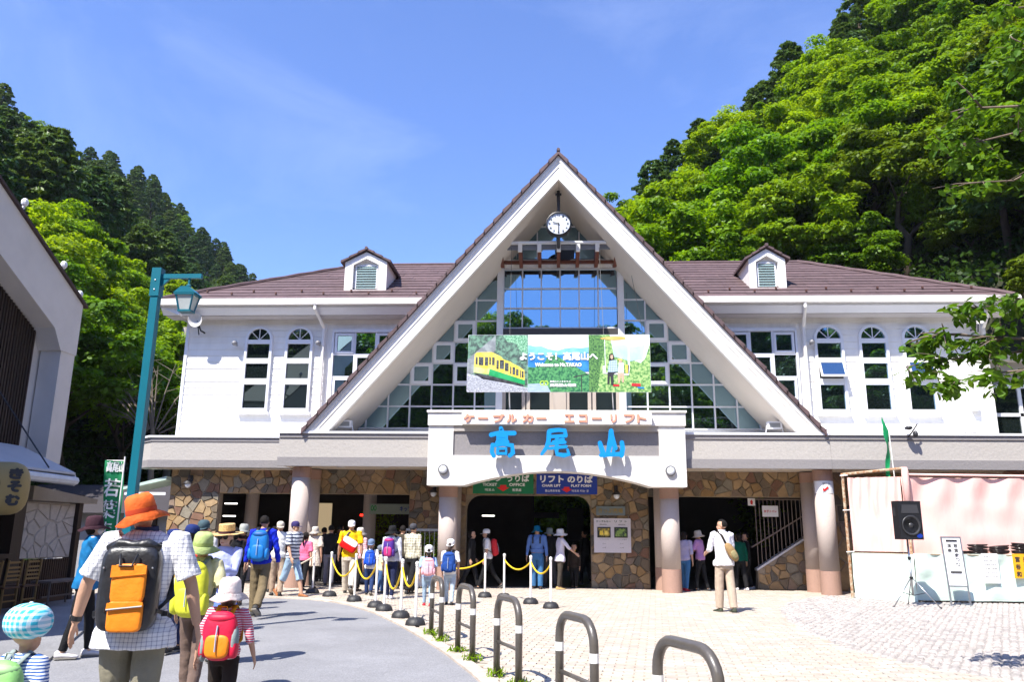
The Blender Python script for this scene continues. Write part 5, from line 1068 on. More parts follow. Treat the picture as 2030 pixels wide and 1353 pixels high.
obj('awning_top', MB().prism([(XS - .3, 3.05), (XS + .9, 2.52), (XS + .9, 2.56), (XS - .3, 3.09)], 7, 15.7), AW, aw); obj('awning_end', MB().prism([(XS - .3, 2.42), (XS + .9, 2.30), (XS + .9, 2.52), (XS - .3, 3.05)], 15.68, 15.72), AW, aw)
obj('awning_valance', MB().tube([(XS + .92, 7, 2.44), (XS + .96, 11, 2.42), (XS + .92, 15.7, 2.40)], [.09, .1, .08], 8), M('valance_white', (.7, .7, .7), .8), aw); obj('awning_arm', MB().tube([(XS - .3, 14.6, 4.2), (XS + .85, 14.9, 2.6)], .015, 5).tube([(XS - .4, 12.9, 5.0), (XS + .85, 13.4, 2.6)], .015, 5), IRON, aw)
for y, z in ((15.9, 6.7), (14.4, 7.5), (16.6, 6.25)): t = tag(obj('roof_insulator', MB().tube([(XS - .2, y, z - .1), (XS - .1, y, z + .25)], .03, 6).ell((XS - .1, y, z + .3), (.07, .07, .09), 8, 6), TRIM), {15.9: 'white insulator in the middle of the shop roof edge', 14.4: 'white insulator highest on the shop roof edge', 16.6: 'white insulator at the low end of the shop roof edge'}[y], 'insulator', 'insulators on the shop roof edge')
# lantern sign
lt = thing('paper_lantern', 'large cream hanging lantern sign with black brush characters under the awning', 'lantern', (-8.75, 12.6, 1.75)); mz = Matrix.Rotation(R_(28), 4, 'Z'); T0 = Matrix.Translation((-8.75, 12.6, 2.1)) @ mz
obj('lantern_body', MB().ell((0, 0, 0), (.34, .34, .42), 20, 12, power=.7).xf(T0), M('cream_paper', (.36, .26, .10), .7, .05), lt, smooth=True)
for ch, z in (('き', .22), ('そ', .02), ('む', -.19)): obj('lettering', text(ch, .06, .26, z - .09, z + .09, -.335, .004, .014).xf(T0), INK, lt)
ring_ = MB(); ring_.add([(-.16 + r * math.cos(a * .3927), -.345, .05 + r * math.sin(a * .3927)) for r in (.10, .125) for a in range(16)], [(k, (k + 1) % 16, (k + 1) % 16 + 16, k + 16) for k in range(16)]); obj('emblem', ring_.xf(T0), INK, lt)
# counter poster
t = thing('counter_notice', 'white notice with black characters on the shop counter', 'notice', (-10.1, 12.9, .95)); T1 = Matrix.Translation((-10.22, 13.6, 0)) @ Matrix.Rotation(R_(70), 4, 'Z'); obj('paper', sbox(-.55, .35, 0, .02, 1.0, 1.38).xf(T1), M('notice_white', (.55, .55, .52), .6), t); obj('lettering', text('営業案内', -.4, .2, 1.05, 1.17, -.006, .002, .004).xf(T1), INK, t)
# chairs (two in the front row, turned against the counter) and stool
YW = M('honey_wood', (.22, .12, .03), .5, .2, 5, stretch=(1, 1, .2))
def chair(x, y, rz, lab):
    t = thing('ladder_back_chair', lab, 'chair', (x, y, 0), 'wooden chairs lined up at the shop front', rz)
    for sx in (-1, 1): obj('rear_leg', MB().tube([(sx * .19, .19, 0), (sx * .19, .19, .45), (sx * .19, .23, .92)], .02, 6), YW, t, local=True); obj('front_leg', MB().tube([(sx * .19, -.19, 0), (sx * .19, -.19, .43)], .02, 6), YW, t, local=True)
    obj('seat', sbox(-.22, .22, -.22, .22, .43, .46), M('seat_brown', (.10, .04, .02), .6), t, local=True)
    for z in (.56, .63, .70, .77, .86): obj('back_slat', sbox(-.18, .18, .195, .215, z, z + .035), YW, t, local=True)
    obj('stretcher', MB().box(-.19, .19, .18, .2, .2, .225).box(-.19, .19, -.2, -.18, .26, .285), YW, t, local=True)
for k, (y, lab) in enumerate(((15.0, 'honey coloured ladder-back chair at the right end of the shop-front row'), (14.45, 'honey coloured ladder-back chair in the middle of the shop-front row'), (13.9, 'honey coloured ladder-back chair at the left of the shop-front row, cut by the frame'))): chair(-9.85, y, R_(-90), lab)
t = thing('wooden_stool', 'low grey wooden bench beside the chairs under the stone panel', 'bench', (-9.9, 16.2, 0)); obj('seat', sbox(-10.1, -9.7, 15.7, 16.9, .44, .48), M('weathered_wood', (.16, .12, .10), .8, .2, 6), t); [obj('leg', MB().tube([(x, y, 0), (x, y, .44)], .022, 6), M('weathered_wood', 0), t) for x in (-10.05, -9.75) for y in (15.76, 16.84)]; obj('stretcher', sbox(-9.92, -9.88, 15.76, 16.84, .16, .19), M('weathered_wood', 0), t)
# small outbuilding behind
t = thing('outbuilding', 'low dark-roofed outbuilding between the shop and the station', 'building', (-14, 25, 0)); obj('wall', sbox(-17, -12.1, 25.2, 28, 0, 2.0), M('plaster_dim', (.32, .32, .34), .8), t); obj('roof', MB().prism([(24.7, 1.95), (28.5, 1.95), (26.6, 2.9)], -17.3, -11.8, ax='x'), M('slate_dark', (.035, .03, .035), .7), t); obj('door', sbox(-13.2, -12.4, 25.14, 25.199, 0, 1.8), DARKW, t)
t = thing('small_awning', 'small green and white sloped canopy at the left corner of the station', 'awning', (-11.5, 23, 2.5)); obj('canopy_top', MB().prism([(-12.3, 2.55), (-11.0, 2.85), (-11.0, 2.95), (-12.3, 2.62)], 22.6, 23.8), M('pale_green_sheet', (.45, .58, .50), .6), t); obj('canopy_frame', MB().box(-12.2, -11.0, 22.65, 22.7, 2.42, 2.5), TRIM, t)
# --- green banner flags
FG = M('flag_green', (.0, .20, .07), .75, .08, 6)
def nobori(x, y, z0, z1, w_, lab, chars, sway):
    t = thing('banner_flag', lab, 'banner flag', (x, y, 0)); obj('flag_pole', MB().tube([(x, y, 0), (x, y, z1 + .06)], .013, 6).tube([(x, y, z1), (x - w_, y, z1)], .008, 5), WP, t)
    b = MB(); nx_, nz_ = 10, 24
    def fp(u, v): return Vector((x - u * w_ * (1 - sway * .15 * v), y + .05 * math.sin(u * 5 + v * 4) * (1 + v), z1 - v * (z1 - z0)))
    for j in range(nz_ + 1):
        for i in range(nx_ + 1): b.v.append(tuple(fp(i / nx_, j / nz_)))
    for j in range(nz_):
        for i in range(nx_): a = j * (nx_ + 1) + i; b.f.append((a, a + nx_ + 1, a + nx_ + 2, a + 1)); b.m.append(0)
    obj('flag_cloth', b, FG, t, smooth=True)
    for ch, v0, v1, u0, u1 in chars:
        tt = text(ch, 0, 1, 0, 1, 0, .001, .02); tt.v = [tuple(fp(u0 + (u1 - u0) * (1 - p[0]), v1 + (v0 - v1) * p[2]) + Vector((0, -.012 + p[1], 0))) for p in tt.v]; obj('lettering', tt, PWH, t)
nobori(-6.52, 12.0, .9, 2.5, .28, 'green festival banner with white characters beside the teal lamp post', [('高尾山', .01, .11, .1, .85), ('若', .17, .34, .18, .85), ('葉', .37, .54, .18, .85), ('ま', .57, .70, .2, .8), ('つ', .73, .84, .2, .8), ('り', .87, .98, .25, .75)], 1)
t = thing('banner_flag', 'green flag blown into a thin twist above the pink booth', 'banner flag', (8.3, 20.4, 2)); b = MB(); n = 22
for k in range(n + 1):
    v = k / n; z = 4.36 - v * 2.0; cx = 8.2 + .06 * math.sin(v * 6) + .1 * v; wd = (.07 + .05 * math.sin(v * 9) ** 2) * (1 if v < .75 else 1 + (v - .75) * 3) * min(1, .15 + v * 4); tw = v * 5
    for s_ in (-1, -.3, .3, 1): b.v.append((cx + s_ * wd * math.cos(tw * .3), 20.38 + s_ * .1 * math.sin(tw) + .03 * math.cos(s_ * 5), z + .04 * s_))
for k in range(n):
    for i in range(3): a = k * 4 + i; b.f.append((a, a + 4, a + 5, a + 1)); b.m.append(0)
obj('flag_cloth', b, M('flag_bright_green', (.0, .33, .10), .7), t, smooth=True); obj('flag_pole', MB().tube([(8.45, 20.42, 0), (8.36, 20.42, 4.0)], .014, 6), WP, t)
# --- pink and mint booth
PKC = M('pink_cloth', (.80, .50, .45), .85, .05, 2, .25, 9, stretch=(3, 3, .6)); MNC = M('mint_cloth', (.62, .76, .69), .85, .05, 2, .3, 7, stretch=(1, 1, 2))
bo = thing('market_booth', 'festival booth with pink curtain back and mint green skirt', 'booth', (9, 20.3, 0))
def curtain(p0, p1, z0, z1, m, name, amp=.02, nx_=60, nz_=14, sag=0., par=bo):
    b = MB(); a, c_ = Vector((*p0, 0)), Vector((*p1, 0)); d = (c_ - a).normalized(); nrm = Vector((d.y, -d.x, 0))
    for j in range(nz_ + 1):
        for i in range(nx_ + 1):
            u, v = i / nx_, j / nz_; p = a.lerp(c_, u) + nrm * (amp * (math.sin(u * 37 + math.sin(v * 4) * 1.5) * (1 - v * .6) + mnoise.noise(Vector((u * 9, v * 3, amp * 90))) * 1.8)); p.z = z1 + (z0 - z1) * v - sag * math.sin(math.pi * u) * (1 - v) ; b.v.append(tuple(p))
    for j in range(nz_):
        for i in range(nx_): q = j * (nx_ + 1) + i; b.f.append((q, q + nx_ + 1, q + nx_ + 2, q + 1)); b.m.append(0)
    return obj(name, b, m, par, smooth=True)
curtain((7.35, 20.72), (8.42, 20.2), 1.12, 2.90, PKC, 'side_curtain', .035, 40); curtain((8.45, 20.25), (13.2, 20.35), 1.02, 2.90, PKC, 'back_curtain', .032, 110, nz_=24, sag=.02)
b_ = curtain((7.3, 20.72), (8.35, 19.72), .02, 1.08, MNC, 'side_skirt', .018, 24); curtain((8.35, 19.72), (13.2, 19.72), .06, 1.1, MNC, 'front_skirt', .045, 110)
obj('table_top', MB().prism([(7.35, 20.75), (8.37, 19.74), (13.2, 19.74), (13.2, 20.3), (8.4, 20.3)], 1.07, 1.09, ax='z'), M('ply_table', (.30, .2, .12), .6), bo)
RS = M2('rusty_pole', (.50, .42, .30), (.30, .12, .04), 'noise', 12, .8)
for x, y in ((7.25, 20.76), (8.5, 20.15)): obj('pole', MB().tube([(x, y, 0), (x, y, 3.0)], .035, 8), RS, bo)
obj('pole', MB().tube([(7.22, 20.78, 2.98), (8.5, 20.17, 3.1)], .035, 8), RS, bo); obj('pole', MB().tube([(8.5, 20.17, 2.95), (13.2, 20.37, 2.93)], .03, 8), PKC, bo); obj('pole_wrap', MB().lathe([(.08, 2.0), (.085, 3.0), (.06, 3.12)], (8.52, 20.12, 0), 10), PKC, bo, smooth=True)
for z in (2.95, 2.1, 1.1): obj('tie', MB().tube([(7.17, 20.7, z), (7.36, 20.7, z + .01)], .014, 5), WP, bo)
gy_ = M('tray_black', (.02, .015, .016), .15, .1)
for k, x in enumerate((9.55, 9.95, 10.45, 10.95, 11.5)):
    for j in range((7, 6, 8, 7)[k - 1] if k else 2):
        b = MB().lathe([(.19, 0), (.22, .03), (.215, .035), (.18, .008), (.01, .008)], (0, 0, 0), 20, sx=1.05, sy=.8).xf(Matrix.Translation((x + rng.uniform(-.02, .02), 19.98, 1.10 + j * .031)) @ Matrix.Rotation(R_(rng.uniform(-7, 7)), 4, 'Y'))
        tag(obj('serving_tray', b, gy_, smooth=True), ['bottom', 'second', 'third', 'fourth', 'fifth', 'sixth', 'seventh', 'eighth'][j] + ' black oval tray in the ' + ['low leftmost', 'second', 'third', 'fourth', 'rightmost'][k] + ' stack on the booth table', 'tray', 'stacked black trays')
OR_ = M('orange_sheet', (.80, .36, .005), .6, .04); t = thing('paper_sign', 'orange paper sign with black characters pinned on the booth skirt', 'sign', (10.85, 19.6, .6)); obj('paper', sbox(10.52, 11.1, 19.615, 19.62, .58, 1.12), OR_, t); obj('lettering', MB(), INK, t) if 0 else None
for s, xa in (('宮谷和', 10.57), ('美野屋', 10.75), ('様', 10.93)):
    for k, ch in enumerate(s): obj('lettering', text(ch, xa, xa + .11, .94 - k * .165, 1.06 - k * .165, 19.609, .002, .004), INK, t)
t = thing('paper_sign', 'white list of small writing pinned on the booth skirt', 'sign', (10.0, 19.6, .5)); obj('paper', sbox(9.84, 10.2, 19.63, 19.64, .46, 1.12), PWH, t); [obj('lettering', text(s, 9.88, 10.16, 1.04 - k * .09, 1.07 - k * .09, 19.624, .001, 0), INK, t) for k, s in enumerate(('若葉まつり', '高尾山薬王院', '吹奏楽演奏会', '太鼓 演舞', '木遣り保存会', '観光協会'))]
# easel
t = thing('sign_stand', 'tall white notice stand with two black bars on steel legs before the booth', 'sign stand', (8.88, 18.85, 0)); TL = Matrix.Translation((8.88, 18.8, 0)) @ Matrix.Rotation(R_(-6), 4, 'X')
obj('stand_frame', MB().box(-.22, -.19, 0, .03, .0, 1.5).box(.19, .22, 0, .03, 0, 1.5).box(-.19, .19, 0, .03, 1.47, 1.5).box(-.19, .19, 0, .03, .42, .45).xf(TL), STEEL, t); obj('stand_panel', sbox(-.19, .19, .005, .02, .45, 1.47).xf(TL), PWH, t); obj('stand_clip', MB().box(-.12, .12, -.015, .003, 1.4, 1.43).box(-.12, .12, -.015, .003, .72, .75).xf(TL), BLACK, t); obj('stand_feet', MB().tube([(8.69, 18.5, .02), (8.69, 19.2, .02)], .015, 6).tube([(9.07, 18.5, .02), (9.07, 19.2, .02)], .015, 6), STEEL, t)
for k, s in enumerate(('若葉まつり', '演奏')): 
    for j, ch in enumerate(s): obj('lettering', text(ch, .03 - k * .14, .12 - k * .14, 1.26 - j * .1, 1.34 - j * .1, .0, .002, .001).xf(TL), INK, t)
# loudspeaker + tripod
sx, sy = 7.72, 18.45; t = thing('speaker_stand', 'silver tripod holding up the black loudspeaker', 'tripod stand', (sx, sy, 0)); obj('pole', MB().tube([(sx, sy, .3), (sx, sy, 1.42)], .019, 8).tube([(sx, sy, .25), (sx, sy, 1.0)], .024, 8), STEEL, t, smooth=True); obj('collar', MB().lathe([(.035, 0), (.035, .06)], (sx, sy, 1.0), 10).lathe([(.04, 0), (.04, .06)], (sx, sy, .58), 10), BLACK, t)
for a in (200, 320, 80): dx, dy = math.cos(R_(a)), math.sin(R_(a)); obj('leg', MB().tube([(sx + dx * .03, sy + dy * .03, .6), (sx + dx * .52, sy + dy * .52, .03)], .013, 6), STEEL, t, smooth=True); obj('brace', MB().tube([(sx, sy, .25), (sx + dx * .27, sy + dy * .27, .32)], .008, 5), BLACK, t); obj('foot', MB().ell((sx + dx * .53, sy + dy * .53, .025), (.03, .03, .022), 8, 6), BLACK, t)
t = thing('loudspeaker', 'black PA loudspeaker box on a tripod in front of the booth', 'loudspeaker', (sx, sy, 1.42)); TS = Matrix.Translation((sx, sy, 1.42)) @ Matrix.Rotation(R_(8), 4, 'Z')
b = MB().prism([(-.26, -.2), (.26, -.2), (.26, .05), (.16, .2), (-.16, .2), (-.26, .05)], 0, .82, ax='z').xf(TS); obj('cabinet', b, BLACK, t); obj('horn', MB().prism([(-.2, .56), (.2, .56), (.17, .74), (-.17, .74)], -.206, -.2).xf(TS), M('horn_black', (.05, .05, .055), .3), t)
obj('woofer', MB().lathe([(.21, 0), (.215, .02), (.19, .02), (.17, -.0), (.06, -.02), (.05, .01), (.01, .02)], (0, -.2, .3), 28, Mx=RXm).xf(TS), M('woofer_cone', (.035, .035, .038), .4), t, smooth=True); obj('badge', MB().lathe([(.045, 0), (.045, .006)], (.17, -.2, .08), 16, sx=1.5, Mx=RXm).xf(TS), SBL, t); obj('handle', sbox(-.27, -.262, -.08, -.0, .5, .68).xf(TS), IRON, t)
# white lattice screen with plants by the entrance
t = thing('planter_screen', 'white framed lattice screen with green plants left of the arch', 'screen', (-3.1, 22.4, 0)); obj('screen_frame', MB().box(-4.15, -4.1, 22.5, 22.55, 0, 1.55).box(-3.0, -2.95, 22.5, 22.55, 0, 1.55).box(-4.15, -2.95, 22.49, 22.54, 1.5, 1.56), M('grey_frame', (.4, .42, .42), .5), t)
for x in np.arange(-4.05, -3.0, .13): obj('lattice_bar', sbox(x, x + .015, 22.52, 22.53, .1, 1.5), M('grey_frame', 0), t)
obj('screen_panel', sbox(-4.0, -3.05, 22.3, 22.33, .05, .6), PWH, t)
c = np.array([(rng.uniform(-4.05, -3.0), rng.uniform(22.6, 22.85), rng.uniform(.1, 1.45)) for _ in range(1500)]); pl_ = quads_mesh('potted_shrub', c, g.normal(size=c.shape), g.normal(size=c.shape), g.uniform(.015, .03, len(c)), g.uniform(.03, .06, len(c)), g.uniform(0, 1, len(c)), LG); o = D.objects.new('potted_shrub', pl_); COL.objects.link(o); tag(o, 'green leafy shrub behind the lattice screen', 'shrub')
t = sign('route_sign', 'long pale panel with green logo hanging inside the left hall', -5.5, -4.15, 1.98, 2.28, 24.3, M('lit_sign', (.30, .36, .32), .5), [('OO', .03, .16, .3, .85, .006, M('logo_green', (.0, .3, .05), .5)), ('キップ', .68, .95, .25, .8, .004, SBL)])
c = np.array([(rng.gauss(-5.5, .28) , rng.uniform(25.8, 26.0), rng.uniform(1.0, 2.1)) for _ in range(600)]); o = D.objects.new('bamboo_decoration', quads_mesh('bamboo_decoration', c, g.normal(size=c.shape), g.normal(size=c.shape), g.uniform(.015, .03, len(c)), g.uniform(.04, .08, len(c)), g.uniform(0, 1, len(c)), LB)); COL.objects.link(o); o['kind'] = 'stuff'; o['label'] = 'green bamboo leaves inside the left hall'
# ================================================================ PEOPLE
REM = []                                           # (object, voxel) remeshed together at the end
SKIN = M('skin', (.52, .30, .20), .55, .06, 12, .1, 80); SKINL = M('skin_light', (.60, .38, .28), .55, .05, 12, .1, 80); HAIRM = M('black_hair', (.012, .009, .008), .7, .3, 60, .8, 90, spec=.2); HAIRB = M('brown_hair', (.035, .015, .008), .45, .3, 60, .5, 90)
class Rig: pass
def rotX(a): return Matrix.Rotation(R_(a), 3, 'X')
def rotY(a): return Matrix.Rotation(R_(a), 3, 'Y')
def person(x, y, h, face, label, cfg, vox=.013, group=None, z=.01):
    c = dict(top=None, bottom=None, shoes=BLACK, skin=SKIN, hair='short', hairm=HAIRM, hat=None, sleeve='short', leg='long', hs=1., wf=1., legs=((12, 8), (-10, 4)), arms=((8, 8, 12), (-6, 8, 14)), lean=2, head=(0, 0), hem=None, flare=0., glasses=0, mask=0)
    c.update(cfg); t = thing('person', label, 'person', (x, y, z), group, rz=R_(face)); r = Rig(); s = h / 1.70
    hh = .225 * c['hs']; chin = h - hh; shz = chin - .052 * s; hipz = (.52 if h > 1.4 else .48) * h; w_ = c['wf'] * s
    thL = hipz - (.285 * h); shL = .285 * h - .05 * h
    def leg(side, a):
        f, k = a; hp = Vector((side * .088 * w_, 0, 0)); kn = hp + rotX(f) @ Vector((0, 0, -thL)); an = kn + rotX(f - k) @ Vector((0, 0, -shL)); return hp, kn, an, f - k
    lg_ = [leg(-1, c['legs'][0]), leg(1, c['legs'][1])]; lowest = min(l[2].z for l in lg_); hz = .055 * s - lowest; up = Vector((0, 0, hz)); dz = hz - hipz
    Ml = Matrix.Translation((0, 0, hz)) @ Matrix.Rotation(R_(-c['lean']), 4, 'X') @ Matrix.Translation((0, 0, -hipz))   # upper body frame
    r.Ml = Ml; TU = lambda p: Ml @ Vector(p)
    arms = []
    for side, (fl_, ab, el) in zip((-1, 1), c['arms']):
        inn = 0
        if hasattr(el, '__len__'): el, inn = el
        S_ = Vector((side * .175 * w_, 0, shz)); m1 = rotX(fl_) @ rotY(-side * ab); E_ = S_ + m1 @ Vector((0, 0, -.170 * h)); m2 = rotX(fl_ + el) @ rotY(-side * (ab * .5 - inn)); W_ = E_ + m2 @ Vector((0, 0, -.145 * h)); arms.append((S_, E_, W_, m2, side))
    r.arms = arms; r.s = s
    # ---- body: one surface
    b = MB(); ub = MB(); k_ = s
    T = [(hipz - .06 * s, .13, .09), (hipz + .04 * s, .15, .10), (hipz + .16 * s, .128, .09), (shz - .16 * s, .15, .105), (shz - .05 * s, .155, .09), (shz + .02 * s, .11, .07), (shz + .06 * s, .055, .058), (chin + .03, .05, .055)]
    ub.tube([(0, .0, q[0]) for q in T], [(q[1] * w_, q[2] * w_) for q in T], 16)
    yaw, pit = c['head']; MH = Matrix.Translation((c.get('headx', 0), 0, chin)) @ Matrix.Rotation(R_(-yaw), 4, 'Z') @ Matrix.Rotation(R_(pit), 4, 'X'); q = c['hs']; r.MH = Ml @ MH
    hd = MB().ell((0, -.012 * q, .135 * q), (.075 * q, .092 * q, .09 * q), 16, 12).ell((0, .022 * q, .07 * q), (.058 * q, .062 * q, .07 * q), 14, 10).ell((0, .085 * q, .085 * q), (.012 * q, .02 * q, .022 * q), 8, 6).ell((-.076 * q, -.005, .10 * q), (.01, .016, .028), 8, 6).ell((.076 * q, -.005, .10 * q), (.01, .016, .028), 8, 6)
    hd.ell((0, .078 * q, .045 * q), (.022 * q, .012 * q, .008 * q), 8, 6); ub.add(*[[MH @ Vector(p) for p in hd.v], hd.f])
    for S_, E_, W_, m2, side in arms:
        rr = s * c['wf'] ** .5; ub.tube([S_ + Vector((-side * .03, 0, .01)) * s, S_, S_.lerp(E_, .5), E_, E_.lerp(W_, .3), W_], [.045 * rr, .050 * rr, .043 * rr, .036 * rr, .037 * rr, .025 * rr], 10)
        hl = .098 * h; hm = MB(); hm.tube([(0, 0, .015), (0, 0, -hl * .25), (0, 0, -hl * .55)], [(.016 * s, .024 * s), (.015 * s, .036 * s), (.013 * s, .036 * s)], 8)
        for f_ in range(4):
            yy = (-.027 + .018 * f_) * s; L_ = hl * (.40, .47, .44, .34)[f_]; hm.tube([(0, yy, -hl * .5), (-side * .006, yy * 1.05, -hl * .5 - L_ * .5), (-side * .022, yy, -hl * .5 - L_)], [.0085 * s, .008 * s, .006 * s], 6)
        hm.tube([(0, .022 * s, -hl * .15), (-side * .01, .048 * s, -hl * .38), (-side * .018, .052 * s, -hl * .58)], [.011 * s, .010 * s, .007 * s], 6)
        ub.add([W_ + m2 @ Vector(p) for p in hm.v], hm.f)
    ub.xf(Ml); b.add(ub.v, ub.f)
    feet = []
    for i, (hp, kn, an, fa) in enumerate(lg_):
        side = -1 if i == 0 else 1; hp, kn, an = hp + up, kn + up, an + up; b.tube([hp + Vector((0, 0, .05 * s)), hp, hp.lerp(kn, .5), kn, kn.lerp(an, .3), an], [.075 * w_, .083 * w_, .07 * w_, .052 * s, .054 * s, .036 * s], 10)
        pt = 0 if an.z < .075 * s + .02 else min(40, max(-30, fa * .9)); mf = Matrix.Translation(an) @ Matrix.Rotation(R_(pt), 4, 'X') @ Matrix.Rotation(R_(-side * 8), 4, 'Z'); feet.append((mf, side))
        b.add([mf @ Vector(p) for p in MB().tube([(0, -.045 * s, -.03 * s), (0, .05 * s, -.03 * s), (0, .15 * s, -.04 * s)], [.03 * s, .035 * s, .025 * s], 8).v], MB().tube([(0, 0, 0), (0, 1, 0), (0, 2, 0)], [.03, .03, .03], 8).f)
    o = obj('body', b, c['skin'], t, smooth=True, local=True); REM.append((o, vox * .8, 0))
    # ---- shoes
    for mf, side in feet:
        sh_ = MB().tube([(0, -.075 * s, -.02 * s), (0, -.06 * s, -.022 * s), (0, .02 * s, -.022 * s), (0, .12 * s, -.036 * s), (0, .175 * s, -.04 * s), (0, .19 * s, -.044 * s)], [(.02 * s, .018 * s), (.042 * s, .036 * s), (.043 * s, .036 * s), (.046 * s, .024 * s), (.035 * s, .018 * s), (.012 * s, .01 * s)], 10); sh_.ell((0, -.03 * s, .0), (.042 * s, .048 * s, .035 * s), 10, 6)
        sh_.v = [tuple(mf @ Vector(p)) for p in sh_.v]; so_ = obj('shoe', sh_, c['shoes'], t, smooth=True, local=True)
        sl2 = MB().box(-.043 * s, .043 * s, -.075 * s, .17 * s, -.063 * s, -.048 * s).xf(mf); obj('sole', sl2, M('sole', (.25, .23, .2), .8), so_, local=True)
    # ---- trousers
    if c['leg'] != 'none':
        pb = MB(); bm_ = c['bottom']
        tb = MB().tube([(0, 0, hipz - .08 * s), (0, 0, hipz + .0 * s), (0, 0, hipz + .12 * s)], [(.155 * w_, .112 * w_), (.17 * w_, .12 * w_), (.145 * w_, .105 * w_)], 14).xf(Ml); pb.add(tb.v, tb.f)
        for hp, kn, an, fa in lg_:
            hp, kn, an = hp + up, kn + up, an + up; lo = .062 if c['leg'] != 'slim' else .05; lo = lo * (1.15 if c['leg'] == 'baggy' else 1)
            if c['leg'] == 'shorts': e = kn.lerp(an, .22); pb.tube([hp + Vector((0, 0, .04 * s)), hp, hp.lerp(kn, .5), kn, e], [.072 * w_, .09 * w_, .088 * w_, .082 * s, .085 * s], 12)
            else: pb.tube([hp + Vector((0, 0, .04 * s)), hp, hp.lerp(kn, .5), kn, kn.lerp(an, .45), an + (kn - an) * .06], [.072 * w_, .088 * w_, .083 * w_, (lo + .012) * s, (lo + .006) * s, lo * s], 12)
        if c['leg'] == 'skirt': pb = MB(); pb.tube([(0, 0, hz - .32 * s), (0, 0, hz - .1), (0, 0, hz + .12 * s)], [(.24 * w_, .2 * w_), (.2 * w_, .15 * w_), (.14 * w_, .1 * w_)], 14)
        o = obj('trousers' if c['leg'] != 'skirt' else 'skirt', pb, bm_, t, smooth=True, local=True); REM.append((o, vox, .006))
    # ---- top
    if c['top']:
        hem = hipz + (.0 if c['hem'] is None else c['hem']) * s; fl_ = c['flare'] * s; TT = [(hem, .168 + c['flare'], .125 + c['flare'] * .8), (hem + .09 * s, .184 + c['flare'] * .5, .132 + c['flare'] * .5), (hipz + .1 * s, .168, .124), (hipz + .2 * s, .150, .113), (shz - .16 * s, .168, .122), (shz - .04 * s, .172, .108), (shz + .025 * s, .125, .082), (shz + .06 * s, .068, .066)]
        tp = MB().tube([(0, 0, q[0]) for q in TT], [(q[1] * w_, q[2] * w_) for q in TT], 18)
        for S_, E_, W_, m2, side in arms:
            a0 = S_ + Vector((-side * .05, 0, .012)) * s
            if c['sleeve'] == 'short': e = S_.lerp(E_, .86); tp.tube([a0, S_, S_.lerp(E_, .45), e], [.05 * s, .066 * w_, .066 * w_, .073 * w_], 12)
            elif c['sleeve'] == 'rolled': e = E_.lerp(W_, .25); tp.tube([a0, S_, S_.lerp(E_, .5), E_, e], [.05 * s, .062 * w_, .058 * w_, .052 * s, .052 * s], 12)
            elif c['sleeve'] == 'long': tp.tube([a0, S_, S_.lerp(E_, .5), E_, E_.lerp(W_, .5), E_.lerp(W_, .97)], [.05 * s, .062 * w_, .057 * w_, .050 * s, .046 * s, .037 * s], 12)
        tp.xf(Ml); o = obj('shirt', tp, c['top'], t, smooth=True, local=True); REM.append((o, vox, .014)); r.top = o
        if c.get('collar'): cb = MB().tube([(0, 0, shz + .045 * s), (0, -.004, shz + .085 * s)], [(.072 * s, .072 * s), (.066 * s, .068 * s)], 14, cap=False).xf(Ml); obj('collar', cb, c['collar'], t, smooth=True, local=True)
    # ---- hair
    if c['hair'] != 'none':
        hb = MB(); st_ = c['hair']; n, k = 22, 14; vs = []
        for i in range(k + 1):
            th = -math.pi / 2 + math.pi * i / k
            for j in range(n):
                a = 2 * math.pi * j / n; d = Vector((math.cos(th) * math.cos(a), math.cos(th) * math.sin(a), math.sin(th))); p = Vector((d.x * .084, d.y * .101 - .014, d.z * .098 + .138)) * q
                facey = d.y > .25 and d.z < .42 + .25 * abs(d.x); low = d.z < (-.55 if st_ == 'short' else -2)
                if facey: p = Vector((d.x * .05, d.y * .06 - .02, d.z * .07 + .135)) * q
                elif low: p = Vector((d.x * .05, d.y * .05 - .02, d.z * .05 + .10)) * q
                elif st_ in ('bob', 'long') and d.z < 0: p.z += d.z * (.05 if st_ == 'bob' else .16) * q; p.y -= .012
                if c['hat']: p = Vector((p.x * .93, p.y * .94, min(p.z, .14 * q + (p.z - .14 * q) * .72)))
                p *= 1 + (.05 * mnoise.noise(p * 45) if not facey else 0); vs.append(p)
        hb.add(vs, [(i * n + j, i * n + (j + 1) % n, (i + 1) * n + (j + 1) % n, (i + 1) * n + j) for i in range(k) for j in range(n)])
        if st_ == 'ponytail': hb.tube([(0, -.1 * q, .15 * q), (0, -.15 * q, .13 * q), (0, -.15 * q, .0), (.01, -.13 * q, -.12 * q)], [.02, .032, .03, .008], 8)
        hb.xf(r.MH); obj('hair', hb, c['hairm'], t, smooth=True, local=True)
    # ---- face
    fm = MB().ell((-.03 * q, .077 * q, .115 * q), (.011 * q, .006, .006 * q), 8, 6).ell((.03 * q, .077 * q, .115 * q), (.011 * q, .006, .006 * q), 8, 6).box(-.043 * q, -.017 * q, .077 * q, .083 * q, .132 * q, .137 * q).box(.017 * q, .043 * q, .077 * q, .083 * q, .132 * q, .137 * q); obj('eyes', fm.xf(r.MH), BLACK, t, local=True)
    obj('mouth', MB().ell((0, .085 * q, .044 * q), (.02 * q, .006, .005 * q), 8, 6).xf(r.MH), M('lips', (.35, .10, .09), .5), t, local=True)
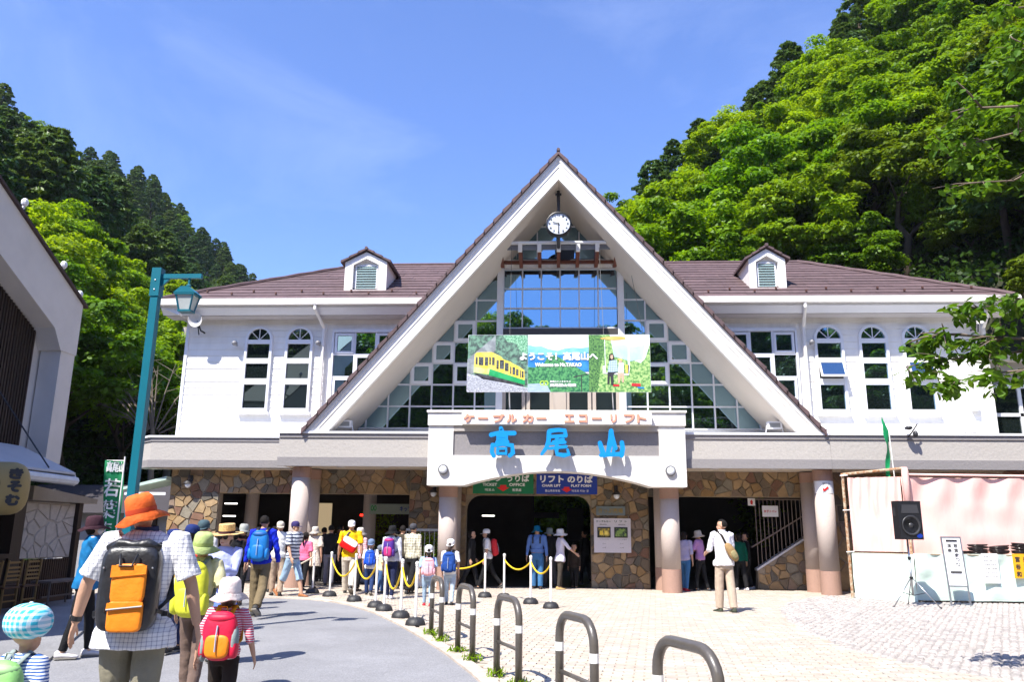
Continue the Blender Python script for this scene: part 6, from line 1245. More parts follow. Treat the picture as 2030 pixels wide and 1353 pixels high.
    if c['glasses']: obj('sunglasses', MB().lathe([(.03, 0), (.03, .006)], (-.034 * q, .088 * q, .113 * q), 14, Mx=RXm).lathe([(.03, 0), (.03, .006)], (.034 * q, .088 * q, .113 * q), 14, Mx=RXm).box(-.01, .01, .082 * q, .087 * q, .115 * q, .12 * q).tube([(-.064 * q, .08 * q, .118 * q), (-.08 * q, 0, .118 * q)], .003, 4).tube([(.064 * q, .08 * q, .118 * q), (.08 * q, 0, .118 * q)], .003, 4).xf(r.MH), BLACK, t, local=True)
    if c['mask']: obj('face_mask', MB().ell((0, .045 * q, .06 * q), (.062 * q, .052 * q, .045 * q), 14, 8).xf(r.MH), M('mask_white', (.65, .66, .70), .7), t, smooth=True, local=True)
    # ---- hat
    if c['hat']:
        kd, m1 = c['hat'][0], c['hat'][1]; m2_ = c['hat'][2] if len(c['hat']) > 2 else m1; til = Matrix.Rotation(R_(c.get('tilt', 6)), 4, 'X') @ Matrix.Rotation(R_(c.get('tilty', 0)), 4, 'Y'); MT = r.MH @ Matrix.Translation((0, -.012 * q, {'boater': .155, 'cap': .135}.get(kd, .122) * q)) @ til; hz_ = .0
        def ring_noise(prof, n=28, amp=.008, sd=1.):
            vs = []
            for i, (rr, zz) in enumerate(prof):
                for j in range(n): a = 2 * math.pi * j / n; nv = mnoise.noise(Vector((math.cos(a) * 1.7, math.sin(a) * 1.7, zz * 12 + sd))); vs.append((math.cos(a) * rr * .93, math.sin(a) * rr * 1.08, zz + nv * amp * (1 + 3 * (rr > .12))))
            return vs, [(i * n + j, i * n + (j + 1) % n, (i + 1) * n + (j + 1) % n, (i + 1) * n + j) for i in range(len(prof) - 1) for j in range(n)] + [tuple(range((len(prof) - 1) * n, len(prof) * n))]
        if kd == 'bucket' or kd == 'sun':
            br = (.165 if kd == 'bucket' else .185) * q; pr_ = [(.088 * q, -.02), (br, -.055 * q), (br + .004, -.052 * q), (.094 * q, -.005), (.096 * q, .01), (.094 * q, .05 * q), (.088 * q, .092 * q), (.068 * q, .114 * q), (.02, .119 * q)]
            v_, f_ = ring_noise(pr_, sd=x); ht = obj('hat', MB().add(v_, f_).xf(MT), m1, t, smooth=True, local=True); bd = MB(); v_, f_ = ring_noise([(.0975 * q, -.004), (.0985 * q, .012 * q), (.0975 * q, .026 * q)], amp=.004, sd=x); bd.add(v_, f_[:-1]); obj('hat_band', bd.xf(MT), m2_, ht, smooth=True, local=True)
        elif kd == 'cap':
            v_, f_ = ring_noise([(.088 * q, -.01), (.092 * q, .0), (.094 * q, .05 * q), (.082 * q, .086 * q), (.05 * q, .108 * q), (.01, .115 * q)], amp=.002); ht = obj('cap', MB().add(v_, f_).xf(MT), m1, t, smooth=True, local=True); back = -1 if c.get('backcap') else 1
            vz = MB(); L_ = []; 
            for a in range(0, 181, 15): L_.append((math.cos(R_(a)) * .08 * q, back * (.06 + math.sin(R_(a)) * .115) * q, -.008 - math.sin(R_(a)) * .022)) 
            vz.add([(p[0], p[1], p[2]) for p in L_] + [(p[0], p[1], p[2] + .006) for p in L_], [tuple(range(12, -1, -1)), tuple(range(13, 26))] + [(i, i + 1, i + 14, i + 13) for i in range(12)]); obj('visor', vz.xf(MT), m2_, ht, local=True)
        elif kd == 'boater':
            v_, f_ = ring_noise([(.09 * q, -.012), (.20 * q, -.01), (.20 * q, -.004), (.098 * q, -.002), (.096, .1), (.09, .107), (.02, .109)], amp=.003); ht = obj('hat', MB().add(v_, f_).xf(MT), m1, t, smooth=False, local=True); v_, f_ = ring_noise([(.1 * q, .0), (.0985 * q, .028)], amp=0); obj('hat_band', MB().add(v_, f_[:-1]).xf(MT), m2_, ht, smooth=True, local=True)
    r.t = t; r.h = h; r.shz = shz; r.hipz = hipz; r.w = w_; return r
def backpack(r, w_, h_, d_, m1, label, m2=None, m3=None, dz=0., kind='day', strap=None, detail=1):
    t = thing('backpack', label, 'backpack', tuple(r.t.location)); t.rotation_euler = r.t.rotation_euler; s = r.s; zt = r.shz + .02 * s + dz; back = -.112 * r.w; m2 = m2 or m1; m3 = m3 or m2; strap = strap or BLACK
    yc = back - d_ / 2; zc = zt - h_ / 2
    o = obj('pack_body', MB().ell((0, yc, zc), (w_ / 2, d_ / 2, h_ / 2), 20, 14, power=.7 if kind != 'box' else .38).xf(r.Ml), m1, t, smooth=True, local=True)
    if kind == 'day':
        obj('pocket', MB().ell((0, yc - d_ * .40, zc - h_ * .20), (w_ * .36, d_ * .18, h_ * .24), 16, 10, power=.6).xf(r.Ml), m2, t, smooth=True, local=True); obj('lid', MB().ell((0, yc - d_ * .04, zc + h_ * .36), (w_ * .42, d_ * .48, h_ * .11), 16, 8, power=.85).xf(r.Ml), m3, t, smooth=True, local=True)
        obj('zip', MB().tube([(0, yc - d_ * .55, zc + h_ * .22), (0, yc - d_ * .68, zc - h_ * .0), (0, yc - d_ * .68, zc - h_ * .3)], .006, 5).xf(r.Ml), M('pale_webbing', (.35, .4, .5), .7), t, local=True)
        for sx in (-1, 1): obj('side_pocket', MB().ell((sx * w_ * .44, yc, zc - h_ * .25), (w_ * .12, d_ * .4, h_ * .2), 10, 8, power=.7).xf(r.Ml), m1, t, smooth=True, local=True)
    for sx in (-1, 1):
        x = sx * .095 * r.w; obj('strap', MB().tube([(x * .8, yc + d_ * .35, zt - .03), (x * .95, -.02, zt + .055 * s), (x * 1.05, .075 * s, zt - .01), (x * 1.15, .135 * s, zt - .12 * s), (x * 1.35, .12 * s, zt - .27 * s), (x * 1.75, .0, zc - h_ * .12), (x * 1.2, yc + d_ * .4, zc - h_ * .3)], [(.028 * s, .006)] * 7, 8).xf(r.Ml), strap, t, smooth=True, local=True)
    if detail: obj('haul_loop', MB().tube([(-.03, yc + d_ * .3, zt), (-.02, yc + d_ * .3, zt + .03), (.02, yc + d_ * .3, zt + .03), (.03, yc + d_ * .3, zt)], .005, 5).xf(r.Ml), strap, t, local=True)
    return t, yc, zc
def PX(px, Y): return U(px, 1100, Y)[0]
C = cloth
C('grey', (.25, .3, .3))
# --- the big man in the orange hat
WPL = M2('white_plaid', (.78, .78, .80), (.30, .31, .40), 'plaid', 40, .85, duty=.22, bump=.5)
ORANGE = M('orange_cloth', (.80, .13, .012), .8, .12, 8, .5, 18); KHAKI = C('khaki', (.24, .22, .16)); LTK = C('light_khaki', (.50, .42, .31))
r = person(PX(285, 5.15), 5.15, 1.73, 10, 'man in orange bucket hat and white plaid short-sleeved shirt seen from behind', dict(top=WPL, bottom=KHAKI, hat=('bucket', ORANGE, M('deep_orange', (.50, .05, .008), .8)), tilt=12, tilty=-12, head=(10, 0), headx=-.045, arms=((4, 26, 8), (2, 21, 10)), legs=((8, 4), (-7, 4)), wf=1.12, hem=-.09, flare=.05, collar=C('navy', (.03, .04, .10))), vox=.0065)
t, yc, zc = backpack(r, .34, .50, .15, M('black_tarp', (.018, .018, .021), .38, .2, 5, .5, 14, coat=.2), 'black roll-top backpack with two orange pockets on the back of the big man', kind='box', dz=-.06)
Mo = r.Ml @ Matrix.Translation((.018, 0, 0)); OC = M('orange_nylon', (.85, .24, .005), .55, .08, 6, .4, 14); yb_ = yc - .078
obj('pocket', MB().ell((0, yb_ - .012, zc + .03), (.098, .022, .115), 16, 10, power=.35).xf(Mo), OC, t, smooth=True, local=True); obj('pocket', MB().ell((0, yb_ - .012, zc - .155), (.100, .022, .092), 16, 10, power=.35).xf(Mo), OC, t, smooth=True, local=True)
obj('pocket_flap', MB().prism([(-.1, zc + .065), (.1, zc + .085), (.1, zc + .135), (-.1, zc + .135)], yb_ - .042, yb_ - .03).xf(Mo), OC, t, local=True); obj('pocket_flap', MB().prism([(-.102, zc - .115), (.102, zc - .095), (.1, zc - .075), (-.1, zc - .08)], yb_ - .043, yb_ - .03).xf(Mo), OC, t, local=True)
obj('zip', MB().tube([(-.1, yb_ - .045, zc - .118), (.1, yb_ - .045, zc - .098)], .005, 5).xf(Mo), M('zip_grey', (.25, .25, .27), .5), t, local=True)
obj('roll_top', MB().tube([(-.155, yc, zc + .235), (-.08, yc - .02, zc + .262), (.0, yc - .01, zc + .25), (.08, yc - .02, zc + .262), (.155, yc, zc + .235)], [.02, .034, .03, .034, .02], 10).xf(r.Ml), M('black_tarp', 0), t, smooth=True, local=True); obj('grab_loop', MB().tube([(-.05, yb_ - .01, zc + .2), (-.035, yb_ - .05, zc + .13), (.035, yb_ - .05, zc + .13), (.05, yb_ - .01, zc + .2)], .007, 6).xf(r.Ml), BLACK, t, smooth=True, local=True)
for sx in (-1, 1):
    obj('compression_strap', MB().tube([(sx * .1, yb_, zc - .12), (sx * .17, yc, zc - .13), (sx * .2, yc + .09, zc - .15), (sx * .23, yc + .12, zc - .17)], [(.006, .014)] * 4, 6).xf(r.Ml), BLACK, t, local=True); obj('buckle', MB().box(sx * .2 - .018, sx * .2 + .018, yc + .06, yc + .085, zc - .165, zc - .135).xf(r.Ml), BLACK, t, local=True); obj('stud', MB().ell((sx * .14, yb_ - .0, zc + .12), (.006, .004, .006), 6, 4).xf(r.Ml), STEEL, t, local=True)
W_ = r.arms[0][2]; E_ = r.arms[0][1]; d = (E_ - W_).normalized(); wt = thing('wristwatch', 'black watch on the left wrist of the man in the orange hat', 'watch', tuple(r.t.location)); wt.rotation_euler = r.t.rotation_euler; obj('watch_band', MB().tube([W_ + d * .015, W_ + d * .045], .034, 12).xf(r.Ml), BLACK, wt, local=True); obj('watch_face', MB().ell(W_ + d * .03 + Vector((-.034, 0, 0)), (.008, .02, .02), 10, 6).xf(r.Ml), IRON, wt, local=True)
# --- boy in plaid cap, bottom left
BPL = M2('blue_plaid', (.03, .45, .62), (.72, .80, .86), 'plaid', 34, .85, duty=.45, bump=.4); BST = M2('blue_stripe', (.72, .76, .82), (.02, .10, .38), 'stripe', 60, .85, axis=2, duty=.45, bump=.3)
r = person(PX(74, 4.5), 4.5, 1.05, -12, 'small boy in puffy blue plaid cap at the bottom left corner', dict(top=BST, bottom=C('navy', 0), hs=.92, hat=('cap', BPL), backcap=0, tilt=-10, tilty=14, arms=((8, 14, 14), (-6, 14, 14)), hair='short'), vox=.007)
cp = [k for k in r.t.children if k.name.startswith('cap')][0]; pf = MB(); pf.ell((0, -.012, .165), (.118, .122, .098), 22, 14, power=.92); pf.xf(r.MH); cp.data = obj('cap', pf, BPL, None, smooth=True, local=True).data; D.objects.remove([o for o in D.objects if o.name.startswith('cap') and o.parent is None][0]); [D.objects.remove(k) for k in list(cp.children) if k.name.startswith('visor')]
obj('cap_button', MB().ell((0, -.012, .262), (.012, .012, .008), 8, 6).xf(r.MH), BPL, cp, local=True)
backpack(r, .27, .34, .14, M('leaf_green_nylon', (.24, .52, .16), .6, .08, 5, .3, 12), 'light green backpack on the small boy at the bottom left', m2=M('pale_green_nylon', (.32, .58, .24), .6), strap=C('grey', 0))
# --- child with red backpack
RST = M2('red_stripe', (.72, .60, .64), (.55, .02, .09), 'stripe', 55, .85, axis=2, duty=.5, bump=.3); WPINK = M2('white_pink_cotton', (.78, .72, .70), (.70, .52, .50), 'noise', 7, .85, bump=.5)
r = person(PX(462, 6.5), 6.5, 1.13, 3, 'small girl in white sun hat and red striped shirt, bottom left', dict(top=RST, bottom=C('dark_brown', (.03, .022, .018)), hs=.95, hat=('bucket', WPINK), tilt=4, hair='bob', hairm=HAIRB, arms=((0, 22, 10), (6, 18, 14)), collar=C('mustard', (.7, .36, .02)), sleeve='rolled', leg='shorts', wf=1.05), vox=.008)
t, yc, zc = backpack(r, .26, .36, .13, M('crimson_nylon', (.62, .005, .045), .55, .08, 5, .3, 12), 'red and orange backpack on the small girl in a white hat', m2=OC, m3=M('crimson_nylon', 0), strap=C('mustard', 0)); obj('side_panel', MB().ell((-.115, yc, zc - .08), (.03, .055, .11), 10, 8).ell((.115, yc, zc - .04), (.03, .055, .12), 10, 8).xf(r.Ml), C('grey', 0), t, smooth=True, local=True)
# --- woman in lime
LIME = M('lime_nylon', (.60, .62, .03), .6, .1, 5, .4, 12); LGH = C('sage_hat', (.42, .52, .20))
r = person(PX(400, 7.7), 7.7, 1.48, 2, 'woman in sage bucket hat with pale yellow shirt walking behind the big man', dict(top=C('pale_yellow', (.68, .64, .38)), bottom=C('taupe', (.16, .11, .09)), hat=('sun', LGH, C('sage_band', (.36, .44, .14))), tilt=8, tilty=6, arms=((6, 14, 20), (-4, 16, 24))), vox=.009)
backpack(r, .30, .50, .17, LIME, 'lime yellow backpack on the woman in the sage hat', strap=C('grey', 0), dz=.0)
# --- woman in blue shirt with mask
DBL = C('denim_blue', (.01, .15, .36)); r = person(PX(178, 9.8), 9.8, 1.66, -62, 'woman in blue shirt, white face mask and dark brown brimmed hat beside the shop', dict(top=DBL, bottom=C('black', (.012, .012, .014)), hat=('bucket', C('aubergine', (.05, .02, .03))), hair='bob', sleeve='rolled', mask=1, arms=((38, 5, (70, 25)), (34, 5, (75, 25))), shoes=M('white_shoe', (.6, .58, .6), .6), head=(-10, 0), skin=SKINL, hem=-.05, flare=.03, leg='slim'), vox=.010)
# --- sunglasses woman facing camera
STRAW = M2('straw', (.72, .50, .22), (.50, .32, .12), 'noise', 60, .8, bump=.3); LAV = C('lavender', (.42, .46, .80))
person(PX(447, 9.6), 9.6, 1.55, 176, 'woman in straw boater, round sunglasses and lavender top with folded arms', dict(top=LAV, bottom=C('blue_skirt', (.12, .2, .55)), hat=('boater', STRAW, C('aubergine', 0)), hair='bob', hairm=HAIRB, sleeve='long', glasses=1, arms=((30, 8, (85, 45)), (26, 8, (80, 45))), skin=SKINL, flare=.05, hem=-.1, leg='skirt', tilt=-4), vox=.010)
# --- heads between
person(PX(341, 10.3), 10.3, 1.50, 10, 'walker in navy bucket hat and yellow shirt half hidden behind the orange hat', dict(top=C('amber', (.75, .42, .03)), bottom=C('navy', 0), hat=('bucket', C('navy_hat', (.015, .03, .14))), hair='short'))
person(PX(375, 10.6), 10.6, 1.56, -20, 'walker in navy and red cap with dark hair behind the sage-hatted woman', dict(top=C('red', (.6, .03, .04)), bottom=C('navy', 0), hat=('cap', C('navy_hat', 0), C('pinkred', (.6, .02, .12))), tilt=-8, hair='bob'))
person(PX(398, 12.2), 12.2, 1.64, 0, 'walker in dark teal cap with a white backpack far behind the sage hat', dict(top=C('pale_grey', (.5, .5, .52)), bottom=C('black', 0), hat=('cap', C('slate_teal', (.06, .10, .12))), backcap=1))
# --- blue jacket man
RB = C('royal_blue', (.008, .025, .52)); r = person(PX(519, 14.6), 14.6, 1.76, 3, 'bare-headed man in royal blue jacket and khaki trousers walking to the entrance', dict(top=RB, bottom=C('khaki_brown', (.17, .13, .075)), sleeve='long', leg='baggy', legs=((4, 2), (-16, 26)), arms=((-4, 13, 8), (6, 13, 10)), shoes=C('shoe_grey', (.06, .06, .06))), vox=.010)
backpack(r, .33, .54, .19, M('azure_nylon', (.0, .16, .50), .55, .1, 5, .3, 12), 'blue trekking backpack on the man in royal blue', m3=M('azure_dark', (.0, .09, .34), .55))
# --- others near the left of the hall
person(PX(480, 16.8), 16.8, 1.62, 170, 'woman in pale striped cloche hat and dark clothes left of the blue jacket', dict(top=C('maroon_dark', (.05, .02, .02)), bottom=C('black', 0), hat=('bucket', M2('hat_stripe', (.5, .5, .45), (.25, .28, .27), 'stripe', 40, axis=2)), sleeve='long', hair='bob'))
person(PX(463, 15.6), 15.6, 1.55, 30, 'person in black with a pale bag just behind the straw boater', dict(top=C('black', 0), bottom=C('black', 0), sleeve='long', hair='bob'))
person(PX(552, 19.0), 19.0, 1.70, 20, 'man in beige cap and white T-shirt behind the striped-shirt man', dict(top=C('white', (.75, .75, .76)), bottom=C('beige', (.4, .3, .22)), hat=('cap', C('beige_cap', (.55, .5, .42))), backcap=1))
person(PX(541, 20.0), 20.0, 1.60, 0, 'person in dark patterned shirt beside the beige cap', dict(top=C('charcoal', (.06, .06, .07)), bottom=C('beige', 0), hair='bob'))
NST = M2('navy_white_stripe', (.62, .66, .72), (.03, .045, .10), 'stripe', 13, .85, axis=2, duty=.42, bump=.3)
person(PX(581, 18.9), 18.9, 1.74, -120, 'man in navy cap, striped polo and light denim shorts striding right', dict(top=NST, bottom=C('light_denim', (.30, .42, .56)), leg='shorts', hat=('cap', C('purple_navy', (.04, .03, .12))), legs=((22, 6), (-20, 16)), arms=((-18, 8, 16), (14, 8, 16)), shoes=C('brown_sandal', (.3, .12, .05)), head=(-15, 0), hem=.0), vox=.010)
person(PX(604, 20.9), 20.9, 1.46, -10, 'girl in pink T-shirt with dark hair beside the left column', dict(top=C('pink', (.78, .16, .30)), bottom=C('black', 0), hair='ponytail', leg='slim'))
person(PX(622, 21.6), 21.6, 1.60, -10, 'woman in cream sun hat and long cream tunic beside the left column', dict(top=C('cream_tunic', (.62, .55, .46)), bottom=C('black', 0), hat=('bucket', C('cream_hat', (.55, .50, .44))), hem=-.25, flare=.06))
person(PX(654, 22.6), 22.6, 1.66, 10, 'person in black top and grey patterned trousers in the dark hall', dict(top=C('black', 0), bottom=C('grey_pattern', (.22, .22, .27)), sleeve='long')); person(PX(672, 23.4), 23.4, 1.68, -30, 'person all in black standing deeper in the left hall', dict(top=C('black', 0), bottom=C('black', 0), sleeve='long')); person(PX(640, 24.2), 24.2, 1.6, 0, 'person in dark grey jacket deepest in the left hall', dict(top=C('charcoal', 0), bottom=C('black', 0), sleeve='long'))
YEL = C('golden_yellow', (.80, .48, .005))
r = person(PX(694, 19.9), 19.9, 1.78, 8, 'man in white cap, golden yellow polo and cream trousers with a red shoulder bag', dict(top=YEL, bottom=C('cream_trousers', (.55, .50, .42)), hat=('cap', C('white', 0)), backcap=1, legs=((20, 4), (-22, 22)), arms=((6, 12, 18), (-4, 12, 10)), leg='baggy', wf=1.08), vox=.010)
mbg = thing('messenger_bag', 'red and white messenger bag slung across the back of the yellow-shirted man', 'bag', tuple(r.t.location)); mbg.rotation_euler = r.t.rotation_euler; Mb = r.Ml @ Matrix.Translation((-.03, -.17, r.hipz + .28)) @ Matrix.Rotation(R_(30), 4, 'Y')
obj('bag_body', MB().ell((0, 0, 0), (.21, .07, .13), 16, 10, power=.45).xf(Mb), C('red_vinyl', (.72, .01, .01), .4), mbg, smooth=True, local=True); obj('bag_flap', MB().ell((0, -.045, .09), (.19, .03, .08), 14, 8, power=.5).xf(Mb), C('white', 0), mbg, local=True); obj('strap', MB().tube([(-.16, -.16, r.hipz + .4), (-.04, -.12, r.shz - .0), (.09, -.02, r.shz + .065), (.1, .1, r.shz - .05), (-.05, .15, r.hipz + .3)], [(.025, .006)] * 5, 6).xf(r.Ml), BLACK, mbg, local=True)
person(PX(712, 20.8), 20.8, 1.58, -25, 'woman in white sun hat and pink checked shirt right of the yellow polo', dict(top=M2('pink_check', (.70, .50, .52), (.45, .12, .18), 'plaid', 22, duty=.4), bottom=C('black', 0), hat=('bucket', C('off_white', (.66, .60, .52))), hair='bob', sleeve='rolled'))
r = person(PX(735, 19.6), 19.6, 1.30, 5, 'boy in grey-blue cap and white T-shirt by the rope', dict(top=C('white', 0), bottom=C('dark_denim', (.02, .04, .12)), hs=.95, hat=('cap', C('grey_blue', (.14, .20, .32))), backcap=1, legs=((8, 2), (-14, 18)))); backpack(r, .25, .36, .14, M('cobalt_nylon', (.0, .07, .55), .55), 'bright blue backpack on the boy by the rope')
person(PX(757, 20.2), 20.2, 1.16, -60, 'small boy in grey cap and pale yellow shirt beside the boy with blue backpack', dict(top=C('pale_yellow', 0), bottom=C('mid_denim', (.05, .11, .26)), hs=.93, hat=('cap', C('grey_cap', (.15, .17, .22))), head=(-15, 15)))
r = person(PX(776, 18.6), 18.6, 1.62, -8, 'woman in black sun hat and pale grey hooded jacket', dict(top=C('pale_hoodie', (.55, .56, .62)), bottom=C('ink_navy', (.015, .02, .06)), sleeve='long', hat=('sun', C('black', 0)), leg='slim', legs=((6, 4), (-8, 4)), shoes=M('white_shoe', 0))); obj('hood', MB().ell((0, -.10, r.shz + .0), (.11, .06, .08), 12, 8).xf(r.Ml), C('pale_hoodie', 0), r.t, smooth=True, local=True)
backpack(r, .26, .44, .18, M('purple_nylon', (.06, .015, .22), .55), 'purple and pink rucksack on the woman in the grey hooded jacket', m2=M('magenta_nylon', (.45, .02, .16), .55))
person(PX(817, 19.9), 19.9, 1.70, -22, 'man in dark cap, beige checked shirt and black trousers near the middle column', dict(top=M2('beige_check', (.62, .58, .46), (.20, .19, .13), 'plaid', 16, duty=.35), bottom=C('black', 0), sleeve='long', hat=('cap', C('charcoal', 0)), legs=((16, 4), (-16, 12)), leg='baggy'))
person(PX(797, 21.6), 21.6, 1.66, 10, 'person in dark jacket at the ticket window behind the checked shirt', dict(top=C('olive_dark', (.06, .05, .035)), bottom=C('black', 0), sleeve='long'))
r = person(PX(850, 17.0), 17.0, 1.22, 8, 'girl in white cap and pale blue sleeves with long dark ponytail', dict(top=C('pale_blue', (.35, .50, .78)), bottom=C('light_denim', 0), hs=.95, hat=('cap', C('white', 0)), backcap=1, hair='ponytail', leg='slim', shoes=C('red_shoe', (.5, .03, .05)))); backpack(r, .26, .36, .15, C('baby_pink', (.78, .42, .48)), 'pale pink backpack on the ponytailed girl')
r = person(PX(893, 17.3), 17.3, 1.34, -4, 'girl in white cap with brown ponytail and pale jeans beside the column', dict(top=C('white', 0), bottom=C('pale_denim', (.42, .52, .62)), hs=.97, hat=('cap', C('white', 0)), backcap=1, hair='ponytail', hairm=HAIRB, leg='slim', legs=((8, 3), (-8, 3)))); backpack(r, .28, .42, .16, C('navy_pack', (.015, .06, .26)), 'navy backpack on the taller girl beside the column')
person(PX(934, 22.2), 22.2, 1.58, -90, 'woman in black with a pale hem walking through the arch', dict(top=C('black', 0), bottom=C('black', 0), hair='bob', sleeve='long', legs=((18, 4), (-18, 10))))
r = person(PX(968, 22.3), 22.3, 1.62, 100, 'woman in white cap and white top with black trousers stepping left inside the arch', dict(top=C('white', 0), bottom=C('black', 0), hat=('cap', C('white', 0)), hair='bob', legs=((22, 4), (-22, 16)), leg='slim', lean=6)); backpack(r, .27, .46, .17, C('red', 0), 'red backpack on the woman in white inside the arch')
r = person(PX(1065, 22.5), 22.5, 1.68, 172, 'man in blue bucket hat, denim shirt and jeans standing under the arch', dict(top=C('chambray', (.10, .19, .45)), bottom=C('jeans', (.05, .16, .34)), sleeve='long', hat=('bucket', C('teal_hat', (.0, .14, .28))), head=(-25, 0), arms=((4, 12, 10), (4, 12, 10)), wf=1.08, hem=.12, leg='baggy', legs=((4, 2), (-3, 2))), vox=.010); obj('belt', MB().tube([(0, 0, r.hipz + .1), (0, 0, r.hipz + .14)], [(.165, .125)] * 2, 14).xf(r.Ml), C('tan_belt', (.3, .14, .05)), r.t, local=True)
for sx in (-1, 1): obj('braces', MB().tube([(sx * .1, .13, r.hipz + .35), (sx * .1, .12, r.shz - .02), (sx * .085, .0, r.shz + .05)], [(.02, .006)] * 3, 6).xf(r.Ml), BLACK, r.t, local=True)
person(PX(1090, 23.2), 23.2, 1.64, 30, 'person in dark clothes and grey hat behind the denim man', dict(top=C('black', 0), bottom=C('charcoal', 0), hat=('bucket', C('grey', 0)), sleeve='long'))
person(PX(1110, 22.4), 22.4, 1.60, -75, 'woman in white brimmed hat and loose white blouse turned to a child', dict(top=C('white_blouse', (.62, .60, .72)), bottom=C('dark_taupe', (.06, .05, .04)), hat=('sun', C('white', 0)), hair='bob', sleeve='rolled', arms=((10, 8, 10), (42, 6, 12)), hem=-.08, flare=.05, leg='slim', legs=((4, 2), (-4, 2)), shoes=C('tan_shoe', (.5, .35, .15))))
person(PX(1138, 22.9), 22.9, 1.22, 170, 'small child in dark clothes with a yellow sash inside the arch', dict(top=C('dark_brown', 0), bottom=C('black', 0), hs=.93, sleeve='long', collar=C('amber', 0))); person(PX(1160, 24.8), 24.8, 1.6, 60, 'shadowy person deep at the right edge of the arch', dict(top=C('black', 0), bottom=C('black', 0), sleeve='long'))
# --- man in white shirt on the right
r = person(PX(1434, 16.6), 16.6, 1.80, 14, 'dark-haired man in white shirt and beige trousers standing alone in the plaza', dict(top=C('white_shirt', (.76, .76, .82)), bottom=C('beige_trousers', (.46, .37, .29)), sleeve='rolled', head=(-62, 0), arms=((18, 10, (55, 10)), (16, 8, (62, 18))), hem=-.02, flare=.03, leg='baggy', legs=((7, 3), (-9, 3)), shoes=C('shoe_green', (.06, .07, .05)), collar=C('white_shirt', 0)), vox=.009)
sbg = thing('sling_bag', 'tan one-strap sling bag on the back of the white-shirted man', 'bag', tuple(r.t.location)); sbg.rotation_euler = r.t.rotation_euler; Mb = r.Ml @ Matrix.Translation((.10, -.17, r.hipz + .24)) @ Matrix.Rotation(R_(-32), 4, 'Y'); TAN = C('tan_canvas', (.34, .22, .10))
obj('bag_body', MB().ell((0, 0, 0), (.085, .055, .20), 14, 12, power=.8).xf(Mb), TAN, sbg, smooth=True, local=True); obj('bag_pocket', MB().ell((0, -.04, -.06), (.06, .035, .09), 12, 8, power=.7).xf(Mb), C('khaki_canvas', (.28, .24, .12)), sbg, smooth=True, local=True); obj('strap', MB().tube([(.0, -.15, r.hipz + .4), (-.06, -.12, r.shz - .03), (-.10, -.02, r.shz + .06), (-.08, .1, r.shz - .05), (.1, .14, r.hipz + .25), (.17, .0, r.hipz + .15), (.15, -.13, r.hipz + .12)], [(.024, .006)] * 7, 6).xf(r.Ml), C('dark_brown', 0), sbg, smooth=True, local=True)
# --- right hall
person(PX(1357, 22.4), 22.4, 1.58, -30, 'person in pale shirt and blue jeans half hidden behind the column', dict(top=C('lilac_shirt', (.45, .42, .62)), bottom=C('jeans', 0), hair='bob', sleeve='rolled', shoes=C('red_shoe', 0), leg='slim'))
person(PX(1388, 22.5), 22.5, 1.60, 60, 'woman in cream bucket hat and lavender vest in front of the dark hall', dict(top=C('orchid', (.42, .22, .48)), bottom=C('black', 0), hat=('bucket', C('cream_hat', 0)), arms=((30, 6, 50), (35, 6, 45)), leg='slim', hair='short', head=(0, -12)))
person(PX(1466, 23.0), 23.0, 1.55, 20, 'person in dark green top behind the white-shirted man', dict(top=C('deep_green', (.0, .08, .05)), bottom=C('black', 0), sleeve='long', hair='bob', shoes=M('white_shoe', 0))); person(PX(1480, 23.4), 23.4, 1.56, 100, 'person in black with a red bag at the ramp corner', dict(top=C('black', 0), bottom=C('black', 0), sleeve='long', shoes=M('white_shoe', 0)))
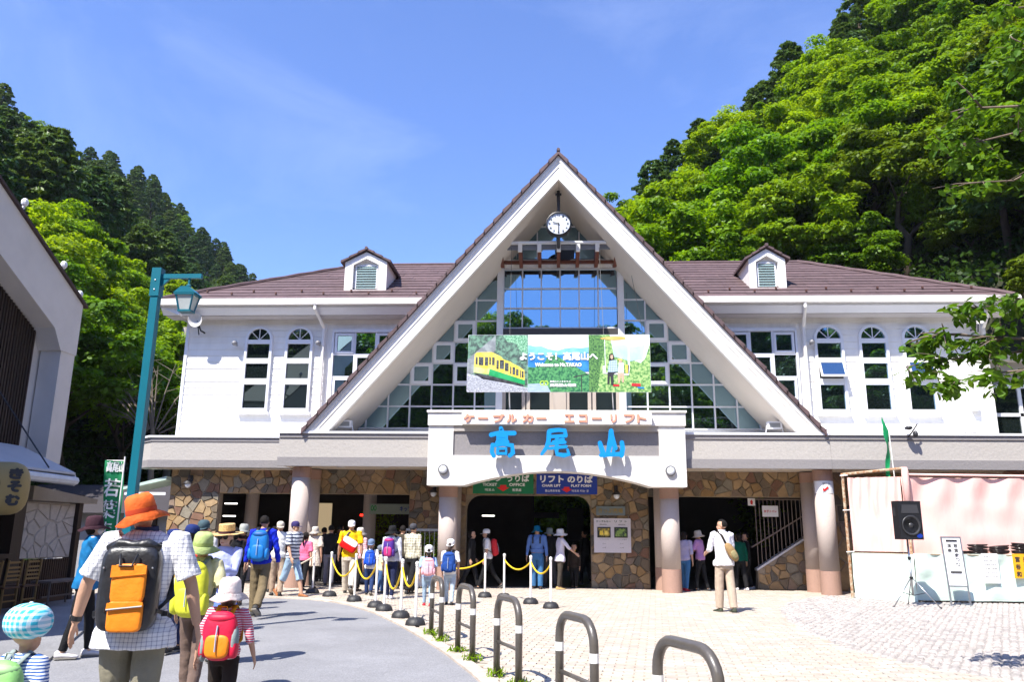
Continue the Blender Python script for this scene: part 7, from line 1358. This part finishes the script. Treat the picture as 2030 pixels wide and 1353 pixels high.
# --- cooks in the shop
CW = C('cook_white', (.55, .55, .56)); person(-11.6, 13.6, 1.66, 60, 'cook in white bending over the shop kitchen counter', dict(top=CW, bottom=CW, sleeve='long', lean=16, arms=((50, 6, 30), (45, 6, 35)), hair='short')); person(-12.2, 14.9, 1.66, -40, 'cook in white cap in the shop kitchen', dict(top=CW, bottom=CW, sleeve='long', hat=('cap', CW), lean=8))
# ---- grow all bodies and garments in one pass
for o, v, n_ in REM:
    m = o.modifiers.new('r', 'REMESH'); m.mode = 'VOXEL'; m.voxel_size = v; m.use_smooth_shade = True; m.adaptivity = 0
    m = o.modifiers.new('s', 'SMOOTH'); m.factor = .5; m.iterations = 3 if v > .009 else 5
bpy.context.view_layer.update(); dg = bpy.context.evaluated_depsgraph_get()
for o, v, n_ in REM:
    me = D.meshes.new_from_object(o.evaluated_get(dg), depsgraph=dg); old = o.data; o.modifiers.clear(); me.name = old.name; o.data = me
    if len(me.materials) == 0: me.materials.append(old.materials[0])
    if n_ and len(me.vertices):
        k = len(me.vertices); a = np.empty(k * 3); me.vertices.foreach_get('co', a); a = a.reshape(-1, 3); nn = np.empty(k * 3); me.vertices.foreach_get('normal', nn); nn = nn.reshape(-1, 3); ph = nrg.uniform(0, 6, 6)
        # soft folds: a few crossing waves
        wv = sum(np.sin(a @ (nrg.normal(size=3) * f) + ph[i]) * am for i, (f, am) in enumerate(((16, .5), (24, .4), (34, .3), (50, .2), (70, .12), (90, .1))))
        a += nn * (wv * n_ * .55)[:, None]; me.vertices.foreach_set('co', a.reshape(-1).astype(np.float32)); me.update()
# ================================================================ THIN AIR
hz = obj('haze', MB().box(-160, 60, -60, 190, -2, 125), [], kind='stuff'); hm = D.materials.new('haze_air'); hm.use_nodes = True; ht = hm.node_tree; ht.nodes.clear()
ho = ht.nodes.new('ShaderNodeOutputMaterial'); hv = ht.nodes.new('ShaderNodeVolumePrincipled'); hv.inputs['Color'].default_value = (.80, .88, 1, 1); hv.inputs['Density'].default_value = .00018; hv.inputs['Anisotropy'].default_value = .2
ht.links.new(hv.outputs[0], ho.inputs['Volume']); hz.data.materials.append(hm)
